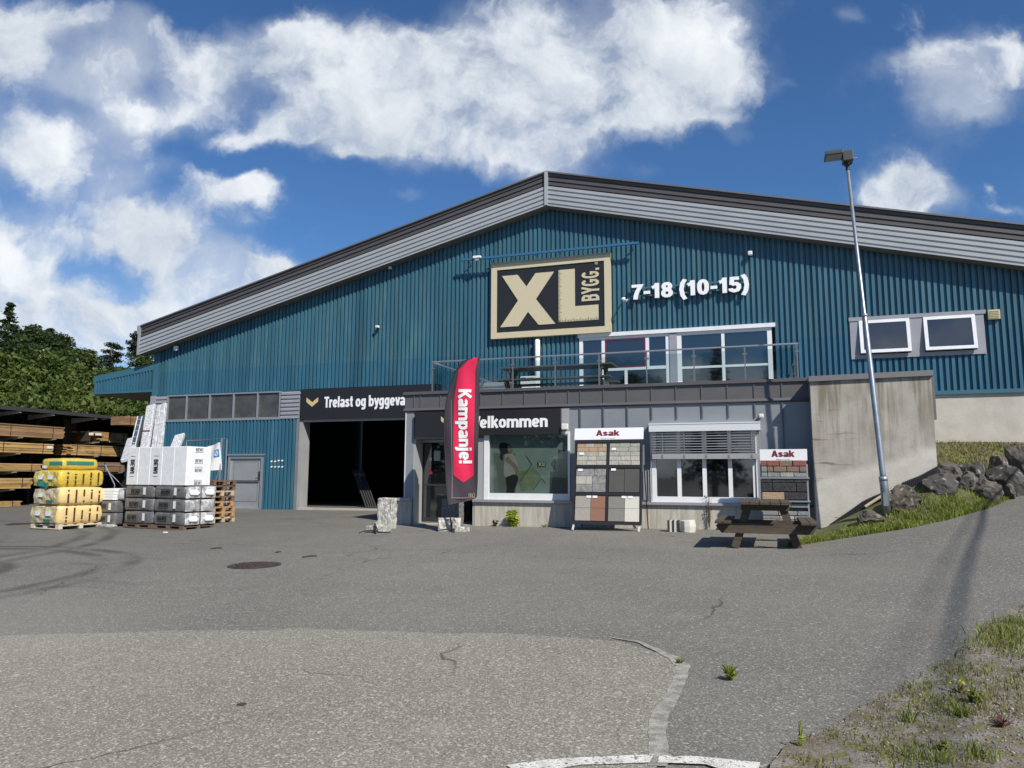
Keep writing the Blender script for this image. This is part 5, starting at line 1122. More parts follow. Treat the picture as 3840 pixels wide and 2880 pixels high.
# ------------------------------------------------------------------ lamp post
LY = 16.0
lb = onY(3330, 1958, LY); lb.z = bank(lb.x, LY)-.05; ltp = onY(3177, 620, LY)
t = thing('lamp_post', 'tall slightly leaning galvanised lamp post with a floodlight head', 'lamp post', tuple(lb))
ax_ = (ltp-lb); Lh = ax_.length
def lp(s): return lb+ax_*s
s1_ = (onY(3314, 1786, LY).z-lb.z)/ax_.z; s2_ = (onY(3245, 1182, LY).z-lb.z)/ax_.z
MB().tube([lp(s1_), lp(s1_+.004), lp(s2_), lp(s2_+.004), lp(1.)], [.060, .056, .050, .037, .033], 16).build('pole', galv, t, smooth=True)
MB().tube([lp(0), lp(s1_-.004), lp(s1_)], [.082, .076, .066], 18).build('base_sleeve', galv, t, smooth=True)
MB().tube([lp(s1_-.012), lp(s1_-.001)], [.082, .082], 18).tube([lp(s2_-.004), lp(s2_+.004)], [.058, .055], 16).build('collar', alu, t, smooth=True)
q = lp(s1_*.45); MB().box((q.x-.05, q.y-.082, q.z-.13), (q.x+.035, q.y-.07, q.z+.13)).build('service_door', galv, t)
hc = ltp
lampg = mat('lamp_grey', (.075, .08, .078), .45, .3)
hd = MB().box((hc.x-.43, LY-.30, hc.z+.16), (hc.x-.09, LY+.10, hc.z+.24)).box((hc.x-.09, LY-.16, hc.z+.05), (hc.x+.11, LY+.12, hc.z+.27)).build('lamp_head', lampg, t, bevel=.012)
mb = MB(); mb.box((hc.x-.41, LY-.27, hc.z+.152), (hc.x-.11, LY+.07, hc.z+.159)); mb.build('lamp_lens', mat('lamp_glass', (.30, .31, .30), .15), hd)
mb = MB(); [mb.box((hc.x-.40+i*.045, LY-.28, hc.z+.24), (hc.x-.385+i*.045, LY+.08, hc.z+.262)) for i in range(7)]; mb.build('cooling_fin', lampg, hd)
mb = MB(); mb.tube([lp(.985), lp(1.)+Vector((0, 0, .12))], .04, 12); mb.box((hc.x-.055, LY-.04, hc.z-.0), (hc.x+.055, LY+.05, hc.z+.1)); mb.build('bracket', mat('bracket_dark', (.03, .032, .033), .5), t)
MB().tube([(hc.x+.02, LY-.03, hc.z+.02), (hc.x+.07, LY-.06, hc.z+.1), (hc.x+.19, LY-.05, hc.z+.115)], .016, 8).build('cable', alu, t)
# ------------------------------------------------------------------ boulders
rock_a = mat('rock', (.118, .105, .088), .9, 0, (.062, .057, .050), 3.2, (.35, .65), bump=1., bsc=14, c3=(.24, .215, .175), sc3=6, thr3=(.58, .68))
rock_b = mat('rock_dark', (.072, .066, .06), .9, 0, (.038, .036, .033), 4, (.35, .65), bump=1., bsc=14, c3=(.24, .22, .2), sc3=7, thr3=(.58, .7))
rock_c = mat('rock_brown', (.125, .105, .08), .9, 0, (.058, .051, .042), 4, (.35, .65), bump=1., bsc=16, c3=(.34, .31, .26), sc3=8, thr3=(.56, .68))
def boulder(px0, py0, px1, py1, Y, m, label, dep=.55, seed=0, flat=.0):
    import bmesh
    a, b = onY(px0, py1, Y), onY(px1, py0, Y); a.z = min(a.z, bank((a.x+b.x)/2, Y)-.12, bank((a.x+b.x)/2, Y+dep*.6)-.02); w, h = b.x-a.x, b.z-a.z; rnd = random.Random(seed)
    bm = bmesh.new(); bmesh.ops.create_icosphere(bm, subdivisions=4, radius=1)
    planes = [Vector((rnd.uniform(-1, 1), rnd.uniform(-1, 1), rnd.uniform(-.7, 1))).normalized() for _ in range(13)]
    cut = [rnd.uniform(.72, 1.0) for _ in planes]
    for v in bm.verts:
        c = v.co.copy(); c = c/max(abs(c.x), abs(c.y), abs(c.z))**.75
        for n_, k_ in zip(planes, cut):
            d = c.dot(n_)
            if d > k_: c -= n_*(d-k_)
        c += mnoise.noise_vector(c*2.2+Vector((seed*3.1, 0, 0)))*.10+mnoise.noise_vector(c*7+Vector((seed, 2, 0)))*.045
        v.co = c
    X_ = [v.co.x for v in bm.verts]; Z_ = [v.co.z for v in bm.verts]
    for v in bm.verts:
        v.co = Vector(((v.co.x-min(X_))/(max(X_)-min(X_))*w-w/2, v.co.y*dep, (v.co.z-min(Z_))/(max(Z_)-min(Z_))*h))
    me = bpy.data.meshes.new('boulder'); bm.to_mesh(me); bm.free(); me.materials.append(m)
    o = bpy.data.objects.new('boulder', me); COL.objects.link(o); o.location = ((a.x+b.x)/2, Y+dep*.35, a.z)
    tag(o, label, 'boulder', 'boulders along the grass bank'); return o
for i, (q, Y, m, lab, dep) in enumerate((
 ((3330, 1818, 3456, 1920), 16.15, rock_c, 'brown lumpy boulder with a mossy front just right of the lamp post', .38),
 ((3456, 1774, 3606, 1885), 16.7, rock_b, 'big dark boulder second from the lamp post in the lower row', .5),
 ((3516, 1728, 3614, 1800), 17.4, rock_a, 'slanted grey slab of rock at the corner of the concrete wall', .4),
 ((3584, 1766, 3676, 1822), 17.4, rock_a, 'pale striped boulder in the middle of the pile', .4),
 ((3600, 1732, 3700, 1784), 18.2, rock_b, 'dark low boulder below the lawn edge behind the pale striped one', .4),
 ((3634, 1793, 3764, 1868), 17.25, rock_a, 'flat-topped grey boulder in front next to the grass', .42),
 ((3648, 1776, 3702, 1818), 17.8, rock_b, 'small shadowed boulder wedged behind the flat-topped one', .3),
 ((3690, 1741, 3880, 1820), 18.6, rock_b, 'long dark boulder at the right edge of the picture', .5),
 ((3710, 1703, 3788, 1752), 19.2, rock_c, 'brownish boulder under the topmost one', .4),
 ((3780, 1666, 3890, 1748), 19.4, rock_a, 'topmost square boulder at the right picture edge', .5),
 ((3216, 1914, 3322, 1970), 15.75, rock_a, 'low flat rock left of the lamp post foot', .3),
 ((3762, 1812, 3810, 1838), 18.0, rock_c, 'small stone at the tarmac edge below the long dark boulder', .2),
 ((3500, 1750, 3540, 1800), 17.2, rock_b, 'small dark stone against the end of the concrete wall', .25))):
    boulder(*q, Y, m, lab, dep, i*7+3)
# ------------------------------------------------------------------ wires casting the double shadow on the drive
cab = mat('cable_black', (.02, .02, .02), .6)
mb = MB()
def shadow_line(pts, hgt):
    return [p+sd*((hgt-p.z)/sd.z) for p in pts]
ga = [onG(3560, 2440), onG(3690, 1900)]
d_ = (ga[1]-ga[0]).normalized()
P_ = [ga[0]-d_*3.5, ga[0], ga[1], ga[1]+d_*9]
for dx, r, h0 in ((0, .030, 1.), (-.45, .014, 1.25)):
    pl_ = [p+Vector((dx*(1-k_/3.), 0, 0)) for k_, p in enumerate(P_)]
    pts = [p+sd*(h0*hh_/sd.z) for p, hh_ in zip(pl_, (24., 13.5, 6.5, 5.5))]
    tag(MB().tube(pts, r, 8).build('power_cable', cab), 'overhead cable whose %s shadow crosses the tarmac drive on the right' % ('dark broad' if dx == 0 else 'faint thin'), 'cable', 'overhead cables')
# ------------------------------------------------------------------ manholes and litter
iron = mat('cast_iron', (.11, .06, .048), .75, .3, (.06, .045, .04), 14, (.35, .65), bump=1., bsc=60)
def manhole(p, r, label):
    t = thing('manhole_cover', label, 'manhole', (p.x, p.y, H(p.x, p.y)), group='manhole covers')
    ring = lambda r0, r1, z: MB().prism([(p.x+r1*math.cos(a), p.y+r1*math.sin(a), H(p.x+r1*math.cos(a), p.y+r1*math.sin(a))+.004) for a in np.linspace(0, 2*math.pi, 41)[:-1]], (0, 0, z))
    ring(0, r, .006).build('frame', mat('iron_frame', (.06, .05, .047), .7, .3), t); ring(0, r*.86, .014).build('lid', iron, t)
    mb = MB()
    for i in range(-3, 4):
        for j in range(-3, 4):
            if i*i+j*j < 11: mb.box((p.x+i*r*.22-.02, p.y+j*r*.22-.02, H(p.x, p.y)+.015), (p.x+i*r*.22+.02, p.y+j*r*.22+.02, H(p.x, p.y)+.024))
    mb.build('stud', iron, t)
manhole(onG(954, 2121), .40, 'large rusty round manhole cover in the middle of the yard')
manhole(onG(75, 1966), .36, 'far manhole cover beside the yellow bag pallet')
twig = mat('twig', (.06, .05, .04), .8)
for i, (a, b) in enumerate((((1134, 2092), (1188, 2087)), ((790, 2060), (832, 2057)), ((1032, 2074), (1054, 2072)))):
    A_, B_ = onG(*a), onG(*b); A_.z += .012; B_.z += .012; m_ = (A_+B_)/2+Vector((0, .03, .01))
    tag(MB().tube([A_, m_, B_], .014, 6).build('stick', twig), ['dark stick lying right of the manhole cover', 'dark stick lying in front of the grey packs', 'tiny dark stick lying just behind the manhole cover'][i], 'stick', 'sticks on the yard')
p = onG(620, 1999); tag(MB().box((p.x-.05, p.y-.03, p.z), (p.x+.05, p.y+.03, p.z+.03)).build('litter', white, bevel=.008), 'white scrap lying in front of the grey wrapped stack', 'litter')
p = onG(905, 2650); rough_block('pebble', p.x, p.y, .045, .035, .016, rock_b, .009, 'single dark pebble lying on the foreground tarmac', 'pebble', z=p.z)
# ------------------------------------------------------------------ pallets
pw1 = mat('pallet_pale', (.50, .40, .26), .85, 0, (.42, .33, .21), 6, island=.18); pw2 = mat('pallet_orange', (.42, .245, .115), .85, 0, (.32, .19, .10), 6, island=.22); pw3 = mat('pallet_brown', (.17, .105, .07), .85, 0, (.12, .08, .058), 6, island=.25)
def pallet(name, label, m, L=1.2, W_=.8, group=None, h=.144):
    t = local(thing(name, label, 'pallet', (0, 0, 0), 0, group))
    mb = MB(); n = 5
    for i in range(n): y = -W_/2+(W_-.12)*i/(n-1); mb.box((-L/2, y, h-.022), (L/2, y+.12, h))
    for x in (-L/2, -.07, L/2-.14): mb.box((x, -W_/2, h-.044), (x+.14, W_/2, h-.0225))
    mb.build('deck_boards', m, t)
    for x in (-L/2, -.07, L/2-.14):
        for y in (-W_/2, -.05, W_/2-.1): MB().box((x, y, .022), (x+.14, y+.1, h-.0445)).build('block', m, t)
    for y in (-W_/2, -.05, W_/2-.1): MB().box((-L/2, y, 0), (L/2, y+.1, .0215)).build('skid', m, t)
    return t
pc = Vector((-14.95, 17.15, 0)); gzp = H(pc.x, pc.y)+.02
pl_labels = ['bottom pale wooden pallet of the stack beside the grey door', 'second pallet from the bottom in the stack', 'third pallet from the bottom in the stack', 'orange pallet fourth from the bottom in the stack', 'dark pallet fifth from the bottom in the stack', 'bright pallet sixth from the bottom in the stack', 'brown pallet just below the topmost one', 'brown topmost pallet of the stack beside the grey door']
for i in range(8):
    t = pallet('pallet', pl_labels[i], (pw1, pw2, pw2, pw2, pw3, pw1, pw3, pw3)[i], 1.2, .8, 'stacked pallets by the door')
    t.location = (pc.x+random.uniform(-.03, .03), pc.y+random.uniform(-.03, .03), gzp+i*.146); t.rotation_euler.z = R_(-8+random.uniform(-2, 2))
# ------------------------------------------------------------------ wrapped packs
film_y = mat('film_yellow', (.64, .46, .045), .34, 0, (.55, .40, .07), 3.5, (.35, .65), bump=.9, bsc=15, spec=.5, coat=.3); film_o = mat('film_peach', (.75, .56, .24), .36, 0, (.66, .50, .24), 3.5, (.35, .65), bump=.5, bsc=9, spec=.5, coat=.3)
film_t = mat('film_teal', (.03, .20, .17), .4); film_n = mat('film_clear', (.58, .49, .30), .35, 0, (.34, .32, .27), 11, (.42, .58), bump=.9, bsc=14, c3=(.62, .50, .15), sc3=8, thr3=(.55, .62), coat=.4); film_n2 = mat('film_yclear', (.62, .48, .09), .35, 0, (.40, .33, .10), 11, (.42, .6), bump=.9, bsc=14, c3=(.65, .63, .55), sc3=9, thr3=(.58, .64), coat=.4)
printm = mat('print_brown', (.06, .03, .012), .6); whitepad = mat('pack_label', (.70, .70, .68), .5)
def pillow(w, d, h, r, m, name, par, z0=0., bulge=.04, seed=0, rnd_=.22):
    """soft rounded pack in the parent's own coordinates"""
    mb = MB(); nu, nv = 48, 14
    def fn(u, v):
        a = 2*math.pi*u; e = .20; c, s_ = math.cos(a), math.sin(a)
        x = math.copysign(abs(c)**e, c)*w/2; y = math.copysign(abs(s_)**e, s_)*d/2
        b = -math.pi/2+math.pi*v; cz, sz = math.cos(b), math.sin(b)
        k_ = abs(cz)**rnd_ if cz > 0 else 0; z = math.copysign(abs(sz)**(rnd_*1.8), sz)*h/2
        k_ = k_*(1+bulge*(1-(2*z/h)**2))
        p = Vector((x*k_, y*k_, z0+h/2+z)); q = mnoise.noise_vector(p*3.2+Vector((seed, 0, 0)))*.018+mnoise.noise_vector(p*9+Vector((seed, 4, 0)))*.008
        return p+q
    mb.grid(fn, nu, nv); o = mb.build(name, m, par, smooth=True); return o
BW, BD = 1.06, 1.25
bc = Vector((-17.45, 14.82)); brz = R_(-7)
t = pallet('pallet', 'pale pallet under the yellow plastic-wrapped packs', mat('pallet_new', (.62, .54, .42), .85, 0, (.54, .46, .35), 6, island=.12), 1.15, 1.2, h=.12); bz = H(*bc)+.01
t.location = (bc.x, bc.y, bz); t.rotation_euler.z = brz
z = bz+.12
for i, (h, w, d, m, lab, dx) in enumerate(((.50, 1.10, 1.22, film_o, 'bottom peach-coloured wrapped pack of the yellow stack', 0), (.47, 1.06, 1.22, film_o, 'second peach-coloured pack from the bottom of the yellow stack', .04), (.46, 1.04, 1.22, film_y, 'printed yellow pack, third from the bottom of the stack', -.02), (.32, .86, 1.0, film_y, 'topmost small yellow pack with a teal stripe', -.06))):
    t = local(thing('insulation_pack', lab, 'pack', (0, 0, 0), 0, 'insulation packs on the yellow stack')); t.location = (bc.x+dx, bc.y, z-.012); t.rotation_euler.z = brz
    pillow(w, d, h, .1, m, 'wrap', t, 0, .03, i*3.3)
    # the gathered left half of the wrap is clear and crinkled over the front
    mb = MB()
    def front(u, v, o=.014, x0=-w/2*.97, x1=w/2*.90): return (x0+(x1-x0)*u, -d/2-o-.02*math.sin(math.pi*v)+.007*math.sin(u*17+v*9), .05+(h-.10)*v)
    if i < 3:
        mb.grid(lambda u, v: front(u, v, .02), 26, 10); mb.build('clear_film', film_n if i < 2 else film_n2, t, smooth=True)
        for k_ in range(2 if i != 1 else 1): MB().face([front(.2+.42*k_, .45, .045), front(.2+.42*k_+.22, .45, .045), front(.2+.42*k_+.22, .75, .045), front(.2+.42*k_, .75, .045)]).build('label', whitepad, t)
        if i != 2: MB().face([front(.55, .04, .045), front(.8, .04, .045), front(.8, .24, .045), front(.55, .24, .045)]).build('teal_mark', film_t, t)
        else: mb = MB(); mb.grid(lambda u, v: (-.35+.5*u, -d/2-.05-.015*math.sin(u*9), .02+.13*v+.03*math.sin(u*6)), 8, 3); mb.build('teal_mark', film_t, t, smooth=True)
        # printed columns of text down the side facing right and the front
        mb = MB()
        for c_ in range(5):
            for r_ in range(10):
                if random.random() < .82:
                    yy = -d/2+.16+c_*.21; zz = .06+(h-.12)*r_/10; xx = w/2*(1.0+.03)+.012
                    mb.face([(xx, yy, zz), (xx, yy+.05, zz), (xx, yy+.05, zz+.028), (xx, yy, zz+.028)])
            for r_ in range(10):
                if False:
                    x_ = .12+c_*.145; zz = .06+(h-.12)*r_/10
                    mb.face([(x_, -d/2-.028-.018*math.sin(math.pi*r_/10), zz), (x_+.045, -d/2-.028-.018*math.sin(math.pi*r_/10), zz), (x_+.045, -d/2-.028-.018*math.sin(math.pi*r_/10), zz+.028), (x_, -d/2-.028-.018*math.sin(math.pi*r_/10), zz+.028)])
        mb.build('print', printm, t)
    else:
        mb = MB(); mb.grid(lambda u, v: (-w/2*.1+w*.58*u, -d/2-.03+.02*u*u, .14+.085*v), 8, 2); mb.grid(lambda u, v: (w/2*1.04+.012, -d/2+.1+(d-.25)*u, .15+.085*v), 8, 2); mb.build('teal_mark', film_t, t)
        MB().face([(-.33, -d/2-.03, .05), (-.12, -d/2-.035, .05), (-.12, -d/2-.035, .13), (-.33, -d/2-.03, .13)]).build('label', whitepad, t)
    z += h-.015
# grey and white insulation stack
greyf = mat('film_grey', (.105, .105, .108), .4, 0, (.15, .15, .153), 4, (.35, .65), bump=1., bsc=13, coat=.45, c3=(.06, .06, .062), sc3=6, thr3=(.58, .7)); silver = mat('film_silver', (.62, .62, .62), .3, .1, (.25, .25, .26), 7, (.42, .6), bump=1., bsc=9, coat=.4); eps = mat('white_foam', (.80, .80, .80), .75, 0, (.70, .71, .72), 6, bump=.2, bsc=25); epsg = mat('foam_wrapped', (.72, .73, .745), .4, 0, (.80, .81, .82), 5, (.35, .65), bump=.4, bsc=12, coat=.3)
B0 = Vector((-13.64, 14.8)); brz2 = R_(-7.5); SW, SD_ = 2.28, 1.0
ux, uy = Vector((math.cos(brz2), math.sin(brz2))), Vector((-math.sin(brz2), math.cos(brz2)))
def stackpt(a, b): q = B0-ux*a+uy*b; return q           # a: to the left of the near right corner, b: back
sz = H(-14.7, 15)+.01
ctr = stackpt(SW/2, SD_/2)
for k_ in range(2):
    t = pallet('pallet', ['low pallet under the left half of the grey wrapped stack', 'low pallet under the right half of the grey wrapped stack'][k_], pw3, 1.1, .95, 'pallets under the foam stack', h=.10); q = stackpt(SW*(.75-.5*k_), SD_/2); t.location = (q.x, q.y, sz); t.rotation_euler.z = brz2
def bewi(par, w, zc_, y, x, m, hgt=.12, flip=False, vert=False):
    if vert: fn = lambda s, v: (x+hgt*(v-.5)*1.4, y, zc_+(s-.5)*w*(-1 if flip else 1))
    else: fn = lambda s, v: (x+(s-.5)*w, y, zc_+(v-.5)*hgt)
    lettering('lettering', 'BEWI', m, par, fn, None, .2, lift=.001)
hrow = (1.085-.10)/3
pk = ['right', 'left']
inkb = mat('ink_black', (.015, .015, .017), .5)
for r_ in range(3):
    for c_ in range(2):
        q = stackpt(SW*(.25+.5*c_), SD_/2)
        lab = '%s grey film-wrapped foam pack on the %s side of the big stack' % (('bottom', 'middle', 'top')[r_], pk[c_])
        t = local(thing('foam_pack', lab, 'pack', (0, 0, 0), 0, 'grey wrapped packs in the big stack')); t.location = (q.x+random.uniform(-.015, .015), q.y, sz+.10+r_*hrow); t.rotation_euler.z = brz2
        pillow(SW/2-.01, SD_-.02, hrow, .1, greyf, 'wrap', t, 0, .012, r_*5+c_, .13)
        bewi(t, .34, hrow*.55, -SD_/2-.022, -.18+.05*r_, inkb, .12); mb = MB()
        mb.box((-.35, -SD_/2-.023, hrow*.55-.10), (-.02, -SD_/2-.021, hrow*.55-.085)); mb.build('print', inkb, t)
        x0 = .22; MB().face([(x0, -SD_/2-.026, hrow*.28), (x0+.10, -SD_/2-.026, hrow*.28), (x0+.10, -SD_/2-.026, hrow*.85), (x0, -SD_/2-.026, hrow*.85)]).build('label', whitepad, t)
        if c_ == 0:        # torn silver ends with white foam showing on the sunny side
            xx = SW/4
            mb = MB()
            for e in range(2):
                y0 = -SD_/2+.03+e*.48
                mb.grid(lambda u, v: (xx+.02+.05*math.sin(math.pi*u)*math.sin(math.pi*v)+.012*mnoise.noise(Vector((u*6+e*3, v*6, r_))), y0+.44*u, .02+(hrow-.04)*v), 12, 8)
            mb.build('silver_end', silver, t, smooth=True)
            if r_ != 1:
                mb = MB()
                for e in range(2):
                    y0 = -SD_/2+.09+e*.48; mb.prism([(xx+.055, y0+.04, .10), (xx+.055, y0+.27, .09), (xx+.055, y0+.32, .16), (xx+.055, y0+.24, .235), (xx+.055, y0+.07, .23), (xx+.055, y0, .16)], (.025, 0, 0))
                mb.build('foam_end', eps, t, bevel=.012)
wz = sz+1.09
nW = 5
for c_ in range(nW):
    a0 = c_*SW*.98/nW; q = stackpt(a0+SW/nW/2, SD_*.47)
    lab = ['rightmost upright white foam slab pack facing the gate', 'second white foam slab pack from the right', 'middle white foam slab pack with big sideways print', 'fourth white foam slab pack from the right', 'leftmost upright white foam slab pack with sideways print'][c_]
    t = local(thing('foam_slab_pack', lab, 'pack', (0, 0, 0), 0, 'white foam slab packs')); t.location = (q.x, q.y, wz); t.rotation_euler.z = brz2
    w = SW*.98/nW; hh = .98+.0*c_
    MB().box((-w/2+.004, -SD_*.46, 0), (w/2-.004, SD_*.30, hh)).build('foam', epsg if c_ else eps, t, bevel=.015)
    if c_ in (2, 4): bewi(t, .36, .48, -SD_*.46-.004, 0, inkb, .12, True, True); MB().box((-.09, -SD_*.46-.004, .74), (.09, -SD_*.46-.002, .75)).box((-.09, -SD_*.46-.004, .22), (.09, -SD_*.46-.002, .23)).build('print', inkb, t)
    if c_ == 0:
        for k_, zz in enumerate((.90, .62, .38, .06)):
            lettering('lettering', 'BEWI', mat('ink_grey', (.10, .10, .105)), t, lambda s, v: (w/2+.002, -.20+.22*s, zz-.04+.09*v), None, .15, back=(-1, 0, 0))
        mb = MB()
        for zz in (.83, .55, .46, .13): mb.box((w/2, -.22, zz), (w/2+.001, .04, zz+.008))
        mb.build('print', MATS['ink_grey'], t)
# small stack between
q = Vector((-16.72, 15.75)); zz = H(q.x, q.y)
for r_ in range(2):
    t = local(thing('foam_pack', ['lower grey pack of the small stack next to the yellow pallet', 'upper grey pack of the small stack next to the yellow pallet'][r_], 'pack', (0, 0, 0), 0, 'small grey stack')); t.location = (q.x, q.y, zz+.04+r_*.32); t.rotation_euler.z = R_(-5)
    pillow(.86, .9, .325, .1, greyf, 'wrap', t, 0, .012, 40+r_, .13); bewi(t, .3, .17, -.475, -.05, inkb, .12)
    MB().face([(.2, -.478, .08), (.3, -.478, .08), (.3, -.478, .26), (.2, -.478, .26)]).build('label', whitepad, t)
for r_ in range(4):
    t = local(thing('foam_board', ['lowest white foam board on the small grey stack', 'second white foam board on the small grey stack', 'third white foam board on the small grey stack', 'topmost white foam board on the small grey stack'][r_], 'foam board', (0, 0, 0), 0, 'white foam boards')); t.location = (q.x-.04, q.y, zz+.70+r_*.075); t.rotation_euler.z = R_(-5+r_)
    MB().box((-.40, -.45, 0), (.36, .42, .07)).build('board', eps, t, bevel=.006)
p_ = local(thing('plastic_bundle', 'crumpled clear plastic bundle at the right end of the white foam boards', 'plastic bundle', (0, 0, 0))); p_.location = (q.x+.42, q.y-.1, zz+.68); pillow(.26, .5, .32, .1, silver, 'film', p_, 0, .1, 77)
p_ = local(thing('plastic_scrap', 'white plastic sheet crumpled on the tarmac below the small stack', 'plastic scrap', (0, 0, 0))); p_.location = (q.x-.05, q.y-.5, zz-.02); pillow(.95, .12, .09, .02, silver, 'film', p_, 0, .1, 78)
# thin metal trestle behind the yellow packs
fr = mat('frame_metal', (.36, .35, .37), .4, .6)
t = thing('metal_trestle', 'thin grey tube trestle between the yellow packs and the foam stack', 'trestle', (-18.2, 17.0, H(-18, 17)))
TYy = 17.2; z0 = H(-18.3, TYy)
f0, f1, f2, f3 = onY(346, 1746, TYy), onY(395, 1744, TYy), onY(361, 1748, TYy), onY(430, 1818, TYy)
MB().tube([f0, f1, f3], .018, 8).tube([f2, (f2.x, TYy, z0)], .03, 8).tube([(f0.x+.1, TYy+.4, f0.z-.1), (f1.x+.3, TYy+.5, f1.z-.7)], .015, 8).tube([f0, f0+Vector((0, .6, 0)), f1+Vector((0, .6, 0)), f1], .015, 8).tube([(f3.x, TYy, f3.z), (f3.x, TYy, z0)], .018, 8).build('tubes', fr, t)
# tall wrapped profiles leaning against the hall
clearw = mat('wrapped_white', (.62, .62, .62), .3, 0, (.40, .41, .42), 9, (.4, .6), bump=.8, bsc=20, coat=.5); wrapg = mat('wrapped_net', (.36, .36, .37), .5, 0, (.68, .68, .68), 30, (.45, .55), bump=.5)
PY_ = 17.2
for i, (bx, by, tx, ty, wpx, m, lab) in enumerate(((545, 1672, 568, 1520, 30, wrapg, 'tallest bubble-wrapped profile pack leaning behind the foam slabs'), (580, 1672, 599, 1522, 16, clearw, 'slim white profile pack leaning right of the bubble-wrapped one'), (600, 1672, 616, 1514, 17, clearw, 'rightmost slim white profile pack in the leaning bundle'), (505, 1672, 531, 1562, 18, mat('profile_dark', (.06, .085, .11), .3, 0, coat=.5), 'dark ladder-like profile pack left of the bubble-wrapped one'), (492, 1672, 500, 1645, 34, clearw, 'short white wrapped clump at the left end of the leaning profiles'), (660, 1672, 676, 1632, 30, wrapg, 'short grey wrapped roll at the right end of the leaning profiles'))):
    a, b = onY(bx, by, PY_), onY(tx, ty, PY_+.5); wd = wpx/104.
    t = thing('profile_pack', lab, 'profile pack', (a.x, PY_, a.z-.9), group='wrapped profiles leaning behind the foam')
    d = (b-a); a2 = a-d*(.9/max(.5, d.z))
    MB().bar(a2, b, .10, wd, up=(1, 0, 0)).build('wrap', m, t, bevel=.015)
    mb = MB()
    if i == 3:
        for k_ in range(5): c_ = a+d*(.1+.2*k_); mb.box((c_.x-wd/2-.01, c_.y-.07, c_.z-.012), (c_.x+wd/2+.01, c_.y-.052, c_.z+.012))
        for s in (-1, 1): mb.bar(a+Vector((s*wd/2, -.06, 0)), b+Vector((s*wd/2, -.06, 0)), .025)
        mb.build('rung', clearw, t)
    elif i == 0:
        c_ = a+d*.35; mb.box((c_.x-wd/2, c_.y-.06, c_.z-.02), (c_.x+wd/2, c_.y-.052, c_.z+.03)); mb.build('tape', redt, t)
# rack with a white tarpaulin
RYy = 17.5
t = thing('tarpaulin_rack', 'metal rack with a white hanging sheet and round blue emblem by the door', 'rack', tuple(onY(840, 1830, RYy)))
k0, k1, k2 = onY(700, 1654, RYy), onY(832, 1645, RYy), onY(828, 1822, RYy)
MB().tube([k0, k1, (k1.x, RYy, H(k1.x, RYy))], .025, 8).tube([k1, k1+Vector((0, .22, 0)), (k1.x, RYy+.22, H(k1.x, RYy))], .022, 8).tube([onY(820, 1765, RYy), onY(803, 1822, RYy)], .015, 6).tube([k0, (k0.x, RYy, H(k0.x, RYy))], .022, 8).build('frame', fr, t)
def cloth(u, v):
    top = onY(778+52*u, 1674-16*u, RYy-.05); bot = onY(772+55*u, 1766-4*u, RYy-.05); p = top.lerp(bot, v); return p+Vector((0, .05*math.sin(u*5+v*3), 0))
mb = MB(); mb.grid(cloth, 12, 12); tp = mb.build('tarpaulin', mat('tarp_white', (.80, .80, .80), .6), t, smooth=True)
cs = lambda s, v: tuple(Vector(cloth(s, v))+Vector((0, -.006, 0)))
bluee = mat('emblem_blue', (.02, .22, .50), .5)
mb = MB(); mb.grid(lambda s, v: cs(.58+.34*s, .24+.28*v), 4, 4); em = mb.build('emblem', bluee, tp)
ring = [(.75+.125*math.cos(a), .38+.10*math.sin(a)) for a in np.linspace(0, 2*math.pi, 25)[:-1]]; ri = [(.75+.085*math.cos(a), .38+.068*math.sin(a)) for a in np.linspace(0, 2*math.pi, 25)[:-1]]
mb = MB(); o2 = lambda s, v: tuple(Vector(cloth(s, v))+Vector((0, -.012, 0)))
for i in range(24): j = (i+1) % 24; mb.face([o2(*ring[i]), o2(*ring[j]), o2(*ri[j]), o2(*ri[i])])
mb.face([o2(.66, .45), o2(.69, .47), o2(.84, .31), o2(.81, .29)]); mb.build('emblem_ring', white, em)
# ------------------------------------------------------------------ lumber shed (its open front faces +X)
SX = -30.5; RXp = SX+.35
zr_ = onX(0, 1519.6, RXp).z; ya, yb = 12.0, onX(505, 1571, RXp).y+.6
sh = thing('lumber_shed', 'long black open-fronted lumber shed with thin flat roof left of the hall', 'shed', (SX-2, 20, H(SX, 20)))
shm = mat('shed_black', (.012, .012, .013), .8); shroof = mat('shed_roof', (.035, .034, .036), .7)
mb = MB(); mb.prism([(RXp, ya, zr_-.16), (RXp, ya, zr_), (SX-4.6, ya, zr_+.35), (SX-4.6, ya, zr_+.19)], (0, yb-ya, 0)); mb.build('roof', shroof, sh)
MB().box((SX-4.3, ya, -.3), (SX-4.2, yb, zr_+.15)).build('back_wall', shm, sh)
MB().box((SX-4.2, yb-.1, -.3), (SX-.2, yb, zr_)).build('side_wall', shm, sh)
yp0, yp1 = onX(240, 1650, SX-1.6).y, onX(286, 1650, SX-1.6).y
MB().box((SX-1.7, yp0, -.2), (SX-1.6, yp1, zr_-.2)).build('divider', mat('shed_grey', (.085, .085, .09), .7), sh)
for py_ in (95, 220, 380):
    p = onX(py_, 1550, SX+.6); MB().prism([(SX-1.2, p.y-.06, zr_-.17), (SX+.3, p.y-.06, zr_-.17), (SX+.3, p.y-.06, zr_-.23), (SX-1.2, p.y-.06, zr_-.40)], (0, .12, 0)).build('beam', mat('beam_grey', (.42, .42, .44), .6), sh)
rackm = mat('rack_grey', (.30, .30, .31), .5, .3)
for px_ in (20, 120, 295, 400, 470):
    y = onX(px_, 1700, SX-1.4).y; MB().box((SX-1.55, y-.08, -.2), (SX-1.4, y+.08, zr_-.2)).build('post', shm, sh)
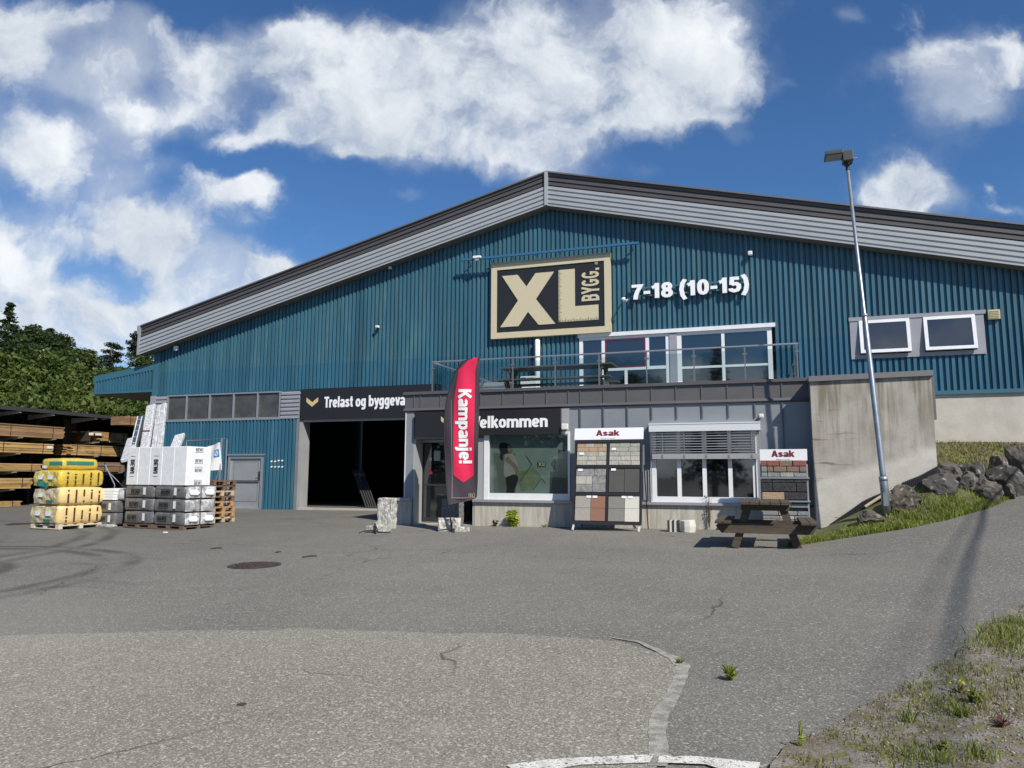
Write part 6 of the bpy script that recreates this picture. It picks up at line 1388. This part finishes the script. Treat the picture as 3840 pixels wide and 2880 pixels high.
lum_y = mat('lumber_yellow', (.47, .31, .125), .8, 0, (.37, .23, .085), 2.2, (.35, .65), c3=(.24, .15, .06), sc3=5, thr3=(.56, .68), stretch=(1, .35, 1), island=.25)
lum_b = mat('lumber_brown', (.30, .18, .09), .85, 0, (.21, .125, .065), 2.2, (.35, .65), stretch=(1, .35, 1), island=.25)
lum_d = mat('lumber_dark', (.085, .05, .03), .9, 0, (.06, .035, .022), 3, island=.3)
def lumber(label, px0, px1, pyt, pyb, m, x=SX, arms=(), stag=.0, depth=1.1, card=None, bh=.05, seed=0):
    """boards lying along the shed front between two picture columns at plane x"""
    rnd = random.Random(seed)
    y0, y1 = onX(px0, 1700, x).y, onX(px1, 1700, x).y; pr = (pyt+pyb)/2
    zt, zb = onX(px1, pyt, x).z, onX(px1, pyb, x).z
    t = thing('lumber_stack', label, 'lumber stack', (x, y0, zb), group='lumber stacks in the shed')
    n = max(3, int((zt-zb)/bh)); h = (zt-zb)/n; nd = 4
    mb = MB()
    for i in range(n):
        for k_ in range(nd):
            a = y0+rnd.uniform(0, stag)+(stag*1.6*max(0, 1-i/n) if stag > .25 else 0); b = y1+rnd.uniform(-.05, .05)
            mb.box((x-depth+k_*depth/nd+.01+rnd.uniform(0, .02), a, zb+i*h+.003), (x-depth+(k_+1)*depth/nd+rnd.uniform(-.02, .012), b, zb+(i+1)*h-.004))
    mb.build('boards', m, t)
    for f in (.12, .55, .9): y = y0+(y1-y0)*f; MB().box((x-depth-.005, y-.02, zb-.002), (x+.016, y+.01, zt+.004)).build('strap', mat('strap_dark', (.05, .035, .025), .7), t)
    if card:
        for c_ in card: c0, c1 = onX(c_[0], c_[3], x+.02), onX(c_[2], c_[1], x+.02); MB().box((x+.018, c0.y, c0.z), (x+.024, c1.y, c1.z)).build('label', whitepad, t)
    for ap in arms:
        y = onX(ap, 1700, x).y; MB().prism([(x+.12, y-.05, zb-.02), (x+.12, y-.05, zb-.06), (x-1.4, y-.05, zb-.24), (x-1.4, y-.05, zb-.02)], (0, .1, 0)).build('rack_arm', rackm, t)
L1 = lambda y: 1460+y*.2532
lumber('topmost brown lumber stack at the left picture edge', -260, 235, L1(562), L1(733), lum_b, arms=(70, 196), seed=1)
lumber('second lumber stack from the top at the left edge, with a white card', -260, 200, L1(812), L1(955), lum_y, arms=(66,), card=[(177, L1(880), 197, L1(838))], seed=2)
lumber('third lumber stack from the top at the left edge', -260, 160, L1(1105), L1(1215), lum_y, arms=(58,), seed=3)
lumber('fourth lumber stack from the top, left of the yellow packs', -260, 128, L1(1315), L1(1465), lum_y, arms=(55,), seed=4)
lumber('lowest lumber stack on the ground at the left edge', -260, 95, 1878, 1897, lum_y, arms=(), seed=5)
lumber('top lumber stack of the right bay with two white cards', 312, 475, L1(655), L1(795), lum_y, arms=(360, 462), card=[(334, L1(682), 350, L1(640)), (358, L1(685), 380, L1(645))], stag=.6, seed=6)
lumber('wide middle lumber stack of the right bay above the foam stack', 262, 466, L1(850), L1(995), lum_y, arms=(360,), stag=.2, seed=7)
lumber('lower brown lumber stack of the right bay behind the yellow packs', 300, 470, L1(1085), L1(1220), lum_b, arms=(455,), stag=.15, seed=8)
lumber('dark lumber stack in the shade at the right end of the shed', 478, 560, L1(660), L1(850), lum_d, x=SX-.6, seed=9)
lumber('pale lumber stack high under the hall corner, right of the shed roof', 472, 548, L1(420), L1(545), lum_b, x=SX+1.6, seed=10, bh=.07)
# ------------------------------------------------------------------ hill and trees on the left
hillm = mat('hill_soil', (.05, .06, .02), .95, 0, (.035, .045, .015), .6)
def hz(x, y): return H(-34, y)-.2+max(0, min(9, (-x-36)*.42))+.4*mnoise.noise(Vector((x*.12, y*.12, 0)))
mb = MB(); mb.grid(lambda u, v: (-35.5-70*u, -30+190*v, hz(-35.5-70*u, -30+190*v)), 24, 60); tag(mb.build('hill', hillm, smooth=True), kind='structure')
lf1 = leafmat('leaf_bright', (.11, .145, .03), (.062, .098, .02)); lf2 = leafmat('leaf_mid', (.070, .100, .024), (.042, .068, .016)); lf3 = leafmat('leaf_dark', (.052, .078, .024), (.03, .052, .016)); lf4 = leafmat('leaf_pine', (.035, .055, .025), (.022, .038, .018))
bark = mat('bark', (.10, .075, .055), .9, 0, (.065, .05, .038), 6, bump=.6, bsc=20)
barkp = mat('bark_pine', (.20, .12, .075), .9, 0, (.13, .09, .06), 5)
def leaves(pts, sizes, rnd, flat=0., asp=1.7):
    """leaf-sized faces: numpy arrays of centres -> verts, faces"""
    n = len(pts); P = np.array(pts); s = np.array(sizes)[:, None]
    d = rnd.normal(size=(n, 3)); d[:, 2] *= (1-flat); d /= np.linalg.norm(d, axis=1)[:, None]
    e = rnd.normal(size=(n, 3)); e -= d*np.sum(d*e, 1)[:, None]; e /= np.linalg.norm(e, axis=1)[:, None]
    a, b = d*s*asp*.5, e*s*.5
    V_ = np.stack([P-a, P+b*.9, P+a, P-b*.9], 1).reshape(-1, 3); idx = np.arange(n*4).reshape(n, 4)
    return V_, idx
def mesh_np(name, V_, idx, m, parent=None):
    me = bpy.data.meshes.new(name); me.vertices.add(len(V_)); me.vertices.foreach_set('co', V_.astype(np.float32).ravel())
    k_ = idx.shape[1]; me.loops.add(idx.size); me.loops.foreach_set('vertex_index', idx.astype(np.int32).ravel()); me.polygons.add(len(idx)); me.polygons.foreach_set('loop_start', np.arange(0, idx.size, k_, dtype=np.int32))
    try: me.polygons.foreach_set('loop_total', np.full(len(idx), k_, dtype=np.int32))
    except Exception: pass
    me.materials.append(m); me.update(calc_edges=True); me.validate()
    o = bpy.data.objects.new(name, me); COL.objects.link(o)
    if parent: o.parent = parent
    return o
def tree(name, h, rad, kind, m, seed, nleaf=3200, leaf=.26, trunk=None):
    rnd = np.random.RandomState(seed); r2 = random.Random(seed)
    t = local(thing(name, None, 'tree'))
    mb = MB(); pts = []; tr_h = h*.92
    if kind == 'broad':
        mb.tube([(0, 0, -.5), (.05, 0, h*.25), (.0, .1, h*.55), (.1, 0, h*.85)], [rad*.075, rad*.06, rad*.04, .02], 8)
        cl = []
        for i in range(34):
            a = r2.uniform(0, 6.28); zz = h*(.22+.76*r2.random()); prof = math.sin(math.pi*min(1, max(.08, (zz/h-.12)/.92)))**.6; rr = rad*prof*math.sqrt(r2.uniform(.15, 1)); c = (rr*math.cos(a), rr*math.sin(a), zz); cl.append((c, rad*r2.uniform(.22, .40)))
            if i % 3 == 0: mb.tube([(0, 0, zz*.72), (c[0]*.5, c[1]*.5, zz*.9), c], [.06, .04, .015], 5, cap=False)
        for c, r in cl:
            k_ = nleaf//len(cl); q = rnd.normal(size=(k_, 3)); q /= np.linalg.norm(q, axis=1)[:, None]; q *= (r*rnd.uniform(.55, 1.08, size=(k_, 1))); q[:, 2] *= .72; pts.append(q+np.array(c))
        flat = .2
    elif kind == 'spruce':
        mb.tube([(0, 0, -.5), (0, 0, h)], [rad*.09, .02], 8)
        n = int(h*2.4)
        for i in range(n):
            f = (i+.5)/n; zz = h*(.10+.9*f); rr = rad*(1-f)**.85*r2.uniform(.8, 1.1)+.12; nb = max(5, int(9*(1-f)+4))
            for b in range(nb):
                a = r2.uniform(0, 6.28); k_ = max(3, int(nleaf/(n*9))); s = rnd.uniform(.1, 1, size=(k_, 1)); L_ = rr*r2.uniform(.7, 1.1)
                q = np.hstack([np.cos(a)*s*L_, np.sin(a)*s*L_, zz-.32*s*s*L_+.12*s*L_])+rnd.normal(size=(k_, 3))*np.array([.12, .12, .07]); pts.append(q)
        flat = .55
    else:            # pine: bare stem, flat tiered clumps with sky between
        mb.tube([(0, 0, -.5), (.15, 0, h*.4), (-.1, .1, h*.75), (.1, 0, h*.97)], [rad*.07, rad*.055, rad*.04, .03], 8)
        for i in range(17):
            f = .40+.6*(i/16.); a = r2.uniform(0, 6.28); rr = rad*(1.15-.75*(f-.4)/.6)*r2.uniform(.3, .95); c = (rr*math.cos(a), rr*math.sin(a), h*f+r2.uniform(-.2, .2))
            mb.tube([(0, 0, h*f-.35), (c[0]*.6, c[1]*.6, c[2]-.15), c], [.07, .045, .02], 5, cap=False)
            k_ = nleaf//17; q = rnd.normal(size=(k_, 3)); q /= np.linalg.norm(q, axis=1)[:, None]; q *= rnd.uniform(.3, 1.05, size=(k_, 1))*np.array([rad*.34, rad*.34, rad*.15]); pts.append(q+np.array(c))
        flat = .4
    mb.build('trunk', barkp if kind == 'pine' else bark, t)
    P = np.vstack(pts); V_, idx = leaves(P, leaf*rnd.uniform(.6, 1.3, size=len(P)), rnd, flat); mesh_np('crown', V_, idx, m, t)
    return t
protos = {'bright': tree('leafy_tree', 6.5, 2.9, 'broad', lf1, 3, 9000, .15), 'mid': tree('leafy_tree', 9., 3.4, 'broad', lf2, 4, 9500, .18), 'dark': tree('leafy_tree', 10., 3.2, 'broad', lf3, 5, 9000, .18), 'spruce': tree('spruce_tree', 13., 2.9, 'spruce', lf3, 6, 8500, .20), 'pine': tree('pine_tree', 10., 2.6, 'pine', lf4, 7, 6500, .15), 'small': tree('bush', 3.4, 2.4, 'broad', lf1, 8, 7500, .12)}
index_kids(); used = set()
def plant(kind, x, y, s, rz, label, z=None, sz=1., grp='trees behind the lumber shed'):
    o = protos[kind] if kind not in used else copy_tree(protos[kind]); used.add(kind)
    o.location = (x, y, hz(x, y) if z is None else z); o.scale = (s, s, s*sz); o.rotation_euler.z = rz
    o['label'] = label; o['group'] = grp; o['category'] = 'bush' if kind == 'small' else 'tree'
    return o
def atpx(px, X): return onX(px, 1500, X).y
def topscale(kind, px, pyt, X, hgt):
    y = atpx(px, X); return y, (onX(px, pyt, X).z-hz(X, y))/hgt
TREES = [ # kind, px centre, py of the top, X plane, label
 ('spruce', 6, 1128, -44, 'tall dark spruce cut by the left picture edge'),
 ('dark', 105, 1228, -46, 'dense dark leafy tree right beside the tall spruce'),
 ('spruce', 168, 1226, -48, 'narrow spruce top rising out of the dark leafy trees'),
 ('dark', 205, 1262, -47, 'dark leafy tree on the falling shoulder of the wood'),
 ('mid', 255, 1320, -46, 'mid green tree at the right end of the wood edge'),
 ('dark', 60, 1290, -42, 'dark leafy tree in front of the tall spruce foot'),
 ('mid', 150, 1310, -41, 'mid green tree with a pale bare stem in front of the wood'),
 ('pine', 302, 1345, -52, 'small thin pine left of the tiered lone pine'),
 ('pine', 405, 1292, -52, 'lone flat-topped pine standing free against the clouds'),
 ('pine', 512, 1262, -52, 'feathery pine half hidden by the hall eaves'),
 ('mid', 545, 1335, -47, 'round green tree tucked under the hall eaves'),
 ('mid', 350, 1385, -46, 'low green tree below the lone pine'),
 ('mid', 455, 1390, -46, 'low green tree between the two pines'),
 ('bright', -60, 1330, -38.5, 'bright bushy tree at the far left behind the shed'),
 ('bright', 20, 1350, -38, 'bright leafy tree behind the left end of the shed roof'),
 ('bright', 100, 1352, -38.5, 'bright leafy tree above the first roof beam'),
 ('mid', 180, 1368, -38.5, 'leafy tree above the second roof beam of the shed'),
 ('bright', 255, 1385, -38, 'bright leafy tree in the middle of the shed hedge'),
 ('mid', 330, 1418, -38.5, 'leafy tree left of the blue canopy'),
 ('bright', 395, 1435, -38, 'bright leafy tree behind the tip of the blue canopy'),
 ('bright', 470, 1440, -38, 'bright leafy tree under the middle of the blue canopy'),
 ('mid', 540, 1440, -38, 'leafy tree under the inner end of the blue canopy'),
 ('small', 60, 1462, -36.2, 'bright bush over the left part of the shed roof'),
 ('small', 150, 1470, -36.2, 'bright bush over the second roof beam'),
 ('small', 235, 1478, -36.2, 'bright bush over the grey divider of the shed'),
 ('small', 310, 1490, -36.2, 'bright bush over the right bay of the shed'),
 ('small', 385, 1500, -36.2, 'bright bush over the third roof beam'),
 ('small', 455, 1508, -36.2, 'bright bush over the right end of the shed roof'),
 ('small', 525, 1512, -36.2, 'bright bush between the shed end and the hall corner'),
 ('small', -20, 1458, -36.2, 'bright bush at the left picture edge over the shed')]
HG = dict(bright=6.5, mid=9., dark=10., spruce=13., pine=10., small=3.4)
for i, (k_, px_, pyt, X_, lab) in enumerate(TREES):
    y, s = topscale(k_, px_, pyt, X_, HG[k_]); s = max(.45, s)
    w = {'small': .95, 'bright': 1.05, 'mid': .95, 'dark': .85, 'spruce': .8, 'pine': .85}[k_]
    o = plant(k_, X_, y, 1, i*1.3, lab); sx_ = min(max(s, .8), 1.5)*w; o.scale = (sx_, sx_, s)
# pale dead stem in the wood
p0, p1, p2 = onX(146, 1360, -39.2), onX(153, 1318, -39.2), onX(165, 1312, -39.2)
tag(MB().tube([p0-Vector((0, 0, 2)), p0, p1, p2], [.1, .09, .07, .03], 6).tube([onX(160, 1356, -39.2), onX(160, 1338, -39.2), onX(180, 1330, -39.2)], [.06, .05, .02], 6).build('dead_tree', mat('bark_pale', (.45, .42, .36), .8)), 'pale bare stem in front of the dark wood', 'tree')
# trees across the road behind the camera (seen only mirrored in the window panes)
for i, (k_, x, y, s) in enumerate((('spruce', 9, -24, 1.1), ('dark', 3, -27, 1.2), ('mid', 24, -26, 1.2), ('spruce', -4, -30, 1.15), ('dark', -12, -28, 1.2), ('mid', -20, -25, 1.2), ('mid', 22, -18, 1.2), ('spruce', -28, -24, 1.1))):
    plant(k_, x, y, s, i, ['spruce mirrored in the big balcony window', 'dark tree mirrored beside the spruce in the balcony window', 'leafy tree mirrored at the edge of the right-hand windows', 'spruce mirrored in the office window', 'dark tree mirrored in the shop window', 'leafy tree mirrored in the left window band', 'leafy tree mirrored at the right end of the panes', 'spruce mirrored at the left end of the panes'][i], z=H(x, y)-.2, grp='trees across the road mirrored in the panes')
# ------------------------------------------------------------------ grass, gravel and weeds
def blades(name, pts, hs, m, seed, wid=.008, lean=.45, label=None):
    rnd = np.random.RandomState(seed); n = len(pts); P = np.array(pts); h = np.array(hs)[:, None]
    a = rnd.uniform(0, 6.283, n); d = np.stack([np.cos(a), np.sin(a), np.zeros(n)], 1); a2 = rnd.uniform(0, 6.283, n); ln = np.stack([np.cos(a2), np.sin(a2), np.zeros(n)], 1)*h*rnd.uniform(.1, lean*2, size=(n, 1))
    w = d*wid*rnd.uniform(.7, 1.5, size=(n, 1)); up = np.array([0, 0, 1.])*h
    V_ = np.stack([P-w, P+w, P+w*.7+up*.6+ln*.35, P+up*.95+ln, P-w*.7+up*.6+ln*.35], 1).reshape(-1, 3); i0 = np.arange(n)[:, None]*5
    me_idx = np.hstack([i0, i0+1, i0+2, i0+4]); tri = np.hstack([i0+4, i0+2, i0+3, i0+3])
    # quads for the lower part, a thin quad for the tip
    V2 = np.concatenate([V_, V_.reshape(n, 5, 3)[:, 3]+w*.12]); tri[:, 3] = len(V_)+np.arange(n)
    tri = np.stack([tri[:, 0], tri[:, 1], tri[:, 3], tri[:, 2]], 1)
    return mesh_np(name, V2, np.vstack([me_idx, tri]), m)
gr_a = leafmat('grass_lush', (.25, .285, .06), (.16, .20, .04), .4, 3); gr_b = leafmat('grass_dry', (.25, .215, .07), (.15, .155, .04), .4, 2); gr_c = leafmat('grass_olive', (.24, .245, .06), (.19, .165, .06), .45, 4)
rnd = np.random.RandomState(11)
pts, hs = [], []
while len(pts) < 14000:          # lush strip along the drive
    x = rnd.uniform(EX[0], 5.6); y0 = yE(x); wdt = .25+.75*min(1, max(0, (x-EX[0])/.8)); 
    if x < WALLX0: wdt = min(wdt, max(.1, (WALLY-y0)*(x-EX[0])/(WALLX0-EX[0])*.6))
    if x > 3.3: wdt = .95*max(.15, (5.6-x)/2.3)
    y = y0+abs(rnd.normal())*wdt*.55-.05
    k_ = .5+.9*max(0, mnoise.noise(Vector((x*2, y*2, 1)))+.3)
    pts.append((x, y, bank(x, max(y, y0))+.0)); hs.append(rnd.uniform(.03, .14)*k_*(1.3 if 2.2 < x < 3.6 else 1.))
tag(blades('grass', pts, hs, gr_a, 1, .0055), 'lush green grass along the edge of the drive', 'grass', kind='stuff')
pts, hs = [], []
while len(pts) < 8000:
    x = rnd.uniform(WALLX1+.05, 10); y = rnd.uniform(yE(min(x, 6))+1.7, 22.9); pts.append((x, y, bank(x, y))); hs.append(rnd.uniform(.03, .12))
tag(blades('lawn_grass', pts, hs, gr_b, 2, .010), 'yellowish dry lawn above the boulders', 'grass', kind='stuff')
# near verge
pts, hs, pt2, h2 = [], [], [], []
vx = [p[0] for p in verge_poly]; tries = 0
while len(pts) < 34000 and tries < 260000:
    tries += 1; x = rnd.uniform(-.2, 4.6); y = rnd.uniform(2.6, 10.5)
    if not inpoly(x, y, verge_poly): continue
    q = mnoise.noise(Vector((x*1.6, y*1.6, 9)))+.45*mnoise.noise(Vector((x*5, y*5, 2)))+(.25 if y > 6.3 else 0)
    if q < -.12: continue
    pts.append((x, y, H(x, y)+.015)); hs.append(rnd.uniform(.012, .04)*(1+1.4*max(0, q)))
tag(blades('verge_grass', pts, hs, gr_c, 3, .0028), 'sparse olive grass on the gravel verge', 'grass', kind='stuff')
pts, hs = [], []
for (px_, py_, n, r, hh) in ((3800, 2400, 260, .3, .10), (3740, 2440, 160, .25, .08), (3640, 2520, 120, .2, .05), (3560, 2560, 110, .2, .045), (3600, 2700, 60, .05, .12), (3410, 2720, 45, .05, .11), (3420, 2860, 200, .2, .07), (3520, 2870, 60, .1, .07), (3680, 2860, 70, .08, .10), (3450, 2590, 120, .15, .04), (3500, 2640, 110, .14, .05), (3830, 2350, 200, .25, .11)):
    c = onG(px_, py_)
    for _ in range(n):
        x, y = c.x+rnd.normal()*r*.5, c.y+rnd.normal()*r*.5; pts.append((x, y, H(x, y)+.01)); hs.append(hh*rnd.uniform(.4, 1.1))
tag(blades('tuft_grass', pts, hs, gr_a, 4, .0032), 'green grass tufts on the gravel verge', 'grass', kind='stuff')
# gravel stones on the verge
ico = [(0, 0, 1), (.894, 0, .447), (.276, .851, .447), (-.724, .526, .447), (-.724, -.526, .447), (.276, -.851, .447), (.724, .526, -.447), (-.276, .851, -.447), (-.894, 0, -.447), (-.276, -.851, -.447), (.724, -.526, -.447), (0, 0, -1)]
icf = [(0,1,2),(0,2,3),(0,3,4),(0,4,5),(0,5,1),(1,6,2),(2,7,3),(3,8,4),(4,9,5),(5,10,1),(6,7,2),(7,8,3),(8,9,4),(9,10,5),(10,6,1),(11,7,6),(11,8,7),(11,9,8),(11,10,9),(11,6,10)]
IC = np.array(ico); IF = np.array(icf); VV, FF = [], []; n = 0; tries = 0
while n < 15000 and tries < 150000:
    tries += 1; x = rnd.uniform(-.2, 4.0); y = rnd.uniform(2.7, 8.5)
    if not inpoly(x, y, verge_poly): continue
    if mnoise.noise(Vector((x*1.5+4, y*1.5, 2)))+(x-1.2)*.35-.12*(y-4) < -.38+rnd.uniform(-.35, .35): continue
    s = rnd.uniform(.003, .009) if rnd.rand() < .985 else rnd.uniform(.01, .015)
    v = IC*(s*rnd.uniform(.6, 1.25, size=(1, 3)))*rnd.uniform(.85, 1.15, size=(12, 1)); a = rnd.uniform(0, 6.28); c_, s_ = math.cos(a), math.sin(a); v = v @ np.array([[c_, s_, 0], [-s_, c_, 0], [0, 0, .75]])
    VV.append(v+np.array([x, y, H(x, y)+.02+s*.25])); FF.append(IF+12*n); n += 1
grav = mat('gravel_stone', (.25, .238, .215), .85, 0, (.155, .147, .133), 30, island=.6)
tag(mesh_np('gravel', np.vstack(VV), np.vstack(FF), grav), 'loose grey gravel on the verge', 'gravel', kind='stuff')
def weed(name, label, base, n, h, m, seed, broad=False, spread=.6, flower=None, cat='weed', ls=None):
    r = np.random.RandomState(seed); t = local(thing(name, label, cat, tuple(base))); t.location = base
    P = []; mb = MB(); tips = []
    for i in range(n):
        a = r.uniform(0, 6.28); L = h*r.uniform(.5, 1.1); o = Vector((math.cos(a), math.sin(a), 0))*h*spread*r.uniform(.2, 1.); tip = o+Vector((0, 0, L))
        mb.tube([(0, 0, 0), o*.4+Vector((0, 0, L*.6)), tip], [.004, .003, .0015], 4, cap=False); tips.append(tip)
        for k_ in range(5 if broad else 3):
            f = (k_+1)/5.; P.append((o*f*.9+Vector((0, 0, L*f)))[:])
    mb.build('stem', m, t); rr = r; V_, idx = leaves(P, np.full(len(P), ls or h*(.32 if broad else .16))*r.uniform(.6, 1.2, len(P)), rr, .2, 2.2); mesh_np('leaf', V_, idx, m, t)
    if flower:
        mb = MB()
        for q in tips[:flower[0]]: mb.box(q-Vector((.006, .006, .0)), q+Vector((.006, .006, .005)))
        mb.build('flower', flower[1], t)
    return t
yel = mat('flower_yellow', (.75, .60, .03), .6); rw = leafmat('weed_red', (.21, .11, .09), (.16, .085, .065)); dk = leafmat('weed_dark', (.05, .095, .028), (.03, .065, .02)); yg = leafmat('weed_yellowgreen', (.32, .38, .035), (.20, .27, .03)); brn = leafmat('weed_dry', (.19, .13, .075), (.13, .10, .06))
weed('weed', 'broad-leaved green weed on the gravel verge at the right', onG(3660, 2650), 22, .09, gr_a, 1, True, ls=.022)
weed('weed', 'small weed with yellow flowers on the verge', onG(3600, 2610), 14, .09, gr_c, 2, False, 1.2, (9, yel))
weed('weed', 'reddish feathery weed near the bottom right corner', onG(3760, 2740), 60, .075, rw, 3, False, .9, ls=.008)
weed('weed', 'tall thin green weed alone at the tarmac edge', onG(3003, 2815), 7, .14, gr_a, 4, False, .10, ls=.016)
weed('weed', 'leafy weed with broad leaves low on the gravel', onG(3540, 2830), 10, .06, gr_a, 5, True, ls=.02)
weed('weed', 'bright green grass tuft growing through the tarmac', onG(2738, 2552), 60, .10, gr_a, 6, False, .8)
weed('weed', 'tiny tuft in the corner of the tarmac seam', onG(2550, 2492), 26, .05, gr_c, 7, False, 1.)
weed('weed', 'yellow-green plant at the plinth below the shop window', Vector((onY(1925, 1975, AY-.12).x, AY-.13, H(-6.4, AY))), 34, .34, yg, 8, True, .45)
weed('weed', 'small plant at the plinth left of the yellow-green one', Vector((onY(1855, 1975, AY-.12).x, AY-.1, H(-6.9, AY))), 12, .14, dk, 9, True, .6)
weed('weed', 'low weeds at the plinth beside the paving display', Vector((onY(2040, 1975, AY-.1).x, AY-.08, H(-5.6, AY))), 16, .06, gr_c, 10, True, 2.)
weed('weed', 'green weed at the foot of the flag pole', Vector((fb.x-.22, FY+.12, gzf)), 14, .15, gr_a, 11, True, .6)
cl = weed('climbing_plant', 'dried reddish climbing plant on the plinth under the office window', Vector((onY(2660, 1985, AY-.1).x, AY-.09, H(-1.3, AY))), 14, .85, brn, 12, True, .10, cat='climbing plant', ls=.032)
